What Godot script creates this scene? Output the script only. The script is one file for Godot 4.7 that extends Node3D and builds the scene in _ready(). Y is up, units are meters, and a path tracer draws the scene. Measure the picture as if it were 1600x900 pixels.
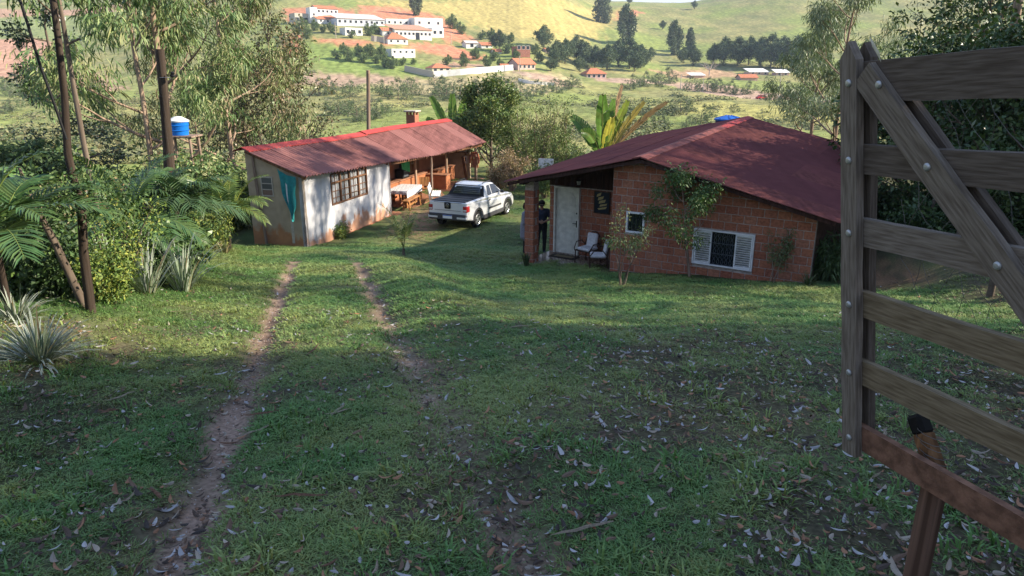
extends Node3D
# A farm driveway seen from its gate: ground falling to a brick house and a long shed, valley and village behind.

const PITCH := 0.3009
const FOC := 1080.0
var rng := RandomNumberGenerator.new()
var used := {}
var M := {}
var nz := FastNoiseLite.new()
var nz2 := FastNoiseLite.new()


# ---------------------------------------------------------------- geometry collector
class Geo:
	var v := PackedVector3Array()
	var n := PackedVector3Array()
	var c := PackedColorArray()
	var ix := PackedInt32Array()
	var col := Color.WHITE

	func tri(a: Vector3, b: Vector3, d: Vector3) -> void:
		var nn := (b - a).cross(d - a).normalized()
		var i := v.size()
		v.append(a); v.append(b); v.append(d)
		n.append(nn); n.append(nn); n.append(nn)
		c.append(col); c.append(col); c.append(col)
		ix.append(i); ix.append(i + 2); ix.append(i + 1)

	func quad(a: Vector3, b: Vector3, d: Vector3, e: Vector3) -> void:
		var nn := (d - a).cross(e - b).normalized()
		var i := v.size()
		v.append(a); v.append(b); v.append(d); v.append(e)
		for k in 4:
			n.append(nn); c.append(col)
		ix.append(i); ix.append(i + 2); ix.append(i + 1)
		ix.append(i); ix.append(i + 3); ix.append(i + 2)

	# convex face, turned away from `mid`
	func face(p: Array, mid: Vector3) -> void:
		var q := p.duplicate()
		var cen := Vector3.ZERO
		for a in q:
			cen += a
		cen /= q.size()
		if (q[1] - q[0]).cross(q[2] - q[0]).dot(cen - mid) < 0:
			q.reverse()
		if q.size() == 4:
			quad(q[0], q[1], q[2], q[3])
			return
		for k in range(1, q.size() - 1):
			tri(q[0], q[k], q[k + 1])

	func box(at: Vector3, s: Vector3, bev := 0.0, b := Basis()) -> void:
		var h := s / 2.0
		var axes := [Vector3.RIGHT, Vector3.UP, Vector3.BACK]
		if bev <= 0.0:
			for a in 3:
				for sg in [-1.0, 1.0]:
					var u: Vector3 = axes[(a + 1) % 3] * h
					var w: Vector3 = axes[(a + 2) % 3] * h
					var o: Vector3 = axes[a] * h * sg
					face([at + b * (o - u - w), at + b * (o + u - w), at + b * (o + u + w), at + b * (o - u + w)], at)
			return
		var pt := func(sg: Vector3, a: int) -> Vector3:
			var q := (h - Vector3.ONE * bev)
			q[a] = h[a]
			return at + b * (q * sg)
		for a in 3:
			var e := (a + 1) % 3
			var f := (a + 2) % 3
			for s1 in [-1.0, 1.0]:
				var sg := Vector3.ONE
				sg[a] = s1
				var ring := []
				for k in [[-1.0, -1.0], [1.0, -1.0], [1.0, 1.0], [-1.0, 1.0]]:
					sg[e] = k[0]; sg[f] = k[1]
					ring.append(pt.call(sg, a))
				face(ring, at)
				for s2 in [-1.0, 1.0]:
					var g1 := Vector3.ONE
					g1[a] = s1; g1[e] = s2; g1[f] = -1.0
					var g2 := g1
					g2[f] = 1.0
					face([pt.call(g1, a), pt.call(g2, a), pt.call(g2, e), pt.call(g1, e)], at)
		for x in [-1.0, 1.0]:
			for y in [-1.0, 1.0]:
				for z in [-1.0, 1.0]:
					var sg := Vector3(x, y, z)
					face([pt.call(sg, 0), pt.call(sg, 1), pt.call(sg, 2)], at)

	# box between two points, `w` wide across and `t` thick along `up`
	func beam(a: Vector3, b: Vector3, w: float, t: float, up := Vector3.UP, bev := 0.0) -> void:
		var z := (b - a)
		var l := z.length()
		z /= l
		var x := up.cross(z)
		if x.length() < 0.01:
			x = Vector3.RIGHT.cross(z)
		x = x.normalized()
		box((a + b) / 2.0, Vector3(w, t, l), bev, Basis(x, z.cross(x), z))

	func tube(path: Array, radii: Array, sides := 8, cap := true) -> void:
		var prev := Vector3.ZERO
		var start := v.size()
		var m := path.size()
		var x := Vector3.ZERO
		for i in m:
			var d: Vector3 = (path[mini(i + 1, m - 1)] - path[maxi(i - 1, 0)]).normalized()
			if i == 0:
				x = d.cross(Vector3.UP if absf(d.y) < 0.9 else Vector3.RIGHT).normalized()
			else:
				x = (x - d * x.dot(d)).normalized()
			var y := d.cross(x)
			for k in sides:
				var t := TAU * k / sides
				var nn := x * cos(t) + y * sin(t)
				v.append(path[i] + nn * float(radii[i] if i < radii.size() else radii[-1]))
				n.append(nn); c.append(col)
		for i in m - 1:
			for k in sides:
				var a := start + i * sides + k
				var b := start + i * sides + (k + 1) % sides
				var e := a + sides
				var f := b + sides
				ix.append(a); ix.append(e); ix.append(b)
				ix.append(b); ix.append(e); ix.append(f)
		if cap:
			for q in [0, m - 1]:
				var cen: Vector3 = path[q]
				var back: Vector3 = path[1] if q == 0 else path[m - 2]
				for k in sides:
					face([cen, v[start + q * sides + k], v[start + q * sides + (k + 1) % sides]], back)

	# profile of (radius, height) turned round the y axis of xf
	func lathe(prof: Array, sides: int, xf := Transform3D(), smooth := false) -> void:
		for i in prof.size() - 1:
			var p: Vector2 = prof[i]
			var q: Vector2 = prof[i + 1]
			var nr := Vector2(q.y - p.y, p.x - q.x).normalized()
			for k in sides:
				var t := TAU * k / sides
				var u := TAU * (k + 1) / sides
				var a := Vector3(cos(t), 0, sin(t))
				var b := Vector3(cos(u), 0, sin(u))
				var s := v.size()
				for e in [[a, p], [b, p], [b, q], [a, q]]:
					v.append(xf * (e[0] * e[1].x + Vector3(0, e[1].y, 0)))
					n.append((xf.basis * (e[0] * nr.x + Vector3(0, nr.y, 0))).normalized())
					c.append(col)
				ix.append(s); ix.append(s + 1); ix.append(s + 2)
				ix.append(s); ix.append(s + 2); ix.append(s + 3)

	# a leaf blade: strip along `path`, half-widths `w`, across `side`, its edges lifted by `fold`
	func blade(path: Array, w: Array, side: Vector3, fold := 0.3, two := true) -> void:
		for i in path.size() - 1:
			var d: Vector3 = path[i + 1] - path[i]
			var up := side.cross(d).normalized()
			var a: Vector3 = path[i]
			var b: Vector3 = path[i + 1]
			var sa: Vector3 = side * w[i]
			var sb: Vector3 = side * w[i + 1]
			var ua: Vector3 = up * w[i] * fold
			var ub: Vector3 = up * w[i + 1] * fold
			if two:
				if w[i + 1] <= 0.0:
					tri(a + sa + ua, b, a); tri(a, b, a - sa + ua)
				elif w[i] <= 0.0:
					tri(a, b + sb + ub, b); tri(a, b, b - sb + ub)
				else:
					quad(a + sa + ua, b + sb + ub, b, a); quad(a, b, b - sb + ub, a - sa + ua)
			else:
				if w[i + 1] <= 0.0:
					tri(a + sa, b, a - sa)
				elif w[i] <= 0.0:
					tri(a, b + sb, b - sb)
				else:
					quad(a + sa, b + sb, b - sb, a - sa)

	# a plate with outline `poly` in the plane of xf's x and y, thickness along z centred
	func plate(poly: PackedVector2Array, thick: float, xf: Transform3D) -> void:
		var idx := Geometry2D.triangulate_polygon(poly)
		var h := thick / 2.0
		for k in range(0, idx.size(), 3):
			var p := poly[idx[k]]
			var q := poly[idx[k + 1]]
			var r := poly[idx[k + 2]]
			if (q - p).cross(r - p) < 0:
				var t := q
				q = r
				r = t
			tri(xf * Vector3(p.x, p.y, h), xf * Vector3(q.x, q.y, h), xf * Vector3(r.x, r.y, h))
			tri(xf * Vector3(p.x, p.y, -h), xf * Vector3(r.x, r.y, -h), xf * Vector3(q.x, q.y, -h))
		var cw := Geometry2D.is_polygon_clockwise(poly)
		for i in poly.size():
			var p := poly[i]
			var q := poly[(i + 1) % poly.size()]
			if cw:
				var t := p
				p = q
				q = t
			quad(xf * Vector3(p.x, p.y, -h), xf * Vector3(q.x, q.y, -h), xf * Vector3(q.x, q.y, h), xf * Vector3(p.x, p.y, h))

	func add(o: Geo, xf: Transform3D) -> void:
		var s := v.size()
		for i in o.v.size():
			v.append(xf * o.v[i])
			n.append((xf.basis * o.n[i]).normalized())
			c.append(o.c[i])
		for k in o.ix:
			ix.append(k + s)

	func mesh(m: Material) -> ArrayMesh:
		var a := []
		a.resize(Mesh.ARRAY_MAX)
		a[Mesh.ARRAY_VERTEX] = v
		a[Mesh.ARRAY_NORMAL] = n
		a[Mesh.ARRAY_COLOR] = c
		a[Mesh.ARRAY_INDEX] = ix
		var am := ArrayMesh.new()
		am.add_surface_from_arrays(Mesh.PRIMITIVE_TRIANGLES, a)
		am.surface_set_material(0, m)
		return am


# ---------------------------------------------------------------- nodes
func numbered(called: String) -> String:
	if not used.has(called):
		used[called] = 0
		return called
	used[called] += 1
	return "%s_%03d" % [called, used[called]]


func tag(o: Node, label: String, category: String, group := "", kind := "") -> Node:
	o.set_meta("label", label)
	if category: o.set_meta("category", category)
	if group: o.set_meta("group", group)
	if kind: o.set_meta("kind", kind)
	return o


func thing(called: String, label: String, category: String, at := Vector3.ZERO, turn := 0.0, group := "") -> Node3D:
	var o := Node3D.new()
	o.name = numbered(called)
	add_child(o)
	o.position = at
	o.rotation.y = turn
	tag(o, label, category, group)
	return o


func part(g: Geo, called: String, m: Material, parent: Node, xf := Transform3D()) -> MeshInstance3D:
	return inst(g.mesh(m), called, parent, xf)


func inst(mesh: Mesh, called: String, parent: Node, xf := Transform3D()) -> MeshInstance3D:
	var o := MeshInstance3D.new()
	o.mesh = mesh
	o.name = called if parent != self else numbered(called)
	o.transform = xf
	parent.add_child(o, true)
	return o


func many(mesh: Mesh, called: String, parent: Node, xfs: Array, cols: Array = []) -> MultiMeshInstance3D:
	var mm := MultiMesh.new()
	mm.transform_format = MultiMesh.TRANSFORM_3D
	mm.use_colors = cols.size() > 0
	mm.mesh = mesh
	mm.instance_count = xfs.size()
	for i in xfs.size():
		mm.set_instance_transform(i, xfs[i])
		if cols.size():
			mm.set_instance_color(i, cols[i])
	var o := MultiMeshInstance3D.new()
	o.multimesh = mm
	o.name = called if parent != self else numbered(called)
	parent.add_child(o, true)
	return o


# a thing's copy with its parts, under the next number and a label of its own
func copy(o: Node3D, called: String, label: String, at: Vector3, turn: float, size := 1.0) -> Node3D:
	var c: Node3D = o.duplicate()
	c.name = numbered(called)
	add_child(c)
	c.position = at
	c.rotation = Vector3(0, turn, 0)
	c.scale = Vector3.ONE * size
	c.set_meta("label", label)
	return c


# ---------------------------------------------------------------- materials
func lin(r: float, g: float, b: float) -> Color:
	return Color(r, g, b).linear_to_srgb()


# a seamless noise picture whose values run through colours (linear) a..b
func noise_tex(size: int, freq: float, octaves: int, a: Color, b: Color, contrast := 1.0, sd := 1, kind := FastNoiseLite.TYPE_SIMPLEX_SMOOTH, squash := 1.0, sideways := false) -> ImageTexture:
	var f := FastNoiseLite.new()
	f.noise_type = kind
	f.frequency = freq
	f.fractal_octaves = octaves
	f.seed = sd
	var im := f.get_seamless_image(int(size / squash) if sideways else size, size if sideways else int(size / squash))
	if squash != 1.0:
		im.resize(size, size, Image.INTERPOLATE_BILINEAR)
	im.convert(Image.FORMAT_L8)
	var lut := []
	for k in 256:
		var t := clampf((k / 255.0 - 0.5) * contrast + 0.5, 0, 1)
		var q := a.lerp(b, t).linear_to_srgb()
		lut.append([q.r8, q.g8, q.b8])
	var src := im.get_data()
	var out := PackedByteArray()
	out.resize(src.size() * 3)
	for i in src.size():
		var q: Array = lut[src[i]]
		out[i * 3] = q[0]
		out[i * 3 + 1] = q[1]
		out[i * 3 + 2] = q[2]
	return ImageTexture.create_from_image(Image.create_from_data(size, size, false, Image.FORMAT_RGB8, out))


func mat(r: float, g: float, b: float, rough := 0.9, spec := 0.3, metal := 0.0) -> StandardMaterial3D:
	var m := StandardMaterial3D.new()
	m.albedo_color = lin(r, g, b)
	m.roughness = rough
	m.metallic = metal
	m.metallic_specular = spec
	return m


# plain colour times a mottled texture in world or own axes
func mottled(r: float, g: float, b: float, tex: Texture2D, scale: Vector3, rough := 0.9, world := false, bump: Texture2D = null, bump_cm := 0.0, spec := 0.3) -> StandardMaterial3D:
	var m := mat(r, g, b, rough, spec)
	m.albedo_texture = tex
	m.uv1_triplanar = true
	m.uv1_world_triplanar = world
	m.uv1_scale = scale
	if bump:
		m.heightmap_enabled = true
		m.heightmap_texture = bump
		m.heightmap_scale = bump_cm
	return m


func foliage(r: float, g: float, b: float, rough := 0.55, back := 0.55) -> StandardMaterial3D:
	var m := mat(r, g, b, rough, 0.4)
	m.vertex_color_use_as_albedo = true
	m.cull_mode = BaseMaterial3D.CULL_DISABLED
	m.backlight_enabled = true
	m.backlight = Color(back * 0.9, back, back * 0.5)
	return m


# ---------------------------------------------------------------- lie of the land (f is metres ahead of the gate, -z)
func sst(a: float, b: float, t: float) -> float:
	return smoothstep(a, b, t)


const ROWS := [45.0, 60.0, 100.0, 150.0, 200.0, 270.0, 330.0, 400.0, 520.0, 700.0, 1000.0, 1500.0]
const COLS := [-300.0, 100.0, 500.0, 800.0, 950.0, 1050.0, 1250.0, 1600.0]
# how far each stretch of the land rises or falls, as the slope it is seen under (hundredths)
const LAND := [
	[-12.6, -12.8, -11.1, -8.1, -5.0, -1.8, 0.8, 3.9, 7.0, 9.2, 11.8, 12.0],
	[-12.6, -12.8, -11.1, -8.1, -5.0, -1.8, 0.9, 3.9, 6.8, 8.9, 11.4, 11.6],
	[-12.6, -12.8, -11.1, -8.1, -5.0, -0.6, 4.2, 7.3, 10.7, 13.9, 14.4, 14.4],
	[-12.6, -12.8, -11.1, -8.1, -4.8, -1.0, 2.1, 4.6, 8.3, 13.3, 14.0, 14.0],
	[-12.6, -12.8, -11.1, -8.0, -4.8, -2.2, -0.4, 1.6, 5.4, 8.4, 9.2, 9.2],
	[-12.6, -12.8, -11.1, -8.0, -5.0, -2.6, -0.8, 0.7, 4.5, 8.2, 9.0, 9.0],
	[-12.6, -12.8, -11.1, -8.0, -5.0, -2.8, -1.0, 0.9, 5.4, 10.2, 12.6, 12.6],
	[-12.6, -12.8, -11.1, -8.0, -5.0, -2.6, -0.4, 2.0, 7.0, 12.0, 14.0, 14.0],
]


func far_land(x: float, f: float) -> float:
	var px := clampf(800.0 + 1131.0 * x / f, -299.0, 1599.0)
	var i := 0
	while COLS[i + 1] < px:
		i += 1
	var t := sst(COLS[i], COLS[i + 1], px)
	f = minf(f, 1490.0)
	var j := 0
	while ROWS[j + 1] < f:
		j += 1
	# smooth through the rows
	var u: float = clampf((f - ROWS[j]) / (ROWS[j + 1] - ROWS[j]), 0, 1)
	var s := lerpf(slope_at(i, j, u), slope_at(i + 1, j, u), t)
	var y := 1.6 + s * 0.01 * f
	return y + nz2.get_noise_2d(x * 0.4, f * 0.4) * 1.6 * sst(70, 220, f) + nz2.get_noise_2d(x * 1.7 + 90, f * 1.7) * 0.7 * sst(60, 150, f)


func slope_at(i: int, j: int, u: float) -> float:
	var r: Array = LAND[i]
	var a: float = r[maxi(j - 1, 0)]
	var d: float = r[mini(j + 2, 11)]
	var b: float = r[j]
	var c: float = r[j + 1]
	return lerpf(b, c, u) * 0.55 + cubic_interpolate(b, c, a, d, u) * 0.45


func near_land(x: float, f: float) -> float:
	var y := -0.172 * f
	if f > 20.0:
		y = lerpf(-0.172 * minf(f, 25.0), -4.1, sst(20, 26, f))
	elif f < 0.0:
		y = -0.172 * maxf(f, -14.0)
	var g := x + 0.28 * minf(f, 20.0)          # across the drive, 0 on its middle
	var k := 1.0 - sst(18, 22, f)
	y -= 0.38 * sst(6, 14, f) * sst(1.2, 4.0, g) * (1.0 - sst(7.6, 9.6, x)) * k
	y -= 0.10 * sst(18, 21.5, f) * (1.0 - sst(22, 25, f)) * sst(-1.5, 0.5, x) * (1.0 - sst(5, 8, x))
	y += 0.38 * sst(1.3, 3.6, -g) * sst(1.5, 5.0, f) * k
	y += 0.13 * exp(-pow((g - 1.75) / 0.6, 2.0)) * sst(7, 10, f) * (1.0 - sst(14, 17, f))
	y += 0.30 * sst(8.3, 10.2, x) * sst(13, 15, f) * (1.0 - sst(19, 24, f))
	y += 0.22 * maxf(0.0, x - 11.0) * sst(6, 12, f)
	var rut := exp(-pow((g - 0.78) / 0.2, 2.0)) + exp(-pow((g + 0.78) / 0.2, 2.0))
	y -= 0.085 * rut * (1.0 - sst(15, 19, f)) * sst(-3, 2, f)
	return y


func land(x: float, z: float) -> float:
	var f := -z
	var r := sqrt(x * x + f * f)
	var ff := maxf(f, r * 0.55)
	var w := sst(40, 62, r)
	var y := 0.0
	if w < 1.0:
		y += (1.0 - w) * near_land(x, f)
	if w > 0.0:
		y += w * far_land(x, maxf(ff, 46.0))
	if r < 60.0:
		y += nz.get_noise_2d(x * 9.0, f * 9.0) * 0.05 + nz.get_noise_2d(x * 38.0, f * 38.0) * 0.03
	return y


# where the sight line through a point of the 1600 x 900 picture meets the land
func hit(px: float, py: float) -> Vector3:
	var d := sight(px, py)
	var o := Vector3(0, 1.6, 0)
	var t := 1.0
	while t < 1600.0:
		var p := o + d * t
		if p.y < land(p.x, p.z):
			var lo := t / 1.02 - 0.05
			for k in 14:
				var mid := (lo + t) / 2.0
				p = o + d * mid
				if p.y < land(p.x, p.z):
					t = mid
				else:
					lo = mid
			p = o + d * t
			return Vector3(p.x, land(p.x, p.z), p.z)
		t = t * 1.02 + 0.05
	var q := o + d * 1200.0
	return q


func sight(px: float, py: float) -> Vector3:
	var x := (px - 800.0) / FOC
	var y := (450.0 - py) / FOC
	return Vector3(x, y * cos(PITCH) - sin(PITCH), -cos(PITCH) - y * sin(PITCH)).normalized()


# a spot on the land in the direction of picture column px, f metres ahead
func spot(px: float, f: float) -> Vector3:
	var y := land(0, -f)
	var p := Vector3.ZERO
	for k in 3:
		var d := f * cos(PITCH) + (1.6 - y) * sin(PITCH)
		p = Vector3((px - 800.0) / FOC * d, 0, -f)
		y = land(p.x, p.z)
	p.y = y
	return p


# the point at distance ahead f seen at picture point (px, py)
func seen(px: float, py: float, f: float) -> Vector3:
	var d := sight(px, py)
	return Vector3(0, 1.6, 0) + d * (f / -d.z)


func rr(a: float, b: float) -> float:
	return rng.randf_range(a, b)


func rdir() -> Vector3:
	return Vector3(rng.randfn(), rng.randfn(), rng.randfn()).normalized()


func basis_to(d: Vector3, roll := 0.0) -> Basis:      # y axis along d
	var y := d.normalized()
	var x := y.cross(Vector3.FORWARD if absf(y.z) < 0.9 else Vector3.RIGHT).normalized()
	var b := Basis(x, y, x.cross(y))
	return b * Basis(Vector3.UP, roll)


# ---------------------------------------------------------------- camera, sky, sun
func set_view() -> void:
	var cam := Camera3D.new()
	cam.name = "camera"
	cam.fov = rad_to_deg(2.0 * atan(450.0 / FOC))
	cam.near = 0.05
	cam.far = 4000.0
	cam.position = Vector3(0, 1.6, 0)
	cam.rotation.x = -PITCH
	cam.current = true
	add_child(cam)
	var env := Environment.new()
	env.background_mode = Environment.BG_SKY
	var sm := ProceduralSkyMaterial.new()
	sm.ground_energy_multiplier = 0.5
	sm.sky_top_color = Color(0.53, 0.64, 0.82)
	sm.sky_horizon_color = Color(0.93, 0.935, 0.94)
	sm.sky_curve = 0.16
	sm.ground_horizon_color = Color(0.62, 0.62, 0.52)
	sm.ground_bottom_color = Color(0.35, 0.36, 0.26)
	sm.sky_energy_multiplier = 0.84
	sm.sun_angle_max = 12.0
	var sky := Sky.new()
	sky.sky_material = sm
	env.sky = sky
	env.tonemap_mode = Environment.TONE_MAPPER_LINEAR
	env.tonemap_exposure = 2.28
	env.sdfgi_enabled = true
	env.ssao_enabled = true
	env.ssil_enabled = true
	env.fog_enabled = true
	env.fog_density = 0.0002
	env.fog_light_color = Color(0.80, 0.87, 0.97)
	var we := WorldEnvironment.new()
	we.name = "world_environment"
	we.environment = env
	add_child(we)
	var sun := DirectionalLight3D.new()
	sun.name = "sun"
	sun.light_energy = 1.6
	sun.light_color = Color(1.0, 0.955, 0.87)
	sun.light_angular_distance = 0.53
	sun.shadow_enabled = true
	var el := deg_to_rad(29.5)
	var az := deg_to_rad(2.0)
	var to := Vector3(cos(el) * cos(az), sin(el), cos(el) * sin(az))
	sun.basis = Basis.looking_at(-to, Vector3.UP)
	add_child(sun)


# ---------------------------------------------------------------- shared textures and materials
func make_materials() -> void:
	nz.frequency = 0.05
	nz.fractal_octaves = 3
	nz.seed = 7
	nz2.frequency = 0.02
	nz2.fractal_octaves = 4
	nz2.seed = 21
	var W := Color.WHITE
	M.t_fine = noise_tex(512, 0.05, 5, Color(0.42, 0.42, 0.42), W, 1.5, 3)
	M.t_mid = noise_tex(512, 0.012, 5, Color(0.5, 0.5, 0.5), W, 1.5, 5)
	M.t_soft = noise_tex(256, 0.012, 4, Color(0.74, 0.74, 0.74), W, 1.2, 8)
	M.t_grain = noise_tex(512, 0.02, 5, Color(0.36, 0.34, 0.33), W, 1.5, 11, FastNoiseLite.TYPE_SIMPLEX_SMOOTH, 14.0)
	M.t_spot = noise_tex(256, 0.03, 3, Color(0.45, 0.42, 0.4), W, 3.2, 13)
	# ground: colours ride on the vertices, two scales of mottling lie over them
	var g := mat(1, 1, 1, 0.95, 0.2)
	g.vertex_color_use_as_albedo = true
	g.albedo_texture = M.t_fine
	g.uv1_triplanar = true
	g.uv1_world_triplanar = true
	g.uv1_scale = Vector3.ONE * 0.8
	g.detail_enabled = true
	g.detail_blend_mode = BaseMaterial3D.BLEND_MODE_MUL
	g.detail_albedo = M.t_mid
	g.detail_uv_layer = BaseMaterial3D.DETAIL_UV_2
	g.uv2_triplanar = true
	g.uv2_world_triplanar = true
	g.uv2_scale = Vector3.ONE * 0.045
	M.ground = g
	M.brick = []
	for q in [[0.43, 0.165, 0.095], [0.40, 0.15, 0.088], [0.455, 0.18, 0.105], [0.41, 0.16, 0.10], [0.36, 0.13, 0.08], [0.44, 0.19, 0.12]]:
		M.brick.append(mottled(q[0], q[1], q[2], M.t_mid, Vector3.ONE * 2.3, 0.88, true))
	M.mortar = mottled(0.48, 0.41, 0.37, M.t_mid, Vector3.ONE * 1.7, 0.95, true)
	M.white_paint = mottled(0.78, 0.78, 0.79, M.t_soft, Vector3.ONE * 1.1, 0.6)
	M.white_wall = mottled(0.70, 0.69, 0.71, M.t_soft, Vector3.ONE * 0.7, 0.9, true)
	M.tan_wall = mottled(0.46, 0.365, 0.26, M.t_soft, Vector3.ONE * 0.8, 0.92, true)
	M.roof_red = [mottled(0.195, 0.062, 0.058, M.t_soft, Vector3.ONE * 0.7, 0.75, true), mottled(0.165, 0.053, 0.052, M.t_soft, Vector3.ONE * 0.6, 0.75, true), mottled(0.225, 0.074, 0.065, M.t_mid, Vector3.ONE * 0.8, 0.75, true)]
	M.roof_cap = mottled(0.44, 0.065, 0.058, M.t_soft, Vector3.ONE * 0.8, 0.65, true)
	M.shed_roof = [mottled(0.335, 0.148, 0.132, M.t_soft, Vector3.ONE * 0.5, 0.8, true), mottled(0.32, 0.138, 0.124, M.t_mid, Vector3.ONE * 0.35, 0.8, true), mottled(0.355, 0.162, 0.145, M.t_soft, Vector3.ONE * 0.4, 0.8, true)]
	M.wood_dark = mottled(0.10, 0.065, 0.045, M.t_grain, Vector3(0.8, 0.8, 0.8), 0.85)
	M.wood_brown = mottled(0.24, 0.12, 0.065, M.t_grain, Vector3(0.9, 0.9, 0.9), 0.7)
	M.wood_grey = mottled(0.24, 0.205, 0.17, M.t_grain, Vector3(1.2, 1.2, 1.2), 0.9, false, M.t_grain, 0.35)
	M.wood_orange = mottled(0.50, 0.23, 0.085, M.t_grain, Vector3(1, 1, 1), 0.6)
	M.pole_pale = mottled(0.36, 0.26, 0.20, M.t_grain, Vector3(1, 0.3, 1), 0.9)
	M.glass_dark = mat(0.012, 0.016, 0.022, 0.06, 0.6)
	M.steel = mat(0.55, 0.56, 0.58, 0.35, 0.5, 0.85)
	M.black = mat(0.012, 0.012, 0.013, 0.6)
	M.wire = mat(0.15, 0.14, 0.13, 0.55, 0.5, 0.5)
	M.bark = mottled(0.20, 0.155, 0.12, M.t_grain, Vector3(1.2, 0.5, 1.2), 0.95, true, M.t_grain, 0.5)
	M.bark_pale = mottled(0.46, 0.33, 0.24, M.t_grain, Vector3(0.8, 0.3, 0.8), 0.85, true)
	M.bark_dark = mottled(0.075, 0.055, 0.042, M.t_grain, Vector3(1.5, 0.6, 1.5), 0.95, true, M.t_grain, 0.5)
	M.far_bark = mat(0.16, 0.12, 0.09)
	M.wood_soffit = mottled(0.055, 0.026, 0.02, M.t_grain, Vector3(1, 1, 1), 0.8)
	M.render_brown = mottled(0.17, 0.10, 0.075, M.t_mid, Vector3.ONE * 0.7, 0.92, true)
	M.tile = [mottled(0.32, 0.255, 0.20, M.t_grain, Vector3(1.3, 1, 1), 0.22, true), mottled(0.27, 0.205, 0.16, M.t_grain, Vector3(1.1, 1, 1), 0.25, true), mottled(0.36, 0.30, 0.245, M.t_grain, Vector3(1.2, 1, 1), 0.22, true)]
	M.cream = mottled(0.70, 0.69, 0.62, M.t_soft, Vector3.ONE * 1.4, 0.45)
	M.grille = mat(0.10, 0.11, 0.13, 0.5, 0.4, 0.3)
	M.frost = mat(0.55, 0.55, 0.52, 0.3)
	M.navy = mat(0.012, 0.02, 0.035, 0.4)
	M.straw = mottled(0.50, 0.42, 0.20, M.t_soft, Vector3.ONE * 5, 0.8)
	M.mat_dark = mottled(0.05, 0.042, 0.035, M.t_fine, Vector3.ONE * 4, 0.98)
	M.mat_light = mottled(0.22, 0.17, 0.10, M.t_spot, Vector3.ONE * 7, 0.98)
	M.wicker = mottled(0.06, 0.034, 0.024, M.t_soft, Vector3.ONE * 4, 0.7)
	M.cushion = mottled(0.66, 0.65, 0.68, M.t_soft, Vector3.ONE * 3, 0.95)
	M.tank_navy = mat(0.02, 0.04, 0.12, 0.5)
	M.tank_blue = mottled(0.02, 0.13, 0.52, M.t_soft, Vector3.ONE * 2, 0.45)
	M.stain_wall = mottled(0.46, 0.21, 0.10, M.t_mid, Vector3.ONE * 0.9, 0.95, true)
	M.cement = mottled(0.52, 0.47, 0.40, M.t_soft, Vector3.ONE * 2, 0.95)
	M.vent_dark = [mat(0.20, 0.13, 0.10), mat(0.10, 0.10, 0.09), mat(0.12, 0.12, 0.11)]
	M.orange_wall = mottled(0.42, 0.20, 0.12, M.t_soft, Vector3.ONE * 0.8, 0.92, true)
	M.glass_clear = mat(0.9, 0.95, 1.0, 0.04, 0.5)
	M.glass_clear.transparency = BaseMaterial3D.TRANSPARENCY_ALPHA
	M.glass_clear.albedo_color.a = 0.12
	M.floor_red = mottled(0.42, 0.20, 0.12, M.t_mid, Vector3.ONE * 0.9, 0.6, true)
	M.clay = mottled(0.42, 0.16, 0.075, M.t_soft, Vector3.ONE * 1.2, 0.85, true)
	M.tablecloth = mottled(0.76, 0.75, 0.78, M.t_spot, Vector3.ONE * 1.6, 0.9)
	M.towel_green = mottled(0.10, 0.50, 0.20, M.t_spot, Vector3.ONE * 5, 0.9)
	M.jacket = mottled(0.40, 0.13, 0.07, M.t_soft, Vector3.ONE * 3, 0.9)
	M.teal = mottled(0.03, 0.25, 0.26, M.t_soft, Vector3.ONE * 2, 0.8)
	M.car_paint = mat(0.62, 0.63, 0.66, 0.32, 0.5, 0.25)
	M.car_paint.clearcoat_enabled = true
	M.car_paint.clearcoat = 0.8
	M.car_paint.clearcoat_roughness = 0.06
	M.car_trim = mat(0.055, 0.055, 0.06, 0.6)
	M.car_glass = mat(0.010, 0.014, 0.022, 0.05, 0.7)
	M.vinyl = mottled(0.02, 0.021, 0.026, M.t_soft, Vector3.ONE * 2, 0.45)
	M.lamp_red = mat(0.34, 0.018, 0.02, 0.15, 0.6)
	M.rubber = mat(0.018, 0.017, 0.016, 0.9)
	M.plate_white = mat(0.72, 0.73, 0.75, 0.5)
	M.cap = mottled(0.02, 0.018, 0.017, M.t_soft, Vector3.ONE * 6, 0.95)
	M.leaf_stem = mottled(0.20, 0.20, 0.08, M.t_grain, Vector3.ONE, 0.7)
	M.bolt = mat(0.42, 0.42, 0.41, 0.42, 0.5, 0.6)
	M.t_weather = noise_tex(1024, 0.045, 5, Color(0.50, 0.47, 0.44), Color.WHITE, 1.3, 31, FastNoiseLite.TYPE_SIMPLEX_SMOOTH, 12.0, true)
	M.gate_grey = mottled(0.235, 0.195, 0.158, M.t_weather, Vector3.ONE * 1.6, 0.9, false, M.t_weather, 0.35)
	M.gate_dark = mottled(0.140, 0.112, 0.090, M.t_weather, Vector3.ONE * 1.6, 0.9, false, M.t_weather, 0.4)
	M.gate_olive = mottled(0.245, 0.190, 0.120, M.t_weather, Vector3.ONE * 1.6, 0.9, false, M.t_weather, 0.35)
	M.gate_brace = mottled(0.220, 0.182, 0.145, M.t_weather, Vector3.ONE * 1.6, 0.92, false, M.t_weather, 0.6)
	M.gate_mud = mottled(0.24, 0.125, 0.08, M.t_mid, Vector3.ONE * 2.2, 0.97, false, M.t_fine, 0.4)
	M.wood_orange_dull = mottled(0.25, 0.13, 0.06, M.t_grain, Vector3(3, 3, 3), 0.9)
	M.stake_wood = mottled(0.19, 0.11, 0.075, M.t_grain, Vector3(2, 0.7, 2), 0.92)
	M.charcoal = mottled(0.016, 0.015, 0.014, M.t_mid, Vector3(4, 4, 4), 0.8)
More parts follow.
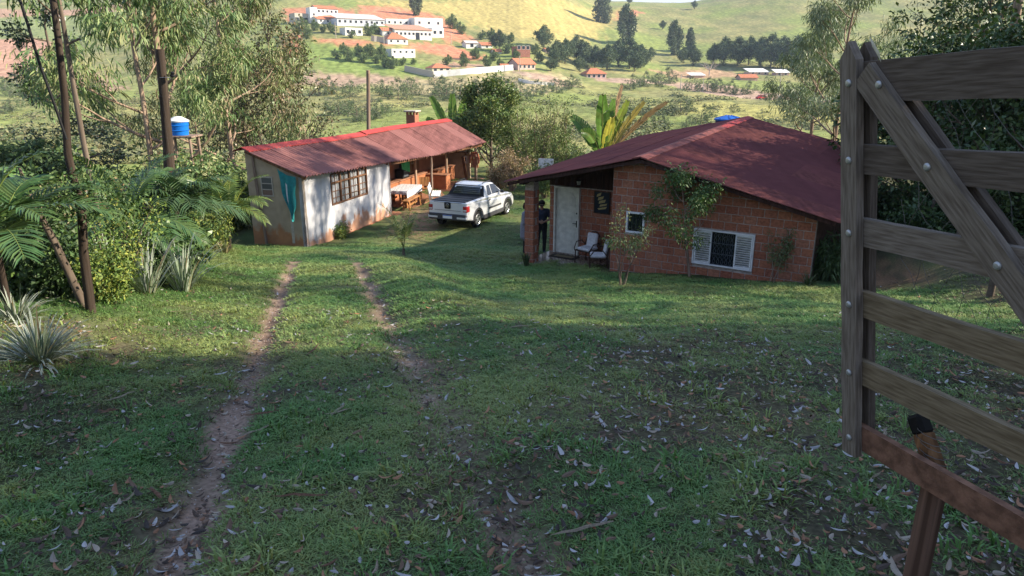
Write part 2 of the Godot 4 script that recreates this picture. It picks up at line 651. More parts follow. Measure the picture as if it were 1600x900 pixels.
	M.drum_blue = mottled(0.012, 0.17, 0.62, M.t_soft, Vector3.ONE * 2, 0.4)
	M.grass = foliage(1, 1, 1, 0.6, 0.35)
	M.litter = mat(1, 1, 1, 0.7, 0.3)
	M.litter.vertex_color_use_as_albedo = true
	M.leaf_pale = mottled(0.47, 0.44, 0.43, M.t_soft, Vector3.ONE * 9, 0.6)
	M.leaf_brown = mottled(0.17, 0.085, 0.05, M.t_mid, Vector3.ONE * 8, 0.65)
	M.leaf_rust = mottled(0.34, 0.14, 0.065, M.t_mid, Vector3.ONE * 8, 0.65)
	M.leaf_buff = mottled(0.30, 0.235, 0.165, M.t_mid, Vector3.ONE * 8, 0.65)
	M.far_white = mottled(0.80, 0.78, 0.76, M.t_soft, Vector3.ONE * 0.15, 0.9, true)
	M.far_blue = mottled(0.58, 0.62, 0.70, M.t_soft, Vector3.ONE * 0.15, 0.9, true)
	M.far_pink = mottled(0.68, 0.55, 0.53, M.t_soft, Vector3.ONE * 0.2, 0.9, true)
	M.far_dust = mottled(0.62, 0.34, 0.23, M.t_mid, Vector3.ONE * 0.2, 0.9, true)
	M.far_tiles = mottled(0.62, 0.23, 0.125, M.t_mid, Vector3.ONE * 0.3, 0.9, true)
	M.far_cream = mottled(0.72, 0.68, 0.48, M.t_soft, Vector3.ONE * 0.2, 0.9, true)
	M.far_rose = mottled(0.62, 0.42, 0.36, M.t_soft, Vector3.ONE * 0.2, 0.9, true)
	M.far_brick = mottled(0.42, 0.18, 0.13, M.t_mid, Vector3.ONE * 0.3, 0.9, true)
	M.far_glass = mat(0.03, 0.035, 0.045, 0.3)
	M.far_frame = mat(0.6, 0.58, 0.56, 0.8)
	M.far_pale = mat(0.42, 0.36, 0.32)
	M.car_red = mat(0.45, 0.03, 0.025, 0.3, 0.5)
	M.wall_white_dirty = mottled(1, 1, 1, M.t_soft, Vector3.ONE * 0.7, 0.9, true)
	M.wall_white_dirty.vertex_color_use_as_albedo = true
	M.stone = mat(1, 1, 1, 0.9)
	M.stone.vertex_color_use_as_albedo = true
	# leaves: the tint of each cluster multiplies these
	M.leaf = foliage(1, 1, 1)
	M.leaf_far = foliage(1, 1, 1, 0.8, 0.3)
	M.leaf_gloss = foliage(1, 1, 1, 0.38, 0.5)


# ---------------------------------------------------------------- ground
var areas := []


func area(pts: Array, col: Color, soft := 6.0) -> void:
	var poly := PackedVector2Array()
	var lo := Vector2.INF
	var hi := -Vector2.INF
	for p in pts:
		var h := hit(p[0], p[1])
		var q := Vector2(h.x, h.z)
		poly.append(q)
		lo = lo.min(q)
		hi = hi.max(q)
	areas.append([poly, col, Rect2(lo, hi - lo).grow(soft * 1.5), soft])


func inside(p: Vector2, a: Array) -> float:
	if not a[2].has_point(p):
		return 0.0
	var poly: PackedVector2Array = a[0]
	var d := 1e9
	for i in poly.size():
		d = minf(d, p.distance_to(Geometry2D.get_closest_point_to_segment(p, poly[i], poly[(i + 1) % poly.size()])))
	if not Geometry2D.is_point_in_polygon(p, poly):
		d = -d
	d += nz.get_noise_2d(p.x * 4.0, p.y * 4.0) * a[3] * 1.3
	return sst(-a[3] * 0.4, a[3] * 0.4, d)


const C_LAWN := Color(0.062, 0.095, 0.036)
const C_DRY := Color(0.125, 0.14, 0.055)
const C_SOIL := Color(0.27, 0.185, 0.14)
const C_LITTER := Color(0.085, 0.062, 0.046)


# how bare (soil) and how strewn with dead leaves the near ground is
func bare(x: float, f: float) -> float:
	var g := x + 0.28 * minf(f, 20.0)
	var left := exp(-pow((g + 0.78) / 0.14, 2.0)) * 1.1
	var right := exp(-pow((g - 0.78) / 0.19, 2.0)) * (0.62 + 0.3 * sst(7.5, 9.5, f))
	var k := (left + right) * (1.0 - sst(17.5, 20, f))
	return clampf(k * (0.95 + nz.get_noise_2d(x * 25.0, f * 25.0) * 0.9), 0, 1)


func strewn(x: float, f: float) -> float:
	var k := 0.34 + nz.get_noise_2d(x * 11.0 + 50, f * 11.0) * 0.95 + nz.get_noise_2d(x * 40.0, f * 40.0 + 9.0) * 0.5
	k += 0.58 * sst(-0.3, 1.8, x) * (1.0 - sst(5.5, 8.5, f))
	k += 0.8 * sst(7.6, 8.8, x) - 0.38 * sst(7.0, 10.0, f)
	return clampf(k, 0, 1)


func ground_color(x: float, z: float, near_only := false) -> Color:
	var f := -z
	var r := sqrt(x * x + f * f)
	var c: Color
	var w := sst(34, 50, r)
	if w < 1.0:
		c = C_LAWN.lerp(C_DRY, clampf(nz.get_noise_2d(x * 7.0, f * 7.0) * 1.3 + 0.42 + nz.get_noise_2d(x * 33.0, f * 33.0) * 0.5, 0, 1))
		c = c.lerp(C_LITTER, strewn(x, f) * 0.75)
		c = c.lerp(C_SOIL, bare(x, f))
		# red earth bank beside the house and the trodden yard
		c = c.lerp(Color(0.36, 0.18, 0.105), 0.75 * (0.55 + nz.get_noise_2d(x * 30.0, f * 30.0)) * sst(7.3, 7.8, x) * (1.0 - sst(8.6, 9.6, x)) * sst(13.5, 14.5, f) * (1.0 - sst(21, 24, f)))
		c = c.lerp(Color(0.48, 0.27, 0.17), 0.8 * sst(0.2, -0.6, absf(f - 27.5) / 6.0 - 0.6) * sst(-5.0, -4.2, x) * (1.0 - sst(-3.4, -2.4, x)))
	if w > 0.0:
		var t := clampf(nz2.get_noise_2d(x * 1.3, z * 1.3) * 1.4 + 0.5, 0, 1)
		var q := Color(0.22, 0.22, 0.09).lerp(Color(0.36, 0.32, 0.13), t)
		q = q.lerp(Color(0.25, 0.29, 0.085), clampf(nz2.get_noise_2d(x * 0.55 + 300, z * 0.55) * 2.0 + 0.3, 0, 1))
		q = q.lerp(Color(0.15, 0.185, 0.065), 0.7 * clampf(nz2.get_noise_2d(x * 3.1 + 70, z * 3.1) * 2.2 - 0.15, 0, 1))
		for a in areas:
			var k := inside(Vector2(x, z), a)
			if k > 0.0:
				q = q.lerp(a[1] * (0.86 + 0.28 * nz.get_noise_2d(x * 6.0, z * 6.0)), k)
		c = q if w >= 1.0 else c.lerp(q, w)
	return Color(c.r * 1.7, c.g * 1.7, c.b * 1.7)


func make_ground() -> void:
	var red := Color(0.66, 0.27, 0.155)
	var tracks := Color(0.52, 0.36, 0.26)
	# cut earth round the village, ploughed and green fields, lanes
	area([[560, 10], [640, 12], [700, 30], [720, 55], [700, 60], [600, 34], [560, 24]], red, 5.0)
	area([[440, 14], [520, 8], [560, 22], [520, 30], [450, 34]], red, 4.0)
	area([[640, 68], [700, 68], [760, 88], [745, 94], [690, 88], [640, 78]], red, 5.0)
	area([[700, 38], [740, 62], [700, 66], [690, 50]], red, 4.0)
	area([[448, 52], [470, 50], [468, 70], [458, 108], [446, 100]], red, 3.0)
	area([[490, 60], [560, 62], [620, 72], [560, 72], [500, 68]], red, 3.0)
	area([[690, 96], [760, 100], [740, 110], [680, 106]], Color(0.55, 0.34, 0.22), 4.0)
	area([[905, 10], [985, 14], [1010, 20], [960, 32], [930, 24]], red, 6.0)
	area([[560, 2], [860, -4], [980, 12], [930, 60], [800, 62], [720, 30]], Color(0.52, 0.42, 0.15), 14.0)
	area([[480, 72], [640, 88], [700, 112], [520, 118], [470, 96]], Color(0.26, 0.33, 0.09), 5.0)
	area([[480, 112], [690, 124], [690, 132], [500, 136], [460, 126]], Color(0.46, 0.32, 0.22), 6.0)
	area([[690, 124], [860, 112], [905, 126], [840, 148], [640, 146], [560, 132]], Color(0.50, 0.41, 0.22), 6.0)
	area([[1010, 108], [1130, 108], [1180, 120], [1060, 122]], Color(0.52, 0.34, 0.2), 4.0)
	area([[930, 122], [1060, 128], [1240, 150], [1340, 162], [1340, 166], [1230, 156], [1050, 134], [930, 127]], tracks, 1.6)
	area([[800, 110], [860, 118], [900, 134], [880, 136], [830, 122]], tracks, 2.0)
	area([[-300, 60], [60, 60], [85, 68], [95, 86], [88, 118], [-300, 122]], Color(0.60, 0.34, 0.225), 4.0)
	area([[-300, 36], [120, 26], [130, 62], [60, 60], [-300, 60]], Color(0.28, 0.32, 0.12), 4.0)
	area([[-300, 8], [200, 4], [200, 16], [60, 24], [-300, 30]], Color(0.52, 0.32, 0.2), 3.0)
	area([[30, 120], [160, 110], [200, 140], [60, 142]], Color(0.52, 0.34, 0.22), 4.0)
	area([[1060, 158], [1330, 172], [1330, 196], [1160, 186], [1060, 176]], Color(0.46, 0.42, 0.14), 8.0)
	var angs := []
	var a := -68.0
	while a < 68.0:
		angs.append(deg_to_rad(a))
		a += 0.27
	while a < 292.0:
		angs.append(deg_to_rad(a))
		a += 5.6
	var rad := [0.0]
	var r := 0.6
	while r < 1450.0:
		rad.append(r)
		r *= 1.0195 if r < 40.0 or r > 120.0 else 1.026
	var na := angs.size()
	var v := PackedVector3Array()
	var c := PackedColorArray()
	var nn := PackedVector3Array()
	var ix := PackedInt32Array()
	for i in rad.size():
		for k in na:
			var x: float = sin(angs[k]) * rad[i]
			var z: float = -cos(angs[k]) * rad[i]
			v.append(Vector3(x, land(x, z), z))
			c.append(ground_color(x, z))
	nn.resize(v.size())
	for i in rad.size() - 1:
		for k in na:
			var p := i * na + k
			var q := i * na + (k + 1) % na
			var s := p + na
			var t := q + na
			# outward is up: clockwise seen from above
			ix.append(p); ix.append(s); ix.append(q)
			ix.append(q); ix.append(s); ix.append(t)
			var f1 := (v[s] - v[p]).cross(v[t] - v[p])
			var f2 := (v[t] - v[p]).cross(v[q] - v[p])
			var fn := f1 + f2
			if fn.y < 0:
				fn = -fn
			nn[p] += fn; nn[q] += fn; nn[s] += fn; nn[t] += fn
	for i in nn.size():
		nn[i] = nn[i].normalized() if nn[i].length() > 0 else Vector3.UP
	var arr := []
	arr.resize(Mesh.ARRAY_MAX)
	arr[Mesh.ARRAY_VERTEX] = v
	arr[Mesh.ARRAY_NORMAL] = nn
	arr[Mesh.ARRAY_COLOR] = c
	arr[Mesh.ARRAY_INDEX] = ix
	var am := ArrayMesh.new()
	am.add_surface_from_arrays(Mesh.PRIMITIVE_TRIANGLES, arr)
	am.surface_set_material(0, M.ground)
	tag(inst(am, "ground", self), "lawn, drive, valley fields and hillside", "", "", "structure")


# ---------------------------------------------------------------- shared builders
# a corrugated sheet on the warped surface p00 (u0 v0) p10 (u1) p01 (v1) p11; u along the ridge, v down the slope
func sheet_geo(q: Array, u0: float, u1: float, v0: float, v1: float, waves: int, amp: float, lift: float, thick := 0.012) -> Geo:
	var g := Geo.new()
	var P := func(u: float, w: float) -> Vector3:
		return q[0].lerp(q[1], u).lerp(q[2].lerp(q[3], u), w)
	var nrm: Vector3 = (q[1] - q[0]).cross(q[2] - q[0]).normalized()
	if nrm.y < 0:
		nrm = -nrm
	var along: Vector3 = (q[1] - q[0]).normalized()
	var nu := waves * 5
	var rows := 3
	var base := g.v.size()
	for j in rows + 1:
		for i in nu + 1:
			var u := lerpf(u0, u1, float(i) / nu)
			var w := lerpf(v0, v1, float(j) / rows)
			var ph := TAU * waves * i / nu
			g.v.append(P.call(u, w) + nrm * (lift - lift * 0.6 * j / rows + amp * sin(ph)))
			g.n.append((nrm - along * amp * cos(ph) * TAU * waves / ((u1 - u0) * q[0].distance_to(q[1]))).normalized())
			g.c.append(Color.WHITE)
	for j in rows:
		for i in nu:
			var a := base + j * (nu + 1) + i
			var b := a + 1
			var d := a + nu + 1
			var e := d + 1
			var up := (g.v[b] - g.v[a]).cross(g.v[d] - g.v[a]).dot(nrm) > 0
			if up:
				g.ix.append_array([a, d, b, b, d, e])
			else:
				g.ix.append_array([a, b, d, b, e, d])
	# the cut lower edge
	for i in nu:
		var a := g.v[base + rows * (nu + 1) + i]
		var b := g.v[base + rows * (nu + 1) + i + 1]
		g.face([a, b, b - nrm * thick, a - nrm * thick], P.call((u0 + u1) / 2, v0))
	for s in [0, nu]:
		var a := g.v[base + s]
		var b := g.v[base + rows * (nu + 1) + s]
		g.face([a, b, b - nrm * thick, a - nrm * thick], P.call((u0 + u1) / 2, (v0 + v1) / 2))
	return g


# bricks between s0 and s1; `holes` are Rect2 in (s, y); `top` gives the height at s
func lay_bricks(parent: Node, s0: float, s1: float, zf: float, holes: Array, top: Callable, rows0 := 0, shift := 0.0, bl := 0.30) -> void:
	var bh := 0.2
	for row in range(rows0, 18):
		var y0 := row * bh
		var x := s0 - (0.15 if row % 2 else 0.0) - shift
		while x < s1 - 0.02:
			var a := maxf(x, s0)
			var b := minf(x + bl, s1)
			x += bl
			if b - a < 0.03:
				continue
			var runs := [[a, b]]
			for h in holes:
				if h.position.y < y0 + bh - 0.03 and h.end.y > y0 + 0.03:
					var nr := []
					for q in runs:
						if h.end.x <= q[0] or h.position.x >= q[1]:
							nr.append(q)
							continue
						if h.position.x - q[0] > 0.03:
							nr.append([q[0], h.position.x])
						if q[1] - h.end.x > 0.03:
							nr.append([h.end.x, q[1]])
					runs = nr
			for q in runs:
				var yt: float = minf(top.call(q[0]), top.call(q[1]))
				var h := minf(bh, yt - y0)
				if h < 0.05:
					continue
				var o := inst(M.brick_mesh, "brick", parent)
				o.material_override = M.brick[rng.randi() % M.brick.size()]
				o.position = Vector3((q[0] + q[1]) / 2, y0 + h / 2, zf - 0.04 + rr(-0.002, 0.003))
				o.scale = Vector3((q[1] - q[0] - 0.016) / 0.284, (h - 0.016) / 0.184, 1.0)


# wall behind the bricks, cut round its holes
func wall_core(parent: Node, called: String, s0: float, s1: float, zf: float, thick: float, holes: Array, top: Callable, m: Material, y0 := -0.5, peak := -99.0) -> void:
	var cuts := [s0, s1]
	for h in holes:
		cuts.append(h.position.x); cuts.append(h.end.x)
	if peak > s0 and peak < s1:
		cuts.append(peak)
	cuts.sort()
	var g := Geo.new()
	for i in cuts.size() - 1:
		var a: float = cuts[i]
		var b: float = cuts[i + 1]
		if b - a < 0.005:
			continue
		var spans := [[y0, -1.0]]
		for h in holes:
			if h.position.x < (a + b) / 2 and h.end.x > (a + b) / 2:
				spans = [[y0, h.position.y], [h.end.y, -1.0]]
		for s in spans:
			var ya: float = s[0]
			var p := PackedVector2Array([Vector2(a, ya), Vector2(b, ya), Vector2(b, s[1] if s[1] >= 0 else top.call(b)), Vector2(a, s[1] if s[1] >= 0 else top.call(a))])
			g.plate(p, thick, Transform3D(Basis(), Vector3(0, 0, zf - thick / 2)))
	part(g, called, m, parent)


# ---------------------------------------------------------------- the brick house
func make_house() -> void:
	var bm := Geo.new()
	bm.box(Vector3.ZERO, Vector3(0.284, 0.184, 0.08), 0.007)
	M.brick_mesh = bm.mesh(M.brick[0])
	var O := Vector3(2.62, -3.6, -17.9)
	var turn := deg_to_rad(-33.0)
	var h := thing("brick_house", "low house of bare orange hollow bricks under a dark red corrugated roof", "house", O, turn)
	# roof corners: ridge runs from the front gable back, the land side higher
	var rf := Vector3(0.9, 3.20, 0.45)
	var rb := Vector3(0.9, 3.70, -9.0)
	var lf := Vector3(-3.05, 2.33, 0.45)
	var lb := Vector3(-3.05, 2.895, -9.0)
	var ef := Vector3(5.5, 2.155, 0.45)
	var eb := Vector3(5.5, 2.65, -9.0)
	var under := func(s: float) -> float:
		return (3.20 - (0.9 - s) * 0.2203 if s < 0.9 else 3.20 - (s - 0.9) * 0.2272) - 0.07
	var holes := [Rect2(0.41, 1.24, 0.51, 0.56), Rect2(2.24, 0.69, 1.46, 0.88)]
	var fw := Node3D.new()
	fw.name = "front_wall"
	h.add_child(fw)
	wall_core(fw, "mortar", 0.0, 5.0, -0.012, 0.13, holes, under, M.mortar, -0.6, 0.9)
	lay_bricks(fw, 0.0, 5.0, 0.0, holes, under, 0, 0.05)
	# the porch: door wall set back, return wall, pillar
	var dw := Node3D.new()
	dw.name = "door_wall"
	h.add_child(dw)
	dw.position = Vector3(0, 0, -1.5)
	var dh := [Rect2(-2.56, -0.02, 0.85, 2.04)]
	var under2 := func(s: float) -> float:
		return minf(under.call(s) + 0.07, 2.95)
	wall_core(dw, "mortar", -2.74, -0.02, -0.012, 0.13, dh, under2, M.mortar, -0.5)
	var under3 := func(_s: float) -> float:
		return 2.02
	lay_bricks(dw, -2.74, 0.0, 0.0, dh, under3, 0, 0.1)
	# dark boards close the gable above the door
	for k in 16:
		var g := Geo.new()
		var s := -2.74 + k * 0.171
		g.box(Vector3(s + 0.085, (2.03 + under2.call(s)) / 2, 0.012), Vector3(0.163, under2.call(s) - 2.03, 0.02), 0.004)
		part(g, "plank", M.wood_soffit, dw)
	var g := Geo.new()
	g.box(Vector3(0.065, 1.2, -0.82), Vector3(0.13, 3.5, 1.36), 0.0)
	part(g, "return_wall", M.brick[4], h)
	g = Geo.new()
	# side and back walls
	g.box(Vector3(4.94, 0.95, -4.35), Vector3(0.12, 2.65, 8.4), 0.0)
	part(g, "side_wall", M.render_brown, h)
	g = Geo.new()
	g.box(Vector3(-2.68, 1.0, -5.1), Vector3(0.12, 2.9, 6.9), 0.0)
	part(g, "side_wall", M.render_brown, h)
	g = Geo.new()
	g.plate(PackedVector2Array([Vector2(-2.74, -0.4), Vector2(5, -0.4), Vector2(5, 2.65), Vector2(0.9, 3.5), Vector2(-2.74, 2.8)]), 0.12, Transform3D(Basis(), Vector3(0, 0, -8.6)))
	part(g, "back_wall", M.render_brown, h)
	var pil := Node3D.new()
	pil.name = "pillar"
	h.add_child(pil)
	pil.position = Vector3(-2.55, 0, -0.15)
	g = Geo.new()
	g.box(Vector3(0, 0.95, 0), Vector3(0.272, 2.75, 0.272))
	part(g, "mortar", M.mortar, pil)
	for row in 12:
		var y := -0.12 + row * 0.2
		if y + 0.2 > 2.28:
			break
		if row % 2 == 0:
			brick_block(pil, Vector3(0, y + 0.1, 0.1), Vector3(0.30, 0.186, 0.10))
			brick_block(pil, Vector3(0, y + 0.1, -0.1), Vector3(0.30, 0.186, 0.10))
		else:
			for sx in [-1, 1]:
				brick_block(pil, Vector3(sx * 0.076, y + 0.1, 0), Vector3(0.138, 0.186, 0.30))
	# porch floor: plank-like tiles on a slab
	g = Geo.new()
	g.box(Vector3(-1.38, -0.18, -0.45), Vector3(2.74, 0.3, 2.1), 0.0)
	var fl := part(g, "porch_floor", M.mortar, h)
	for i in 5:
		for j in 8:
			g = Geo.new()
			var off := 0.28 if i % 2 else 0.0
			var x0 := maxf(-2.745, -2.745 + j * 0.56 - off)
			var x1 := minf(-0.005, -2.745 + (j + 1) * 0.56 - off)
			if x1 - x0 < 0.05:
				continue
			g.box(Vector3((x0 + x1) / 2, -0.022, -1.29 + i * 0.42), Vector3(x1 - x0 - 0.006, 0.02, 0.414), 0.002)
			part(g, "floor_tile", M.tile[(i * 3 + j * 2) % 3], fl)
	# roof: three rows of corrugated sheets on either slope
	var roof := Node3D.new()
	roof.name = "roof"
	h.add_child(roof)
	for side in [[rf, rb, lf, lb], [rf, rb, ef, eb]]:
		for row in 3:
			for k in 10:
				var sg := sheet_geo(side, k / 10.0 - 0.003, (k + 1) / 10.0 + 0.003, row / 3.0 - 0.02 if row else 0.0, (row + 1) / 3.0 + 0.012 + rr(-0.006, 0.008), 10, 0.021, 0.05 - row * 0.014 + (k % 2) * 0.004 + rr(0, 0.004))
				part(sg, "roof_sheet", M.roof_red[rng.randi() % 3], roof)
	for k in 9:
		g = Geo.new()
		var a := rf.lerp(rb, k / 9.0 - 0.004) + Vector3(0, 0.075 + (k % 2) * 0.006, 0)
		var b := rf.lerp(rb, (k + 1) / 9.0 + 0.004) + Vector3(0, 0.075 + (k % 2) * 0.006, 0)
		for sx in [-1.0, 1.0]:
			var w := Vector3(sx * 0.2, -0.045, 0)
			g.face([a, b, b + w, a + w], (a + b) / 2 - Vector3.UP)
			g.face([a + w, b + w, b + w - Vector3(0, 0.02, 0), a + w - Vector3(0, 0.02, 0)], (a + b) / 2)
		part(g, "ridge_cap", M.roof_cap if k > 5 else M.roof_red[2], roof)
	# rafters, barge beam and porch beam
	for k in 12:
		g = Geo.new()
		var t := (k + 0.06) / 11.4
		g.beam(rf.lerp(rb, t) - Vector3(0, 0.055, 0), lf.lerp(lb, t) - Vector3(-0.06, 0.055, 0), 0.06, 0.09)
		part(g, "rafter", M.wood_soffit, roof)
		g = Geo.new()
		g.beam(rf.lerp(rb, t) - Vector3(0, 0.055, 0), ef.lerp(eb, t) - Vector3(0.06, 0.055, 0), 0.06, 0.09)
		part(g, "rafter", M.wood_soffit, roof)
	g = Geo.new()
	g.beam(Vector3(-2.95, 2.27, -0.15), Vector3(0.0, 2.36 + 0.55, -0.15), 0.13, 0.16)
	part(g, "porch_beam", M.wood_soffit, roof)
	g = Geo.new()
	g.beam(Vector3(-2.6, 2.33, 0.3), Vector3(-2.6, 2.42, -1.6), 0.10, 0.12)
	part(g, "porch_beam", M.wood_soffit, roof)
	# door
	var door := Node3D.new()
	door.name = "door"
	h.add_child(door)
	door.position = Vector3(-2.135, 0, -1.5)
	g = Geo.new()
	for sx in [-1, 1]:
		g.box(Vector3(sx * 0.40, 1.01, 0.0), Vector3(0.05, 2.02, 0.16), 0.005)
	g.box(Vector3(0, 1.995, 0.0), Vector3(0.749, 0.05, 0.158), 0.005)
	part(g, "door_frame", M.cream, door)
	g = Geo.new()
	g.box(Vector3(0, 0.985, -0.02), Vector3(0.74, 1.96, 0.05), 0.004)
	part(g, "door_leaf", M.cream, door)
	for p in [[0.26, 0.42], [0.86, 0.42]]:
		for e in [[0.26, 0.21, 0.026], [0.225, 0.175, 0.010], [0.17, 0.13, 0.04]]:
			g = Geo.new()
			g.box(Vector3(0, p[0] + 0.21, 0.006), Vector3(e[0] * 2, e[1] * 2, e[2]), 0.004)
			part(g, "door_panel", M.cream, door)
	for e in [[0.26, 0.026], [0.18, 0.04]]:
		g = Geo.new()
		var arch := PackedVector2Array([Vector2(-e[0], 1.42 + (0.26 - e[0]) * 0.6), Vector2(e[0], 1.42 + (0.26 - e[0]) * 0.6)])
		for k in 11:
			var t := PI * k / 10.0
			arch.append(Vector2(cos(t) * e[0], 1.66 + sin(t) * e[0] * 0.8))
		g.plate(arch, e[1], Transform3D(Basis(), Vector3(0, 0, 0.006)))
		part(g, "door_panel", M.cream, door)
	g = Geo.new()
	g.tube([Vector3(0.32, 0.95, 0.005), Vector3(0.32, 0.95, 0.06), Vector3(0.22, 0.95, 0.065)], [0.012, 0.012, 0.01], 6)
	g.box(Vector3(0.325, 0.93, 0.01), Vector3(0.035, 0.2, 0.014), 0.003)
	g.box(Vector3(0.325, 1.25, 0.01), Vector3(0.04, 0.05, 0.02), 0.003)
	part(g, "handle", M.black, door)
	# small window
	var w := Node3D.new()
	w.name = "window"
	h.add_child(w)
	w.position = Vector3(0.665, 1.52, -0.03)
	frame_bars(w, "window_frame", 0.51, 0.56, 0.05, 0.09, M.white_paint)
	pane_in(w, Vector3(0, 0, -0.02), 0.42, 0.47)
	for k in 4:
		g = Geo.new()
		g.beam(Vector3(-0.15 + k * 0.1, -0.235, 0.005), Vector3(-0.15 + k * 0.1, 0.235, 0.005), 0.009, 0.009, Vector3.BACK)
		part(g, "bar", M.black, w)
	# window with louvred shutters and a wavy grille
	w = Node3D.new()
	w.name = "shuttered_window"
	h.add_child(w)
	w.position = Vector3(2.97, 1.13, 0.0)
	frame_bars(w, "window_frame", 1.47, 0.885, 0.032, 0.10, M.white_paint)
	pane_in(w, Vector3(-0.005, 0, -0.06), 0.58, 0.82)
	for sx in [-1, 1]:
		var sh := Node3D.new()
		sh.name = "shutter"
		w.add_child(sh, true)
		sh.position = Vector3(sx * 0.49, 0, 0.015)
		frame_bars(sh, "shutter_frame", 0.41, 0.82, 0.035, 0.035, M.white_paint)
		for k in 14:
			g = Geo.new()
			g.box(Vector3(0, -0.355 + k * 0.0546, 0), Vector3(0.345, 0.052, 0.008), 0.0, Basis(Vector3.RIGHT, deg_to_rad(38)))
			part(g, "slat", M.white_paint, sh)
	g = Geo.new()
	for x in [-0.28, 0.28]:
		g.beam(Vector3(x, -0.4, 0.0), Vector3(x, 0.4, 0.0), 0.012, 0.012, Vector3.BACK)
	for y in [-0.4, -0.13, 0.13, 0.4]:
		g.beam(Vector3(-0.285, y, 0.0), Vector3(0.285, y, 0.0), 0.012, 0.012)
	part(g, "grille_frame", M.grille, w)
	for k in 5:
		for sg in [-1.0, 1.0]:
			g = Geo.new()
			var pts := []
			for i in 25:
				var y := -0.39 + i * 0.0325
				pts.append(Vector3(-0.2 + k * 0.1 + sg * 0.032 * sin(i * TAU / 8.0), y, sg * 0.004))
			g.tube(pts, [0.005], 5)
			part(g, "grille_scroll", M.grille, w)
	# porch lamp under the boards
	var lamp := thing("porch_lamp", "small black glass lantern on the boards above the white door", "lamp", O + Basis(Vector3.UP, turn) * Vector3(-1.73, 2.12, -1.40), turn)
	g = Geo.new()
	g.lathe([Vector2(0.0, 0.16), Vector2(0.09, 0.12), Vector2(0.085, 0.11), Vector2(0, 0.11)], 6)
	g.lathe([Vector2(0.0, -0.02), Vector2(0.055, -0.02), Vector2(0.055, 0.0), Vector2(0, 0.0)], 6)
	for k in 6:
		var t := TAU * k / 6
		g.beam(Vector3(cos(t) * 0.052, 0, sin(t) * 0.052), Vector3(cos(t) * 0.08, 0.115, sin(t) * 0.08), 0.007, 0.007)
	g.tube([Vector3(0, 0.15, 0), Vector3(0, 0.22, -0.02), Vector3(0, 0.2, -0.085)], [0.01], 6)
	part(g, "lantern_frame", M.black, lamp)
	g = Geo.new()
	g.lathe([Vector2(0.05, 0.0), Vector2(0.076, 0.112)], 6)
	part(g, "glass", M.frost, lamp)
	# picture of a sailing ship cut from pale board
	var pic := thing("ship_picture", "dark framed picture of a pale sailing ship on the porch wall", "picture", O + Basis(Vector3.UP, turn) * Vector3(-1.0, 1.655, -1.475), turn)
	frame_bars(pic, "picture_frame", 0.51, 0.65, 0.03, 0.035, M.wood_dark)
	g = Geo.new()
	g.box(Vector3(0, 0, 0), Vector3(0.45, 0.59, 0.012))
	part(g, "backing", M.navy, pic)
	var sails := [[-0.10, 0.155, 0.11, 0.085], [-0.06, 0.06, 0.15, 0.085], [-0.03, -0.035, 0.18, 0.085], [0.0, -0.12, 0.20, 0.06]]
	for q in sails:
		g = Geo.new()
		g.plate(PackedVector2Array([Vector2(q[0] - 0.07, q[1]), Vector2(q[0] + q[2] - 0.06, q[1] + 0.05), Vector2(q[0] + q[2] - 0.03, q[1] + q[3] + 0.05), Vector2(q[0] - 0.05, q[1] + q[3])]), 0.01, Transform3D(Basis(), Vector3(0, 0, 0.011)))
		part(g, "sail", M.straw, pic)
	g = Geo.new()
	g.plate(PackedVector2Array([Vector2(-0.13, -0.17), Vector2(-0.09, -0.21), Vector2(0.12, -0.17), Vector2(0.17, -0.1)]), 0.01, Transform3D(Basis(), Vector3(0, 0, 0.011)))
	part(g, "hull", M.straw, pic)
	# door mat
	var mt := thing("door_mat", "dark patterned mat lying before the white door", "mat", O + Basis(Vector3.UP, turn) * Vector3(-2.0, -0.011, -1.12), turn)
	g = Geo.new()
	g.box(Vector3(0, 0.008, 0), Vector3(0.86, 0.014, 0.42), 0.004)
	part(g, "mat_body", M.mat_dark, mt)
	g = Geo.new()
	g.box(Vector3(0, 0.0165, 0), Vector3(0.6, 0.003, 0.2))
	part(g, "mat_print", M.mat_light, mt)
	wicker_chair(O + Basis(Vector3.UP, turn) * Vector3(-1.12, -0.012, -0.92), turn + deg_to_rad(-12), "dark wicker armchair with a white back cushion against the porch wall")
	wicker_chair(O + Basis(Vector3.UP, turn) * Vector3(-0.52, -0.012, -0.4), turn + deg_to_rad(-62), "dark wicker armchair with white seat cushion beside the brick corner")
	# water tank on a stand behind the roof
	var tp := seen(1137, 205, 29.5)
	var tk := thing("water_tank", "dark round water tank with a bright blue ribbed lid behind the house", "water tank", Vector3(tp.x, land(tp.x, tp.z), tp.z))
	var ty := seen(1137, 186.5, 29.5).y - tk.position.y
	g = Geo.new()
	g.lathe([Vector2(0, ty - 0.85), Vector2(0.45, ty - 0.85), Vector2(0.545, ty), Vector2(0, ty)], 28)
	part(g, "tank_body", M.tank_navy, tk)
	g = Geo.new()
	g.lathe([Vector2(0.59, ty - 0.03), Vector2(0.60, ty + 0.02), Vector2(0.55, ty + 0.04), Vector2(0.2, ty + 0.14), Vector2(0, ty + 0.15)], 28)
	part(g, "lid", M.tank_blue, tk)
	for k in 8:
		g = Geo.new()
		var t := TAU * k / 8 + 0.2
		g.beam(Vector3(cos(t) * 0.12, ty + 0.16, sin(t) * 0.12), Vector3(cos(t) * 0.54, ty + 0.05, sin(t) * 0.54), 0.05, 0.03)
		part(g, "lid_rib", M.tank_blue, tk)
	g = Geo.new()
	g.box(Vector3(0, (ty - 0.85) / 2, 0), Vector3(0.9, ty - 0.85, 0.9))
	part(g, "stand", M.brick[1], tk)


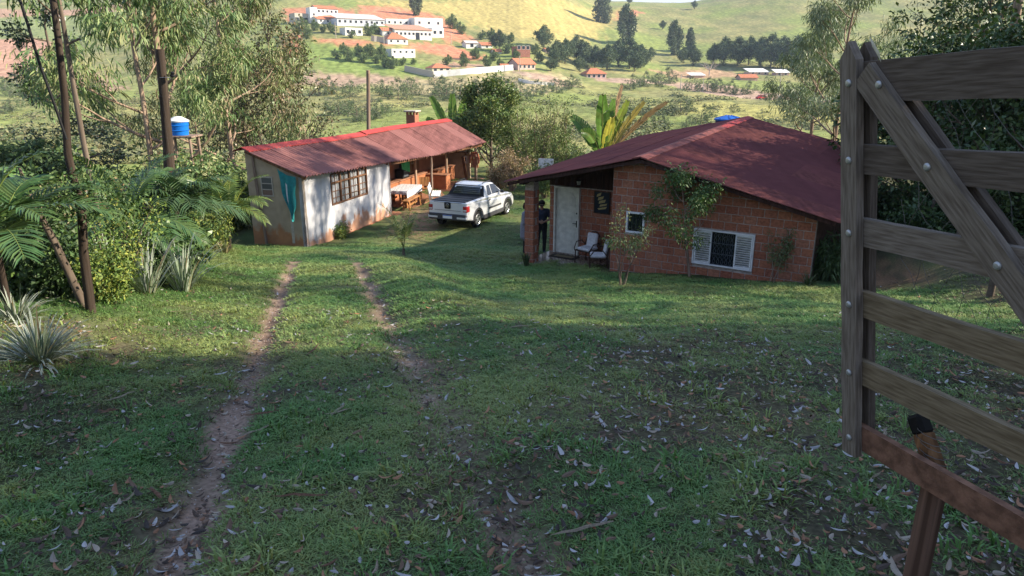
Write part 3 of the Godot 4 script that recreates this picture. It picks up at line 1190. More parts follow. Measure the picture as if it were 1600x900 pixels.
func brick_block(parent: Node, at: Vector3, s: Vector3) -> void:
	var g := Geo.new()
	g.box(Vector3.ZERO, s, 0.007)
	part(g, "brick", M.brick[rng.randi() % M.brick.size()], parent, Transform3D(Basis(), at))


func frame_bars(parent: Node, called: String, w: float, hgt: float, bar: float, depth: float, m: Material) -> void:
	var g := Geo.new()
	for sx in [-1, 1]:
		g.box(Vector3(sx * (w - bar) / 2, 0, 0), Vector3(bar, hgt, depth), bar * 0.12)
		g.box(Vector3(0, sx * (hgt - bar) / 2, 0), Vector3(w - 2 * bar + 0.002, bar, depth - 0.003), bar * 0.1)
	part(g, called, m, parent)


func pane_in(parent: Node, at: Vector3, w: float, hgt: float) -> void:
	var g := Geo.new()
	g.box(at, Vector3(w, hgt, 0.006))
	part(g, "pane", M.glass_dark, parent)


func wicker_chair(at: Vector3, turn: float, label: String) -> void:
	var c := thing("wicker_chair", label, "chair", at, turn, "wicker chairs on the porch")
	var g := Geo.new()
	var arc := []
	for k in 13:
		var t := PI * k / 12.0
		arc.append(Vector3(cos(t) * 0.29, 0.42 + sin(t) * 0.45, -0.22 - sin(t) * 0.08))
	g.tube(arc, [0.016], 6)
	for k in 9:
		var x := -0.24 + k * 0.06
		var y := 0.42 + sqrt(maxf(0, 0.29 * 0.29 - x * x)) * 1.5
		g.tube([Vector3(x, 0.38, -0.22), Vector3(x, y, -0.22 - (y - 0.42) * 0.17)], [0.006], 5)
	for r in 6:
		var y := 0.44 + r * 0.065
		var xx := sqrt(maxf(0, 0.29 * 0.29 - pow((y - 0.42) / 1.55, 2)))
		g.tube([Vector3(-xx, y, -0.215 - r * 0.01), Vector3(xx, y, -0.215 - r * 0.01)], [0.006], 5)
	part(g, "backrest", M.wicker, c)
	g = Geo.new()
	for k in 12:
		var t := PI * k / 11.0
		var z := -0.24 + k * 0.045
		g.tube([Vector3(-0.27, 0.37, z), Vector3(0.27, 0.37, z)], [0.012], 5)
	for sx in [-1, 1]:
		g.tube([Vector3(sx * 0.27, 0.37, -0.25), Vector3(sx * 0.27, 0.37, 0.27)], [0.017], 6)
	part(g, "seat", M.wicker, c)
	for sx in [-1, 1]:
		g = Geo.new()
		g.tube([Vector3(sx * 0.29, 0.45, -0.23), Vector3(sx * 0.31, 0.60, -0.1), Vector3(sx * 0.31, 0.60, 0.15), Vector3(sx * 0.29, 0.42, 0.27), Vector3(sx * 0.27, 0.36, 0.25)], [0.015], 6)
		part(g, "armrest", M.wicker, c)
		for sz in [-1, 1]:
			g = Geo.new()
			g.tube([Vector3(sx * 0.26, 0.37, sz * 0.24), Vector3(sx * 0.27, 0.0, sz * 0.25)], [0.017], 6)
			part(g, "leg", M.wicker, c)
		g = Geo.new()
		g.tube([Vector3(sx * 0.265, 0.12, -0.24), Vector3(sx * 0.2, 0.24, 0.0), Vector3(sx * 0.265, 0.12, 0.24)], [0.009], 5)
		part(g, "brace", M.wicker, c)
	g = Geo.new()
	g.box(Vector3(0, 0.63, -0.185), Vector3(0.36, 0.42, 0.1), 0.035, Basis(Vector3.RIGHT, -0.17))
	part(g, "back_cushion", M.cushion, c)
	g = Geo.new()
	g.box(Vector3(0, 0.425, 0.02), Vector3(0.44, 0.09, 0.44), 0.03)
	part(g, "seat_cushion", M.cushion, c)


# ---------------------------------------------------------------- the long shed with its open kitchen
func make_shed() -> void:
	var O := Vector3(-6.9, -3.95, -22.7)
	var turn := deg_to_rad(-17.0)
	var B := Basis(Vector3.UP, turn)
	var s := thing("shed", "long whitewashed shed with a red corrugated roof and an open kitchen end", "shed", O, turn)
	# local: x outwards from the long wall, -z along it. eave and ridge heights fall a little along the length
	var st := [0.22, -6.3, -10.3, -17.6]
	var eave := [2.36, 2.10, 1.90, 1.86]
	var ridge := [3.16, 3.03, 3.06, 3.0]
	var roof := Node3D.new()
	roof.name = "roof"
	s.add_child(roof)
	var at := func(z: float, arr: Array) -> float:
		for i in 3:
			if z >= st[i + 1]:
				return lerpf(arr[i + 1], arr[i], (z - st[i + 1]) / (st[i] - st[i + 1]))
		return arr[3]
	var cols := 16
	for k in cols:
		var z0 := lerpf(0.22, -17.6, float(k) / cols)
		var z1 := lerpf(0.22, -17.6, float(k + 1) / cols)
		var lift := 0.05 if k % 2 else 0.018
		if k >= 8:
			lift += 0.05
		var q := [Vector3(-2.0, at.call(z0, ridge), z0), Vector3(-2.0, at.call(z1, ridge), z1), Vector3(0.30, at.call(z0, eave), z0), Vector3(0.30, at.call(z1, eave), z1)]
		part(sheet_geo(q, -0.03, 1.03, 0.0, 1.0 + rr(-0.01, 0.012), 6, 0.038, lift), "roof_sheet", M.shed_roof[rng.randi() % 3], roof)
	for k in 9:
		var z0 := lerpf(0.26, -17.6, k / 9.0 - 0.002)
		var z1 := lerpf(0.26, -17.6, (k + 1) / 9.0 + 0.002)
		var up := 0.085 + 0.008 * (k % 2) + (0.05 if k >= 4 else 0.0)
		var a := Vector3(-2.0, at.call(z0, ridge) + up, z0)
		var b := Vector3(-2.0, at.call(z1, ridge) + up, z1)
		var g := Geo.new()
		for sx in [-1.0, 1.0]:
			var w := Vector3(sx * 0.30, -0.115, 0)
			g.face([a, b, b + w, a + w], (a + b) / 2 - Vector3.UP)
			g.face([a + w, b + w, b + w - Vector3(0, 0.035, 0), a + w - Vector3(0, 0.035, 0)], (a + b) / 2)
		part(g, "ridge_cap", M.roof_cap, roof)
	for k in 10:
		var z := lerpf(0.1, -17.4, k / 9.0)
		var g := Geo.new()
		g.beam(Vector3(-2.0, at.call(z, ridge) - 0.06, z), Vector3(0.22, at.call(z, eave) - 0.06, z), 0.07, 0.1)
		part(g, "rafter", M.wood_brown, roof)
	var g2 := Geo.new()
	g2.beam(Vector3(0.1, 2.02, -6.35), Vector3(0.1, 1.72, -17.4), 0.1, 0.12)
	part(g2, "eave_beam", M.wood_brown, roof)
	# end wall, splashed with earth at its foot
	var g := dirty_wall(PackedVector2Array([Vector2(0, 2.42), Vector2(-2.1, 3.13)]), -2.1, 0.0, Color(0.46, 0.365, 0.26), 0.42, -1.6, 31.0)
	part(g, "end_wall", M.wall_white_dirty, s)
	# cement runs on the end wall, smeared in a strip
	g = Geo.new()
	g.box(Vector3(-0.52, 0.62, 0.004), Vector3(0.10, 1.15, 0.006))
	part(g, "cement_strip", M.cement, s)
	# corner post leaning on the end wall
	g = Geo.new()
	g.tube([Vector3(-1.52, -0.35, 0.08), Vector3(-1.68, 1.3, 0.06), Vector3(-1.78, 2.98, 0.05)], [0.05, 0.047, 0.042], 8)
	part(g, "corner_pole", M.pole_pale, s)
	# block vent: three slots in a cement frame
	var vent := Node3D.new()
	vent.name = "vent"
	s.add_child(vent)
	vent.position = Vector3(-1.34, 1.94, 0.015)
	frame_bars(vent, "vent_frame", 0.46, 0.66, 0.035, 0.04, M.cement)
	for k in 3:
		g = Geo.new()
		g.box(Vector3(0, -0.2 + k * 0.2, 0.0), Vector3(0.38, 0.165, 0.012))
		part(g, "slot", M.vent_dark[k], vent)
		g = Geo.new()
		g.box(Vector3(0, -0.1 + k * 0.2 - 0.0, 0.008), Vector3(0.385, 0.025, 0.02))
		if k < 2:
			part(g, "slat", M.cement, vent)
	# long wall with the window opening
	var lw := Node3D.new()
	lw.name = "long_wall"
	s.add_child(lw)
	lw.rotation.y = PI / 2      # its x runs along -z of the shed
	var hole2 := Rect2(1.73, 1.06, 2.62, 1.12)
	var top2 := func(x: float) -> float:
		return at.call(-x, eave) + 0.06
	var tops := PackedVector2Array()
	for k in 8:
		tops.append(Vector2(k * 0.9, top2.call(k * 0.9)))
	part(dirty_wall(tops, 0.0, 6.3, Color(0.70, 0.69, 0.71), 0.34, 3.4, 77.0, [hole2]), "plaster", M.wall_white_dirty, lw)
	for k in 26:
		g = Geo.new()
		g.box(Vector3(0.1 + k * 0.243, -0.20 + (k % 2) * 0.004, 0.02), Vector3(0.232, 0.13, 0.05), 0.008)
		if k > 8:
			part(g, "brick", M.brick[k % 6], lw)
	g = Geo.new()
	g.box(Vector3(-0.07, 0.8, -6.23), Vector3(0.14, 2.5, 0.14))
	part(g, "end_pier", M.white_wall, s)
	g = Geo.new()
	g.box(Vector3(-1.1, 0.9, -6.23), Vector3(1.9, 2.6, 0.13))
	part(g, "partition_wall", M.orange_wall, s)
	g = Geo.new()
	g.box(Vector3(-2.03, 1.15, -3.2), Vector3(0.14, 3.5, 6.1))
	part(g, "back_wall", M.tan_wall, s)
	# window: dark frame, four lights with pale curtains behind the glass
	var w := Node3D.new()
	w.name = "window"
	lw.add_child(w)
	w.position = Vector3(3.04, 1.62, -0.02)
	frame_bars(w, "window_frame", 2.62, 1.12, 0.05, 0.09, M.wood_brown)
	g = Geo.new()
	g.box(Vector3(0, 0.22, 0.0), Vector3(2.5, 0.05, 0.08), 0.004)
	part(g, "transom", M.wood_brown, w)
	for k in 3:
		g = Geo.new()
		g.box(Vector3(-0.655 + k * 0.655, 0, 0.004), Vector3(0.055, 1.0, 0.085), 0.004)
		part(g, "mullion", M.wood_brown, w)
	for k in 4:
		var x := -0.98 + k * 0.655
		g = Geo.new()
		g.box(Vector3(x, 0, -0.03), Vector3(0.6, 1.02, 0.006))
		part(g, "pane", M.glass_clear, w)
		g = Geo.new()
		g.beam(Vector3(x, -0.5, 0.0), Vector3(x, 0.5, 0.0), 0.022, 0.022, Vector3.BACK)
		for y in [-0.32, -0.08]:
			g.beam(Vector3(x - 0.3, y, 0.0), Vector3(x + 0.3, y, 0.0), 0.02, 0.02)
		part(g, "glazing_bar", M.wood_brown, w)
		g = Geo.new()
		for e in [[-0.29, -0.06], [0.04, 0.27]] if k != 1 else [[-0.29, -0.2], [0.2, 0.29]]:
			var pts := PackedVector2Array()
			var n := 14
			for i in n + 1:
				pts.append(Vector2(lerpf(e[0], e[1], float(i) / n), 0.02 * sin(i * 2.1)))
			for i in n:
				g.quad(Vector3(x + pts[i].x, -0.5, -0.12 + pts[i].y), Vector3(x + pts[i + 1].x, -0.5, -0.12 + pts[i + 1].y), Vector3(x + pts[i + 1].x, 0.5, -0.12 + pts[i + 1].y), Vector3(x + pts[i].x, 0.5, -0.12 + pts[i].y))
		part(g, "curtain", M.cushion, w)
	# kitchen: floor, back wall, posts, counters
	g = Geo.new()
	g.box(Vector3(-0.95, -0.22, -12.0), Vector3(2.3, 0.16, 11.3), 0.01)
	part(g, "kitchen_floor", M.floor_red, s)
	g = Geo.new()
	g.box(Vector3(-2.03, 1.15, -11.9), Vector3(0.13, 3.4, 11.2))
	part(g, "back_wall", M.orange_wall, s)
	g = Geo.new()
	g.box(Vector3(-1.25, 0.85, -17.2), Vector3(1.5, 2.5, 0.12))
	part(g, "gable_wall", M.tan_wall, s)
	# kitchen window in the back wall
	var kw := Node3D.new()
	kw.name = "kitchen_window"
	s.add_child(kw)
	kw.position = Vector3(-1.94, 1.35, -8.0)
	kw.rotation.y = PI / 2
	frame_bars(kw, "window_frame", 1.5, 1.1, 0.06, 0.07, M.wood_dark)
	pane_in(kw, Vector3(0, 0, 0.0), 1.38, 0.98)
	for x in [-0.35, 0.0, 0.35]:
		g = Geo.new()
		g.beam(Vector3(x, -0.5, 0.02), Vector3(x, 0.5, 0.02), 0.03, 0.03, Vector3.BACK)
		part(g, "glazing_bar", M.wood_dark, kw)
	for q in [[0.08, -10.4, 0.055, 1.95], [0.05, -16.6, 0.085, 1.9], [-0.6, -13.9, 0.07, 2.2], [-1.2, -11.4, 0.07, 2.5]]:
		g = Geo.new()
		var pts := []
		for i in 6:
			pts.append(Vector3(q[0] + rr(-0.015, 0.015), -0.3 + (q[3] + 0.3) * i / 5.0, q[1] + rr(-0.015, 0.015)))
		g.tube(pts, [q[2] * 1.1, q[2], q[2] * 0.95, q[2], q[2] * 0.9], 9)
		part(g, "post", M.pole_pale if q[1] > -11 else M.bark_pale, s)
	# low counter with an earthen wood stove
	for q in [[Vector3(-1.68, 0.26, -9.9), Vector3(0.5, 0.8, 6.6), "counter"], [Vector3(-0.85, 0.2, -13.4), Vector3(1.1, 0.72, 0.55), "stove_base"], [Vector3(-1.6, 0.2, -15.6), Vector3(0.6, 0.8, 2.4), "counter"]]:
		g = Geo.new()
		g.box(q[0], q[1], 0.03)
		part(g, q[2], M.clay, s)
		g = Geo.new()
		g.box(q[0] + Vector3(0, q[1].y / 2 + 0.03, 0), Vector3(q[1].x + 0.1, 0.05, q[1].z + 0.1), 0.012)
		part(g, "worktop", M.floor_red, s)
	var ch := Node3D.new()
	ch.name = "chimney"
	s.add_child(ch)
	ch.position = Vector3(-2.5, 0, -14.1)
	g = Geo.new()
	g.box(Vector3(0, 2.0, 0), Vector3(0.5, 3.0, 0.5), 0.015)
	part(g, "flue", M.brick[5], ch)
	for sx in [-1, 1]:
		for sz in [-1, 1]:
			g = Geo.new()
			g.box(Vector3(sx * 0.19, 3.57, sz * 0.19), Vector3(0.1, 0.16, 0.1))
			part(g, "brick", M.brick[5], ch)
	g = Geo.new()
	g.box(Vector3(0, 3.69, 0), Vector3(0.68, 0.08, 0.68), 0.015)
	part(g, "cap", M.cement, ch)
	# ---- loose things in the kitchen
	var W := func(p: Vector3) -> Vector3:
		return O + B * p
	var t := thing("dining_table", "wooden dining table under a white cloth in the open kitchen", "table", W.call(Vector3(-0.55, -0.14, -8.7)), turn + 0.1)
	g = Geo.new()
	g.box(Vector3(0, 0.74, 0), Vector3(0.95, 0.05, 2.0), 0.01)
	part(g, "tabletop", M.wood_orange, t)
	for sx in [-1, 1]:
		for sz in [-1, 1]:
			g = Geo.new()
			g.box(Vector3(sx * 0.4, 0.358, sz * 0.88), Vector3(0.1, 0.715, 0.1), 0.01)
			part(g, "leg", M.wood_orange, t)
		g = Geo.new()
		g.box(Vector3(sx * 0.4, 0.64, 0), Vector3(0.04, 0.12, 1.65))
		part(g, "apron", M.wood_orange, t)
	var cl := thing("tablecloth", "white cloth with pale print draped over the kitchen table", "tablecloth", W.call(Vector3(-0.55, -0.14, -8.7)), turn + 0.1)
	g = Geo.new()
	var nu := 16
	var nv := 28
	var cp := func(i: int, j: int) -> Vector3:
		var x := lerpf(-0.78, 0.78, float(i) / nu)
		var z := lerpf(-1.16, 1.16, float(j) / nv)
		var ox := maxf(0, absf(x) - 0.485)
		var oz := maxf(0, absf(z) - 1.01)
		var y := 0.771 - ox - oz * 0.95
		var wv := 0.025 * sin(i * 1.9 + j * 1.1)
		return Vector3(signf(x) * (minf(absf(x), 0.485) + (0.012 + wv * 0.6 if ox > 0 else 0.0)), y, signf(z) * (minf(absf(z), 1.01) + (0.012 + wv * 0.6 if oz > 0 else 0.0)))
	for i in nu:
		for j in nv:
			g.quad(cp.call(i, j), cp.call(i, j + 1), cp.call(i + 1, j + 1), cp.call(i + 1, j))
	part(g, "cloth", M.tablecloth, cl)
	bench(W.call(Vector3(0.15, -0.14, -8.0)), turn + 0.1, "low wooden bench along the cloth-covered kitchen table")
	bench(W.call(Vector3(-1.2, -0.14, -8.7)), turn + 0.1, "wooden bench behind the cloth-covered kitchen table")
	t = thing("chair", "orange wooden chair at the far end of the kitchen table", "chair", W.call(Vector3(-0.35, -0.14, -10.55)), turn + 0.5)
	g = Geo.new()
	g.box(Vector3(0, 0.45, 0), Vector3(0.46, 0.04, 0.44), 0.01)
	part(g, "seat", M.wood_orange, t)
	g = Geo.new()
	g.box(Vector3(0, 0.76, -0.21), Vector3(0.46, 0.42, 0.035), 0.01, Basis(Vector3.RIGHT, -0.15))
	part(g, "backrest", M.wood_orange, t)
	for sx in [-1, 1]:
		for sz in [-1, 1]:
			g = Geo.new()
			g.box(Vector3(sx * 0.2, 0.215, sz * 0.19), Vector3(0.045, 0.43, 0.045))
			part(g, "leg", M.wood_orange, t)
	t = thing("garden_bench", "white slatted bench between kitchen table and pickup", "bench", W.call(Vector3(0.62, -0.16, -9.6)), turn + 0.35)
	for k in 4:
		g = Geo.new()
		g.box(Vector3(-0.15 + k * 0.1, 0.44, 0), Vector3(0.085, 0.03, 1.5), 0.004)
		part(g, "seat_slat", M.white_paint, t)
	for k in 3:
		g = Geo.new()
		g.box(Vector3(-0.26 - k * 0.03, 0.56 + k * 0.12, 0), Vector3(0.03, 0.09, 1.5), 0.004)
		part(g, "back_slat", M.white_paint, t)
	for sz in [-1, 1]:
		for q in [[-0.22, 0.0, -0.33, 0.86], [0.17, 0.0, 0.17, 0.44]]:
			g = Geo.new()
			g.beam(Vector3(q[0], q[1], sz * 0.6), Vector3(q[2], q[3], sz * 0.6), 0.045, 0.045)
			part(g, "leg", M.white_paint, t)
		g = Geo.new()
		g.beam(Vector3(-0.25, 0.4, sz * 0.6), Vector3(0.2, 0.4, sz * 0.6), 0.04, 0.04)
		part(g, "rail", M.white_paint, t)
	# cloth on a line, black oven, shelf and jars
	t = thing("dish_towel", "green and white towel hanging over the kitchen counter", "towel", W.call(Vector3(-1.0, 1.55, -9.9)), turn + 0.9)
	g = Geo.new()
	for i in 8:
		var x0 := -0.2 + i * 0.05
		var z0 := 0.03 * sin(i * 1.7)
		var z1 := 0.03 * sin((i + 1) * 1.7)
		g.quad(Vector3(x0, -0.25 - 0.02 * i, z0 * 2), Vector3(x0 + 0.05, -0.27 - 0.02 * i, z1 * 2), Vector3(x0 + 0.05, 0.2, z1), Vector3(x0, 0.2, z0))
	part(g, "towel_cloth", M.towel_green, t)
	g = Geo.new()
	g.tube([Vector3(-0.5, 0.2, 0), Vector3(0.0, 0.19, 0.0), Vector3(0.5, 0.21, 0)], [0.006], 5)
	part(g, "line", M.wire, t)
	t = thing("oven", "black cast iron oven set on the kitchen counter", "oven", W.call(Vector3(-1.68, 0.72, -10.9)), turn + PI / 2)
	g = Geo.new()
	g.box(Vector3(0, 0.22, 0), Vector3(0.7, 0.44, 0.42), 0.02)
	part(g, "oven_body", M.black, t)
	g = Geo.new()
	g.box(Vector3(0, 0.22, 0.214), Vector3(0.5, 0.3, 0.02), 0.01)
	part(g, "oven_door", M.grille, t)
	g = Geo.new()
	g.tube([Vector3(-0.2, 0.33, 0.22), Vector3(-0.2, 0.33, 0.25), Vector3(0.2, 0.33, 0.25), Vector3(0.2, 0.33, 0.22)], [0.008], 5)
	part(g, "handle", M.steel, t)
	t = thing("wall_shelf", "plank shelf with white crockery on the tan kitchen gable", "shelf", W.call(Vector3(-1.25, 1.35, -17.08)), turn)
	g = Geo.new()
	g.box(Vector3(0, 0, 0.08), Vector3(1.4, 0.04, 0.24), 0.006)
	part(g, "board", M.wood_brown, t)
	for sx in [-1, 1]:
		g = Geo.new()
		g.box(Vector3(sx * 0.55, -0.09, 0.07), Vector3(0.04, 0.14, 0.18))
		part(g, "bracket", M.wood_brown, t)
	for k in 6:
		var j := thing("jar", "white crockery jar standing on the kitchen wall shelf", "jar", W.call(Vector3(-1.82 + k * 0.22, 1.37, -16.98)), turn, "crockery on the kitchen shelf")
		g = Geo.new()
		var r := 0.06 + 0.02 * (k % 3)
		g.lathe([Vector2(0, 0), Vector2(r, 0), Vector2(r * 1.15, 0.08), Vector2(r * 0.8, 0.17), Vector2(r * 0.5, 0.19), Vector2(0, 0.2)], 10)
		part(g, "jar_body", M.cushion if k % 3 else M.clay, j)
	t = thing("wall_cabinet", "dark wooden cabinet fixed on the orange kitchen back wall", "cabinet", W.call(Vector3(-1.8, 1.0, -12.0)), turn + PI / 2)
	g = Geo.new()
	g.box(Vector3(0, 0.3, 0), Vector3(1.7, 0.85, 0.3), 0.01)
	part(g, "cabinet_box", M.wood_dark, t)
	for sx in [-1, 1]:
		g = Geo.new()
		g.box(Vector3(sx * 0.42, 0.3, 0.16), Vector3(0.8, 0.78, 0.02), 0.006)
		var d := part(g, "cabinet_door", M.wood_brown, t)
		g = Geo.new()
		g.box(Vector3(sx * 0.08, 0.3, 0.18), Vector3(0.02, 0.1, 0.02))
		part(g, "knob", M.steel, d)
	t = thing("notice", "small white notice sheet pinned on the tan kitchen wall", "notice", W.call(Vector3(-0.8, 0.92, -17.13)), turn)
	g = Geo.new()
	g.box(Vector3.ZERO, Vector3(0.3, 0.42, 0.01))
	part(g, "sheet", M.cushion, t)
	g = Geo.new()
	g.box(Vector3(0, 0.02, 0.007), Vector3(0.17, 0.2, 0.004))
	part(g, "print", M.grille, t)
	# a slanting plank and the red jacket on the far post
	t = thing("plank", "weathered plank leaning against the tan kitchen gable wall", "plank", W.call(Vector3(-0.55, -0.14, -16.7)), turn)
	g = Geo.new()
	g.beam(Vector3(0.1, 0, 0.25), Vector3(-0.35, 1.25, -0.36), 0.16, 0.03, Vector3.BACK)
	part(g, "board", M.wood_brown, t)
	t = thing("jacket", "rust red jacket hanging on the far kitchen post", "jacket", W.call(Vector3(0.06, 1.45, -16.48)), turn)
	g = Geo.new()
	for k in 7:
		var y0 := -k * 0.12
		var w0: float = [0.06, 0.2, 0.23, 0.22, 0.21, 0.22, 0.23][k]
		var w1: float = [0.2, 0.23, 0.22, 0.21, 0.22, 0.23, 0.24][k]
		for i in 10:
			var t0 := PI * i / 10.0
			var t1 := PI * (i + 1) / 10.0
			var rip := 0.02 * sin(i * 2.3 + k)
			g.quad(Vector3(cos(t0) * w0, y0 - 0.12, 0.09 + sin(t0) * w0 * 0.5 + rip), Vector3(cos(t0) * w0, y0, 0.09 + sin(t0) * w0 * 0.5 + rip), Vector3(cos(t1) * w1, y0, 0.09 + sin(t1) * w1 * 0.5 + rip), Vector3(cos(t1) * w1, y0 - 0.12, 0.09 + sin(t1) * w1 * 0.5 + rip))
	part(g, "jacket_body", M.jacket, t)
	for sx in [-1, 1]:
		g = Geo.new()
		g.tube([Vector3(sx * 0.19, -0.1, 0.12), Vector3(sx * 0.26, -0.35, 0.13), Vector3(sx * 0.25, -0.62, 0.14)], [0.06, 0.055, 0.045], 8)
		part(g, "sleeve", M.jacket, t)
	# teal cloth tied under the roof at the corner
	t = thing("hanging_cloth", "teal and white cloth hanging from the roof corner of the shed", "cloth", W.call(Vector3(-0.52, 0.8, 0.1)), turn)
	g = Geo.new()
	var ys := 18
	var xs := 24
	var fp := func(i: int, j: int) -> Vector3:
		var v := float(j) / ys
		var u := float(i) / xs
		var xl := lerpf(-0.26, 0.08, pow(v, 1.4)) + 0.04 * sin(v * 7.0)
		var xr := lerpf(0.40, 0.22, v * v) + 0.03 * sin(v * 9.0 + 1.0)
		var ytop := 1.78 - u * 0.24 - 0.07 * sin(u * PI)
		var ybot := 0.03 + 0.5 * pow(absf(u - 0.62) * 1.5, 1.5)
		return Vector3(lerpf(xl, xr, u), lerpf(ytop, ybot, v), 0.07 + 0.055 * sin(u * 15.0 + 1.5 * sin(v * 3.0)) * (0.35 + 0.65 * v))
	var g3 := Geo.new()
	for i in xs:
		for j in ys:
			var wh: bool = i >= 7 and i <= 10 and j > 3 and j < 13 - absi(i - 8)
			(g3 if wh else g).quad(fp.call(i, j + 1), fp.call(i + 1, j + 1), fp.call(i + 1, j), fp.call(i, j))
	part(g, "teal_cloth", M.teal, t)
	part(g3, "white_panel", M.cushion, t)


func bench(at: Vector3, turn: float, label: String) -> void:
	var t := thing("bench", label, "bench", at, turn, "benches at the kitchen table")
	var g := Geo.new()
	g.box(Vector3(0, 0.44, 0), Vector3(0.32, 0.045, 1.8), 0.01)
	part(g, "seat", M.wood_orange, t)
	for sz in [-1, 1]:
		for sx in [-1, 1]:
			g = Geo.new()
			g.beam(Vector3(sx * 0.12, 0.42, sz * 0.7), Vector3(sx * 0.15, 0, sz * 0.72), 0.06, 0.06)
			part(g, "leg", M.wood_orange, t)
	g = Geo.new()
	g.box(Vector3(0, 0.2, 0), Vector3(0.03, 0.08, 1.4))
	part(g, "stretcher", M.wood_orange, t)


# a plastered wall in the x-y plane, 0.14 thick, whose foot carries splashed red earth in ragged patches
func dirty_wall(tops: PackedVector2Array, x0: float, x1: float, base: Color, splash: float, worst: float, sd: float, holes := []) -> Geo:
	var g := Geo.new()
	var nx := int((x1 - x0) / 0.045)
	var top_at := func(x: float) -> float:
		var lo := tops[0]
		for i in tops.size() - 1:
			var a := tops[i]
			var b := tops[i + 1]
			if (x - a.x) * (x - b.x) <= 0.0:
				return lerpf(a.y, b.y, (x - a.x) / (b.x - a.x))
		return tops[tops.size() - 1].y
	var ny := 64
	var dirt := Color(0.47, 0.20, 0.085)
	for i in nx:
		var xa := lerpf(x0, x1, float(i) / nx)
		var xb := lerpf(x0, x1, float(i + 1) / nx)
		var ta: float = top_at.call(xa)
		var tb: float = top_at.call(xb)
		for j in ny:
			var ya := lerpf(-0.6, ta, float(j) / ny)
			var yb := lerpf(-0.6, tb, float(j) / ny)
			var yc := lerpf(-0.6, tb, float(j + 1) / ny)
			var yd := lerpf(-0.6, ta, float(j + 1) / ny)
			var cut := false
			for h in holes:
				if h.has_point(Vector2((xa + xb) / 2, (ya + yd) / 2)):
					cut = true
			if cut:
				continue
			var q := nz.get_noise_2d(xa * 26.0 + sd, ya * 12.0) * 0.55 + nz.get_noise_2d(xa * 90.0 + sd, ya * 60.0) * 0.35
			var reach := splash * (1.0 + 0.5 * cos((xa - worst) * 0.8)) + q * 0.5
			var k := clampf((reach - ya) / 0.28 + q, 0, 1)
			var streak := clampf(nz.get_noise_2d(xa * 60.0 + sd * 2.0, ya * 4.0) * 1.6 - 0.45, 0, 0.10)
			g.col = base.lerp(dirt, k * 0.85).lerp(Color(0.36, 0.31, 0.26), streak)
			g.quad(Vector3(xa, ya, 0), Vector3(xb, yb, 0), Vector3(xb, yc, 0), Vector3(xa, yd, 0))
	g.col = base
	for e in [x0, x1]:
		g.face([Vector3(e, -0.6, 0), Vector3(e, -0.6, -0.14), Vector3(e, top_at.call(e), -0.14), Vector3(e, top_at.call(e), 0)], Vector3((x0 + x1) / 2, 0, 0))
	for h in holes:
		var c := Vector3(h.get_center().x, h.get_center().y, -0.07)
		var p: Vector2 = h.position
		var q: Vector2 = h.end
		for e in [[p, Vector2(q.x, p.y)], [Vector2(q.x, p.y), q], [q, Vector2(p.x, q.y)], [Vector2(p.x, q.y), p]]:
			var a := Vector3(e[0].x, e[0].y, 0)
			var b := Vector3(e[1].x, e[1].y, 0)
			g.face([a, b, b - Vector3(0, 0, 0.14), a - Vector3(0, 0, 0.14)], c)
	return g


# ---------------------------------------------------------------- pickup
# sweep a closed side outline (z, y) across the width; `ins` is how far the outline shrinks at each x
func swept(g: Geo, outline: Array, xs: Array, ins: Array, taper: Callable) -> void:
	var n := outline.size()
	var nor := []
	for i in n:
		var a: Vector2 = outline[(i + n - 1) % n]
		var b: Vector2 = outline[(i + 1) % n]
		var t := (b - a).normalized()
		nor.append(Vector2(t.y, -t.x))
	var area2 := 0.0
	for i in n:
		area2 += outline[i].cross(outline[(i + 1) % n])
	var sg := 1.0 if area2 > 0 else -1.0
	var rings := []
	for k in xs.size():
		var ring := []
		for i in n:
			var p: Vector2 = outline[i] - nor[i] * sg * ins[k]
			ring.append(Vector3(xs[k] * taper.call(p), p.y, p.x))
		rings.append(ring)
	var mid := Vector3(0, 0.75, -1.3)
	for k in xs.size() - 1:
		for i in n:
			var j := (i + 1) % n
			var a: Vector3 = rings[k][i]
			var b: Vector3 = rings[k][j]
			var c: Vector3 = rings[k + 1][j]
			var d: Vector3 = rings[k + 1][i]
			if sg > 0:
				g.quad(a, d, c, b)
			else:
				g.quad(a, b, c, d)
	var poly := PackedVector2Array()
	for i in n:
		poly.append(outline[i])
	var idx := Geometry2D.triangulate_polygon(poly)
	for e in [0, xs.size() - 1]:
		for q in range(0, idx.size(), 3):
			g.face([rings[e][idx[q]], rings[e][idx[q + 1]], rings[e][idx[q + 2]]], Vector3(0, rings[e][idx[q]].y, rings[e][idx[q]].z))


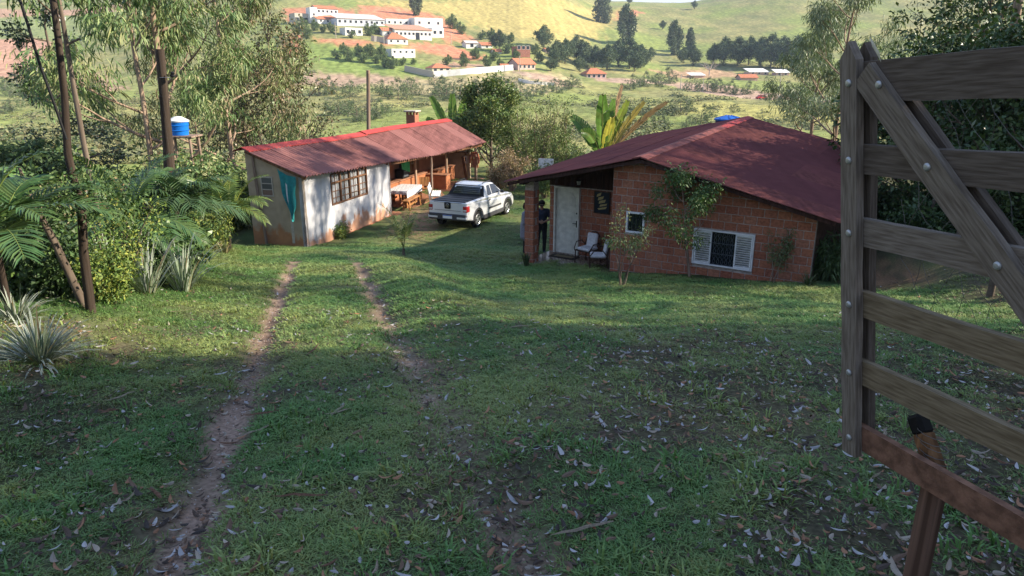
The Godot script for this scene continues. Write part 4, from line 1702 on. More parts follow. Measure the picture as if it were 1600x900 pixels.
func make_truck() -> void:
	var turn := deg_to_rad(-24.0)
	var at := Vector3(-2.08, 0, -26.73)
	at.y = land(at.x, at.z) - 0.01
	var t := thing("pickup_truck", "silver pickup with black bed cover parked on the grass beside the shed", "pickup", at, turn)
	var o := []
	var arc := func(cz: float, r: float) -> Array:
		var q := []
		for k in 11:
			var a := PI * k / 10.0
			q.append(Vector2(cz + cos(PI - a) * r, 0.33 + sin(a) * r))
		return q
	# outline from the nose, along the bottom to the tail and back over the top (z, y)
	o.append(Vector2(-3.50, 0.34))
	o.append(Vector2(-3.16, 0.27))
	o.append_array(arc.call(-2.75, 0.385))
	o.append(Vector2(-2.30, 0.27))
	o.append(Vector2(-0.45, 0.27))
	o.append_array(arc.call(0.0, 0.385))
	o.append(Vector2(0.50, 0.34))
	o.append(Vector2(0.86, 0.42))
	o.append(Vector2(0.90, 0.62))
	o.append(Vector2(0.87, 1.05))
	o.append(Vector2(0.84, 1.085))
	o.append(Vector2(-0.70, 1.10))
	o.append(Vector2(-2.20, 1.03))
	o.append(Vector2(-2.9, 0.96))
	o.append(Vector2(-3.30, 0.86))
	o.append(Vector2(-3.52, 0.70))
	o.append(Vector2(-3.57, 0.52))
	var g := Geo.new()
	var ends := func(p: Vector2) -> float:
		return 1.0 - 0.10 * sst(-2.9, -3.6, p.x) - 0.03 * sst(0.5, 0.9, p.x) - 0.03 * sst(0.8, 1.1, p.y)
	swept(g, o, [-0.855, -0.835, -0.79, 0.79, 0.835, 0.855], [0.05, 0.018, 0.0, 0.0, 0.018, 0.05], ends)
	part(g, "body", M.car_paint, t)
	# dark lower cladding and wheel arches
	for sx in [-1.0, 1.0]:
		for cz in [0.0, -2.75]:
			g = Geo.new()
			for k in 12:
				var a0 := PI * k / 12.0
				var a1 := PI * (k + 1) / 12.0
				for e in [[0.375, 0.455]]:
					var p := []
					for q in [[e[0], a0], [e[1], a0], [e[1], a1], [e[0], a1]]:
						p.append(Vector3(sx * 0.868, 0.33 + sin(q[1]) * q[0], cz + cos(q[1]) * q[0]))
					g.face(p, Vector3(0, p[0].y, p[0].z))
					var p2 := []
					for q in p:
						p2.append(q - Vector3(sx * 0.05, 0, 0))
					g.face([p[1], p[2], p2[2], p2[1]], Vector3(sx * 0.85, 0.33, cz))
			part(g, "wheel_arch", M.car_trim, t)
		g = Geo.new()
		g.box(Vector3(sx * 0.855, 0.33, -1.375), Vector3(0.05, 0.17, 1.85), 0.02)
		part(g, "sill_cladding", M.car_trim, t)
		g = Geo.new()
		g.box(Vector3(sx * 0.862, 0.60, -1.5), Vector3(0.02, 0.075, 1.15), 0.008)
		part(g, "side_moulding", M.car_trim, t)
		g = Geo.new()
		g.box(Vector3(sx * 0.852, 0.66, -0.86), Vector3(0.006, 0.66, 0.012))
		g.box(Vector3(sx * 0.852, 0.66, -2.02), Vector3(0.006, 0.66, 0.012))
		part(g, "door_seam", M.black, t)
		g = Geo.new()
		g.box(Vector3(sx * 0.855, 0.93, -1.02), Vector3(0.03, 0.035, 0.17), 0.01)
		part(g, "door_handle", M.car_trim, t)
	# cabin
	var cab := [Vector2(-2.42, 1.0), Vector2(-0.60, 1.0), Vector2(-0.62, 1.10), Vector2(-0.86, 1.44), Vector2(-0.98, 1.515), Vector2(-1.35, 1.55), Vector2(-1.62, 1.535), Vector2(-1.75, 1.50), Vector2(-2.36, 1.06)]
	g = Geo.new()
	var lean := func(p: Vector2) -> float:
		return 1.0 - 0.44 * maxf(0.0, p.y - 1.05)
	swept(g, cab, [-0.815, -0.78, -0.70, 0.70, 0.78, 0.815], [0.04, 0.012, 0.0, 0.0, 0.012, 0.04], lean)
	var cb := part(g, "cabin", M.car_paint, t)
	# glass: back window in a black surround, sides, windscreen
	g = Geo.new()
	var rw := func(x: float, v: float, off: float) -> Vector3:
		var p := Vector3(x * lerpf(0.80, 0.66, v), lerpf(1.085, 1.475, v), lerpf(-0.605, -0.90, v))
		return p + Vector3(0, 0.6, 0.8) * off
	g.face([rw.call(-1, 0, 0.008), rw.call(1, 0, 0.008), rw.call(1, 1, 0.008), rw.call(-1, 1, 0.008)], Vector3(0, 1.2, -1.3))
	part(g, "rear_surround", M.black, cb)
	g = Geo.new()
	g.face([rw.call(-0.80, 0.2, 0.014), rw.call(0.80, 0.2, 0.014), rw.call(0.78, 0.86, 0.014), rw.call(-0.78, 0.86, 0.014)], Vector3(0, 1.2, -1.3))
	part(g, "rear_window", M.car_glass, cb)
	for k in 3:
		g = Geo.new()
		g.beam(rw.call(-0.74, 0.36 + k * 0.17, 0.03), rw.call(0.74, 0.36 + k * 0.17, 0.03), 0.012, 0.012)
		part(g, "guard_bar", M.car_trim, cb)
	for sx in [-1.0, 1.0]:
		for wd in [[[-0.95, 1.10], [-1.32, 1.10], [-1.32, 1.485], [-1.07, 1.47]], [[-1.38, 1.10], [-2.14, 1.10], [-1.74, 1.46], [-1.38, 1.49]]]:
			g = Geo.new()
			var p := []
			for q in wd:
				p.append(Vector3(sx * ((0.818) * lean.call(Vector2(0, q[1])) + 0.004), q[1], q[0]))
			g.face(p, Vector3(0, 1.2, -1.4))
			part(g, "side_window", M.car_glass, cb)
		g = Geo.new()
		g.tube([Vector3(sx * 0.56, 1.545, -0.95), Vector3(sx * 0.57, 1.59, -1.02), Vector3(sx * 0.57, 1.60, -1.6), Vector3(sx * 0.56, 1.545, -1.7)], [0.016], 6)
		part(g, "roof_bar", M.car_trim, cb)
		g = Geo.new()
		g.box(Vector3(sx * 0.93, 1.12, -2.02), Vector3(0.17, 0.12, 0.09), 0.03)
		part(g, "mirror", M.car_trim, t)
	g = Geo.new()
	var wsn := Vector3(0, 0.8, -0.6) * 0.012
	g.face([Vector3(-0.74, 1.09, -2.31) + wsn, Vector3(0.74, 1.09, -2.31) + wsn, Vector3(0.6, 1.47, -1.79) + wsn, Vector3(-0.6, 1.47, -1.79) + wsn], Vector3(0, 1.0, -1.4))
	part(g, "windscreen", M.car_glass, cb)
	# bed cover
	g = Geo.new()
	g.box(Vector3(0, 1.105, 0.12), Vector3(1.46, 0.03, 1.44), 0.012)
	part(g, "bed_cover", M.vinyl, t)
	for k in 3:
		g = Geo.new()
		g.box(Vector3(0, 1.124, -0.35 + k * 0.42), Vector3(1.4, 0.014, 0.03))
		part(g, "cover_rib", M.vinyl, t)
	# tail: lamps, black badge panel, bumper, number plate
	for sx in [-1.0, 1.0]:
		g = Geo.new()
		g.box(Vector3(sx * 0.735, 0.84, 0.862), Vector3(0.19, 0.24, 0.07), 0.025)
		g.box(Vector3(sx * 0.815, 0.84, 0.78), Vector3(0.06, 0.23, 0.2), 0.02)
		var tl := part(g, "tail_light", M.lamp_red, t)
		g = Geo.new()
		g.box(Vector3(sx * 0.735, 0.80, 0.899), Vector3(0.13, 0.06, 0.012), 0.004)
		part(g, "reversing_lens", M.frost, tl)
		g = Geo.new()
		g.box(Vector3(sx * 0.62, 0.50, 0.93), Vector3(0.44, 0.10, 0.05), 0.02)
		part(g, "bumper_corner", M.car_paint, t)
	g = Geo.new()
	g.box(Vector3(0, 0.52, 0.90), Vector3(1.62, 0.24, 0.10), 0.03)
	part(g, "rear_bumper", M.car_trim, t)
	g = Geo.new()
	g.box(Vector3(0, 0.95, 0.892), Vector3(0.26, 0.25, 0.03), 0.03)
	var bp := part(g, "badge_panel", M.black, t)
	g = Geo.new()
	g.lathe([Vector2(0.065, 0.0), Vector2(0.075, 0.006), Vector2(0.075, 0.012), Vector2(0.065, 0.016)], 20, Transform3D(Basis(Vector3.RIGHT, PI / 2), Vector3(0, 0.95, 0.90)))
	g.beam(Vector3(-0.035, 0.985, 0.912), Vector3(0.0, 0.905, 0.912), 0.012, 0.008, Vector3.BACK)
	g.beam(Vector3(0.035, 0.985, 0.912), Vector3(0.0, 0.905, 0.912), 0.012, 0.008, Vector3.BACK)
	part(g, "emblem", M.steel, bp)
	g = Geo.new()
	g.box(Vector3(0, 0.765, 0.898), Vector3(1.12, 0.012, 0.01))
	g.box(Vector3(0, 1.06, 0.876), Vector3(1.2, 0.012, 0.01))
	part(g, "tailgate_seam", M.car_trim, t)
	g = Geo.new()
	g.box(Vector3(0.02, 0.53, 0.962), Vector3(0.40, 0.13, 0.014), 0.004)
	var np := part(g, "number_plate", M.plate_white, t)
	g = Geo.new()
	g.box(Vector3(0.02, 0.58, 0.9705), Vector3(0.39, 0.028, 0.003))
	part(g, "plate_band", M.tank_blue, np)
	# wheels
	for sx in [-1.0, 1.0]:
		for cz in [0.0, -2.75]:
			var w := Node3D.new()
			w.name = "wheel"
			t.add_child(w, true)
			w.position = Vector3(sx * 0.745, 0.315, cz)
			w.rotation.z = -PI / 2 * sx
			g = Geo.new()
			g.lathe([Vector2(0.20, -0.095), Vector2(0.28, -0.10), Vector2(0.312, -0.075), Vector2(0.318, 0.0), Vector2(0.312, 0.075), Vector2(0.28, 0.10), Vector2(0.20, 0.09)], 28)
			part(g, "tyre", M.rubber, w)
			g = Geo.new()
			g.lathe([Vector2(0.205, 0.085), Vector2(0.20, 0.02), Vector2(0.0, 0.02)], 28)
			part(g, "wheel_well_disc", M.car_trim, w)
			g = Geo.new()
			g.lathe([Vector2(0.185, 0.08), Vector2(0.205, 0.095), Vector2(0.215, 0.09), Vector2(0.205, 0.08)], 28)
			g.lathe([Vector2(0.06, 0.06), Vector2(0.055, 0.085), Vector2(0, 0.09)], 14)
			for k in 6:
				var a := TAU * k / 6
				g.beam(Vector3(cos(a) * 0.04, 0.068, sin(a) * 0.04), Vector3(cos(a) * 0.195, 0.075, sin(a) * 0.195), 0.05, 0.025)
			part(g, "rim", M.steel, w)


# ---------------------------------------------------------------- people
# distance to a capsule whose radius runs from ra to rb
func cap_d(p: Vector3, a: Vector3, b: Vector3, ra: float, rb: float) -> float:
	var ab := b - a
	var h := clampf((p - a).dot(ab) / ab.length_squared(), 0, 1)
	return (p - a - ab * h).length() - lerpf(ra, rb, h)


# bones: [a, b, ra, rb, colour]; joined by a smooth minimum and meshed as surface nets
func skin(g: Geo, bones: Array, cell: float, blend: float) -> void:
	var lo := Vector3.INF
	var hi := -Vector3.INF
	for b in bones:
		var r: float = maxf(b[2], b[3]) + blend + cell
		lo = lo.min(b[0] - Vector3.ONE * r).min(b[1] - Vector3.ONE * r)
		hi = hi.max(b[0] + Vector3.ONE * r).max(b[1] + Vector3.ONE * r)
	var nx := int((hi.x - lo.x) / cell) + 2
	var ny := int((hi.y - lo.y) / cell) + 2
	var nzz := int((hi.z - lo.z) / cell) + 2
	var F := PackedFloat32Array()
	F.resize(nx * ny * nzz)
	F.fill(9.0)
	var S := PackedFloat32Array()
	S.resize(F.size())
	for b in bones:
		var r: float = maxf(b[2], b[3]) + blend * 2.5 + cell
		var l: Vector3 = ((b[0] as Vector3).min(b[1]) - Vector3.ONE * r - lo) / cell
		var u: Vector3 = ((b[0] as Vector3).max(b[1]) + Vector3.ONE * r - lo) / cell
		for k in range(maxi(0, int(l.z)), mini(nzz, int(u.z) + 1)):
			for j in range(maxi(0, int(l.y)), mini(ny, int(u.y) + 1)):
				for i in range(maxi(0, int(l.x)), mini(nx, int(u.x) + 1)):
					S[(k * ny + j) * nx + i] += exp(-cap_d(lo + Vector3(i, j, k) * cell, b[0], b[1], b[2], b[3]) / blend)
	for i in F.size():
		if S[i] > 0.0:
			F[i] = -log(S[i]) * blend
	var at := {}
	var start := g.v.size()
	for k in nzz - 1:
		for j in ny - 1:
			for i in nx - 1:
				var base := (k * ny + j) * nx + i
				var s0 := F[base] < 0
				var mixed := false
				for c in [1, nx, nx + 1, nx * ny, nx * ny + 1, nx * ny + nx, nx * ny + nx + 1]:
					if (F[base + c] < 0) != s0:
						mixed = true
						break
				if not mixed:
					continue
				var p := Vector3.ZERO
				var cnt := 0
				for e in [[0, 0, 0, 0], [0, 1, 0, 0], [0, 0, 1, 0], [0, 1, 1, 0], [0, 0, 0, 1], [0, 1, 0, 1], [0, 0, 1, 1], [0, 1, 1, 1], [0, 0, 0, 2], [0, 1, 0, 2], [0, 0, 1, 2], [0, 1, 1, 2]]:
					var ax: int = e[3]
					var q := Vector3i.ZERO
					q[(ax + 1) % 3] = e[1]
					q[(ax + 2) % 3] = e[2]
					var q2 := q
					q2[ax] = 1
					var fa := F[base + (q.z * ny + q.y) * nx + q.x]
					var fb := F[base + (q2.z * ny + q2.y) * nx + q2.x]
					if (fa < 0) != (fb < 0):
						p += Vector3(q) + Vector3(q2 - q) * (fa / (fa - fb))
						cnt += 1
				p = lo + (Vector3(i, j, k) + p / cnt) * cell
				at[base] = g.v.size()
				var best := 1e9
				var col := Color.WHITE
				for b in bones:
					var d := cap_d(p, b[0], b[1], b[2], b[3])
					if d < best:
						best = d
						col = b[4]
				g.v.append(p)
				g.n.append(Vector3.ZERO)
				g.c.append(col)
	var step := [1, nx, nx * ny]
	for k in range(1, nzz - 1):
		for j in range(1, ny - 1):
			for i in range(1, nx - 1):
				var base := (k * ny + j) * nx + i
				for ax in 3:
					var fa := F[base]
					var fb := F[base + step[ax]]
					if (fa < 0) == (fb < 0):
						continue
					var u: int = step[(ax + 1) % 3]
					var w: int = step[(ax + 2) % 3]
					var q := [base - u - w, base - w, base, base - u]
					if not (at.has(q[0]) and at.has(q[1]) and at.has(q[2]) and at.has(q[3])):
						continue
					var a: int = at[q[0]]
					var b: int = at[q[1]]
					var c: int = at[q[2]]
					var d: int = at[q[3]]
					if fa > 0:
						var tmp := b
						b = d
						d = tmp
					var fn := (g.v[c] - g.v[a]).cross(g.v[d] - g.v[b])
					for x in [a, b, c, d]:
						g.n[x] += fn
					g.ix.append_array([a, c, b, a, d, c])
	for i in range(start, g.v.size()):
		g.n[i] = g.n[i].normalized()


func hand_bones(wrist: Vector3, dir: Vector3, palm: Vector3, col: Color) -> Array:
	var d := dir.normalized()
	var up := (palm - d * palm.dot(d)).normalized()
	var side := d.cross(up)
	var out := []
	out.append([wrist, wrist + d * 0.085, 0.024, 0.026, col])
	for k in 4:
		var s := side * (k - 1.5) * 0.021
		var l: float = [0.066, 0.078, 0.074, 0.058][k]
		var a := wrist + d * 0.085 + s
		var b := a + (d * 0.85 + up * 0.4) * l * 0.55
		out.append([wrist + d * 0.03 + s * 0.7, a, 0.014, 0.011, col])
		out.append([a, b, 0.010, 0.009, col])
		out.append([b, b + (d * 0.45 + up * 0.8) * l * 0.45, 0.009, 0.008, col])
	var th := wrist + d * 0.025 - side * 0.03
	out.append([th, th + (d * 0.7 - side * 0.5 + up * 0.3) * 0.045, 0.012, 0.010, col])
	out.append([th + (d * 0.7 - side * 0.5 + up * 0.3) * 0.045, th + (d * 1.4 - side * 0.6 + up * 0.8) * 0.045, 0.010, 0.009, col])
	return out


func make_people() -> void:
	var SK := Color(0.40, 0.235, 0.165)
	var HAIR := Color(0.03, 0.022, 0.018)
	var m := mat(1, 1, 1, 0.85)
	m.vertex_color_use_as_albedo = true
	# 1: leaning with one elbow on the house corner, looking down at what they hold
	var TEE := Color(0.03, 0.036, 0.06)
	var TRO := Color(0.032, 0.032, 0.038)
	var gp := Vector3(0.93, 0, -21.35)
	gp.y = land(gp.x, gp.z)
	var p := thing("person", "person in dark cap, navy shirt and black trousers standing by the house corner", "person", gp, deg_to_rad(-4.0))
	var g := Geo.new()
	var b := [
		[Vector3(-0.085, 0.90, 0), Vector3(-0.11, 0.50, 0.02), 0.095, 0.068, TRO], [Vector3(-0.11, 0.50, 0.02), Vector3(-0.13, 0.09, -0.01), 0.066, 0.052, TRO],
		[Vector3(0.085, 0.90, 0), Vector3(0.10, 0.50, 0.03), 0.095, 0.068, TRO], [Vector3(0.10, 0.50, 0.03), Vector3(0.09, 0.09, 0.0), 0.066, 0.052, TRO],
		[Vector3(-0.13, 0.045, -0.02), Vector3(-0.15, 0.035, 0.13), 0.042, 0.032, TEE], [Vector3(0.09, 0.045, 0.0), Vector3(0.12, 0.035, 0.15), 0.042, 0.032, TEE],
		[Vector3(-0.06, 0.93, 0), Vector3(0.06, 0.93, 0), 0.115, 0.115, TRO], [Vector3(0, 1.0, 0.0), Vector3(0, 1.22, 0.01), 0.125, 0.14, TEE],
		[Vector3(-0.05, 1.0, 0.02), Vector3(-0.06, 1.25, 0.02), 0.11, 0.12, TEE], [Vector3(0.05, 1.0, 0.02), Vector3(0.06, 1.25, 0.02), 0.11, 0.12, TEE],
		[Vector3(-0.155, 1.355, 0), Vector3(0.155, 1.355, 0), 0.075, 0.075, TEE],
		[Vector3(0, 1.37, 0.0), Vector3(0, 1.46, 0.03), 0.058, 0.052, SK],
		[Vector3(-0.18, 1.34, 0.0), Vector3(-0.235, 1.17, 0.02), 0.066, 0.058, TEE], [Vector3(-0.235, 1.17, 0.02), Vector3(-0.24, 1.08, 0.05), 0.044, 0.04, SK],
		[Vector3(-0.24, 1.08, 0.05), Vector3(-0.07, 1.06, 0.26), 0.04, 0.029, SK],
		[Vector3(0.18, 1.34, 0.0), Vector3(0.25, 1.19, 0.02), 0.066, 0.058, TEE], [Vector3(0.25, 1.19, 0.02), Vector3(0.27, 1.10, 0.05), 0.044, 0.04, SK],
		[Vector3(0.27, 1.10, 0.05), Vector3(0.07, 1.04, 0.26), 0.04, 0.029, SK],
	]
	skin(g, b, 0.018, 0.012)
	skin(g, hand_bones(Vector3(-0.07, 1.06, 0.26), Vector3(0.6, -0.1, 0.4), Vector3(0, 0, -1), SK), 0.006, 0.004)
	skin(g, hand_bones(Vector3(0.07, 1.04, 0.26), Vector3(-0.6, 0.1, 0.4), Vector3(0, 0, -1), SK), 0.006, 0.004)
	head_on(g, Vector3(0, 1.56, 0.045), SK, HAIR, 0.25)
	part(g, "body", m, p)
	g = Geo.new()
	var cx := Transform3D(Basis(Vector3.RIGHT, 0.25), Vector3(0, 1.585, 0.04))
	g.lathe([Vector2(0.105, 0.0), Vector2(0.106, 0.03), Vector2(0.095, 0.07), Vector2(0.055, 0.098), Vector2(0, 0.103)], 18, cx)
	g.plate(PackedVector2Array([Vector2(-0.08, 0.07), Vector2(-0.075, 0.14), Vector2(-0.03, 0.18), Vector2(0.03, 0.18), Vector2(0.075, 0.14), Vector2(0.08, 0.07)]), 0.008, cx * Transform3D(Basis(Vector3.RIGHT, PI / 2 + 0.15), Vector3(0, 0.012, 0.0)))
	part(g, "cap", M.cap, p)
	# 2: mostly behind the pillar, in a long pale patterned tunic
	var TUN := Color(0.30, 0.30, 0.36)
	gp = Vector3(0.42, 0, -21.0)
	gp.y = land(gp.x, gp.z)
	p = thing("person", "person in a pale grey patterned tunic half hidden behind the brick pillar", "person", gp, deg_to_rad(70.0))
	g = Geo.new()
	b = [
		[Vector3(-0.08, 0.62, 0), Vector3(-0.09, 0.45, 0.02), 0.08, 0.062, TRO], [Vector3(-0.09, 0.45, 0.02), Vector3(-0.09, 0.09, -0.01), 0.06, 0.045, TRO],
		[Vector3(0.08, 0.62, 0), Vector3(0.09, 0.45, 0.03), 0.08, 0.062, TRO], [Vector3(0.09, 0.45, 0.03), Vector3(0.09, 0.09, 0.0), 0.06, 0.045, TRO],
		[Vector3(-0.09, 0.04, -0.02), Vector3(-0.1, 0.032, 0.12), 0.038, 0.03, TEE], [Vector3(0.09, 0.04, 0.0), Vector3(0.1, 0.032, 0.13), 0.038, 0.03, TEE],
		[Vector3(-0.09, 0.58, 0.01), Vector3(-0.06, 0.9, 0), 0.15, 0.145, TUN], [Vector3(0.09, 0.58, 0.01), Vector3(0.06, 0.9, 0), 0.15, 0.145, TUN],
		[Vector3(0, 0.9, 0.01), Vector3(0, 1.18, 0.02), 0.155, 0.145, TUN], [Vector3(-0.13, 1.27, 0), Vector3(0.13, 1.27, 0), 0.078, 0.078, TUN],
		[Vector3(0, 1.29, 0), Vector3(0, 1.38, 0.02), 0.054, 0.05, SK],
		[Vector3(-0.16, 1.26, 0), Vector3(-0.23, 1.0, 0.03), 0.066, 0.056, TUN], [Vector3(-0.23, 1.0, 0.03), Vector3(-0.12, 0.98, 0.26), 0.05, 0.034, TUN],
		[Vector3(0.16, 1.26, 0), Vector3(0.23, 1.0, 0.03), 0.066, 0.056, TUN], [Vector3(0.23, 1.0, 0.03), Vector3(0.1, 1.0, 0.26), 0.05, 0.034, TUN],
	]
	skin(g, b, 0.018, 0.012)
	skin(g, hand_bones(Vector3(-0.12, 0.98, 0.26), Vector3(0.5, 0.1, 0.5), Vector3(0, 1, -0.3), SK), 0.006, 0.004)
	skin(g, hand_bones(Vector3(0.1, 1.0, 0.26), Vector3(-0.5, 0.1, 0.5), Vector3(0, 1, -0.3), SK), 0.006, 0.004)
	head_on(g, Vector3(0, 1.475, 0.03), SK, HAIR, 0.1)
	var pm := mottled(1, 1, 1, M.t_spot, Vector3.ONE * 6.0, 0.9)
	pm.vertex_color_use_as_albedo = true
	part(g, "body", pm, p)


# a head with brow, nose, jaw, ears and hair; `nod` tips it forward
func head_on(g: Geo, c: Vector3, sk: Color, hair: Color, nod: float) -> void:
	var R := Basis(Vector3.RIGHT, nod)
	var b := []
	for q in [
		[0, 0.025, -0.01, 0, 0.02, 0.012, 0.083, 0.080, sk], [0, -0.04, 0.03, 0, -0.075, 0.045, 0.058, 0.040, sk], [0, 0.0, 0.085, 0, -0.022, 0.102, 0.010, 0.014, sk],
		[-0.03, 0.022, 0.078, 0.03, 0.022, 0.078, 0.013, 0.013, sk], [-0.018, -0.056, 0.082, 0.018, -0.056, 0.082, 0.009, 0.009, Color(0.30, 0.12, 0.10)],
		[-0.082, 0.005, 0.0, -0.084, -0.02, 0.0, 0.016, 0.012, sk], [0.082, 0.005, 0.0, 0.084, -0.02, 0.0, 0.016, 0.012, sk],
		[-0.032, 0.002, 0.083, -0.03, 0.002, 0.083, 0.008, 0.008, hair], [0.032, 0.002, 0.083, 0.03, 0.002, 0.083, 0.008, 0.008, hair],
		[0, 0.05, -0.03, 0, 0.0, -0.045, 0.086, 0.078, hair], [0, 0.07, 0.01, 0, 0.07, -0.02, 0.068, 0.07, hair],
	]:
		b.append([c + R * Vector3(q[0], q[1], q[2]), c + R * Vector3(q[3], q[4], q[5]), q[6], q[7], q[8]])
	skin(g, b, 0.008, 0.007)


# ---------------------------------------------------------------- foliage pieces
var CL := {}


func leaf_cluster(count: int, rad: float, len_a: float, len_b: float, wide: float, droop: float, fold: float, segs: int) -> Geo:
	var g := Geo.new()
	for i in count:
		var p := rdir() * rad * pow(rng.randf(), 0.5)
		var d := (p.normalized() * 0.6 + rdir() * 0.7)
		d.y -= droop
		d = d.normalized()
		var l := rr(len_a, len_b)
		var side := d.cross(rdir()).normalized()
		var k := rr(0.72, 1.15)
		g.col = Color(k, k, k)
		var bend := Vector3(0, -1, 0) * l * rr(0.1, 0.4)
		if segs == 1:
			g.blade([p, p + d * l * 0.5, p + d * l + bend * 0.5], [0.0, wide * l, 0.0], side, fold, false)
		else:
			g.blade([p, p + d * l * 0.35, p + d * l * 0.7 + bend * 0.35, p + d * l + bend], [0.0, wide * l, wide * l * 0.7, 0.0], side, fold, false)
	return g


func make_clusters() -> void:
	CL.broad = leaf_cluster(16, 0.26, 0.10, 0.17, 0.26, 0.25, 0.2, 1).mesh(M.leaf_gloss)
	CL.euc = leaf_cluster(18, 0.30, 0.15, 0.26, 0.085, 1.1, 0.1, 2).mesh(M.leaf)
	CL.small = leaf_cluster(22, 0.16, 0.035, 0.065, 0.26, 0.1, 0.2, 1).mesh(M.leaf)
	CL.fine = leaf_cluster(26, 0.20, 0.06, 0.10, 0.20, 0.35, 0.2, 1).mesh(M.leaf)
	CL.dry = leaf_cluster(14, 0.28, 0.10, 0.3, 0.05, -0.2, 0.1, 1).mesh(M.leaf)
	CL.big = leaf_cluster(26, 0.55, 0.22, 0.40, 0.30, 0.3, 0.15, 1).mesh(M.leaf_far)
	CL.far = leaf_cluster(30, 0.9, 0.35, 0.75, 0.33, 0.2, 0.1, 1).mesh(M.leaf_far)
	# little twig of leaves with a stem, for shrubs seen close
	var g := Geo.new()
	for k in 9:
		var y := k * 0.03
		for sx in [-1.0, 1.0]:
			var d := Vector3(sx * 0.8, 0.35, rr(-0.4, 0.4)).normalized()
			var l := rr(0.04, 0.065)
			var q := rr(0.8, 1.15)
			g.col = Color(q, q, q)
			var p := Vector3(0, y, 0)
			g.blade([p, p + d * l * 0.5, p + d * l], [0.0, l * 0.28, 0.0], d.cross(Vector3(0, 0.3, 1)).normalized(), 0.2, false)
	CL.sprig = g.mesh(M.leaf)


# branches from p along d; tips gather where leaves go
func grow(g: Geo, tips: Array, p: Vector3, d: Vector3, l: float, r: float, depth: int, up: float, wob: float, spread: float, kids: int) -> void:
	var path := [p]
	var rad := [r]
	var q := p
	var dir := d.normalized()
	var n := 4
	for i in n:
		dir = (dir + rdir() * wob + Vector3(0, up, 0)).normalized()
		q += dir * l / n
		path.append(q)
		rad.append(r * lerpf(1.0, 0.55, float(i + 1) / n))
	g.tube(path, rad, 7 if depth > 1 else 5, false)
	if depth == 0:
		tips.append(path[2]); tips.append(path[3]); tips.append(path[4])
		return
	for k in kids:
		var t := lerpf(0.45, 1.0, (k + rng.randf() * 0.6) / kids)
		var i := mini(int(t * n), n - 1)
		var bp: Vector3 = path[i].lerp(path[i + 1], t * n - i)
		var ax := dir.cross(rdir()).normalized()
		var nd := dir.rotated(ax, spread * rr(0.7, 1.3))
		grow(g, tips, bp, nd, l * rr(0.55, 0.8), rad[i] * 0.6, depth - 1, up, wob, spread, kids)
	grow(g, tips, q, dir, l * 0.6, rad[n] * 0.9, depth - 1, up, wob, spread, kids)


# o: h height, bole share of bare trunk, r trunk radius, limbs, depth, kids, up, wob, spread, len; leaf cluster, per tip, jit, size, tints
func tree(called: String, label: String, base: Vector3, o: Dictionary, group := "", category := "tree") -> Node3D:
	var t := thing(called, label, category, base, 0.0, group)
	rng.seed = hash(label) + int(base.x * 100.0)
	var g := Geo.new()
	var tips := []
	var h: float = o.h
	var lean: Vector3 = o.get("lean", Vector3.ZERO)
	var path := []
	var rad := []
	var top: float = h * o.get("top", 0.75)
	for i in 9:
		var k := i / 8.0
		path.append(Vector3(0, -0.15 + k * top, 0) + lean * k + Vector3(rr(-1, 1), 0, rr(-1, 1)) * o.get("wob", 0.15) * 0.12 * h * k * 0.4)
		rad.append(o.r * lerpf(1.15, 0.35, k))
	g.tube(path, rad, 10, false)
	for i in o.limbs:
		var k := lerpf(o.bole, 1.0, (i + rng.randf() * 0.7) / o.limbs)
		var ii := mini(int(k * 8), 7)
		var p: Vector3 = path[ii].lerp(path[ii + 1], k * 8 - ii)
		var a: float = i * 2.4 + rr(-0.4, 0.4)
		var d := Vector3(cos(a), o.get("rise", 0.6), sin(a)).normalized()
		grow(g, tips, p, d, o.len * lerpf(1.0, 0.55, (k - o.bole) / maxf(1.0 - o.bole, 0.01)), rad[ii] * 0.55, o.depth, o.get("up", 0.08), o.get("wob", 0.15), o.get("spread", 0.7), o.kids)
	grow(g, tips, path[8], Vector3(0, 1, 0), o.len * 0.5, rad[8], o.depth, 0.05, o.get("wob", 0.15), o.get("spread", 0.7), o.kids)
	part(g, "trunk", o.get("bark", M.bark), t)
	var xf := []
	var cols := []
	var tints: Array = o.tints
	for p in tips:
		for k in o.per:
			if rng.randf() > o.get("keep", 1.0):
				continue
			var s: float = o.size * rr(0.7, 1.3)
			var b := Basis.from_euler(Vector3(rr(-0.5, 0.5), rr(0, TAU), rr(-0.5, 0.5))).scaled(Vector3.ONE * s)
			xf.append(Transform3D(b, p + rdir() * o.jit * rng.randf()))
			var c: Color = tints[rng.randi() % tints.size()]
			cols.append(c * rr(0.8, 1.2))
	var crown := many(o.leaf, "crown", t, xf, cols)
	crown.set_meta("kind", "stuff")
	return t


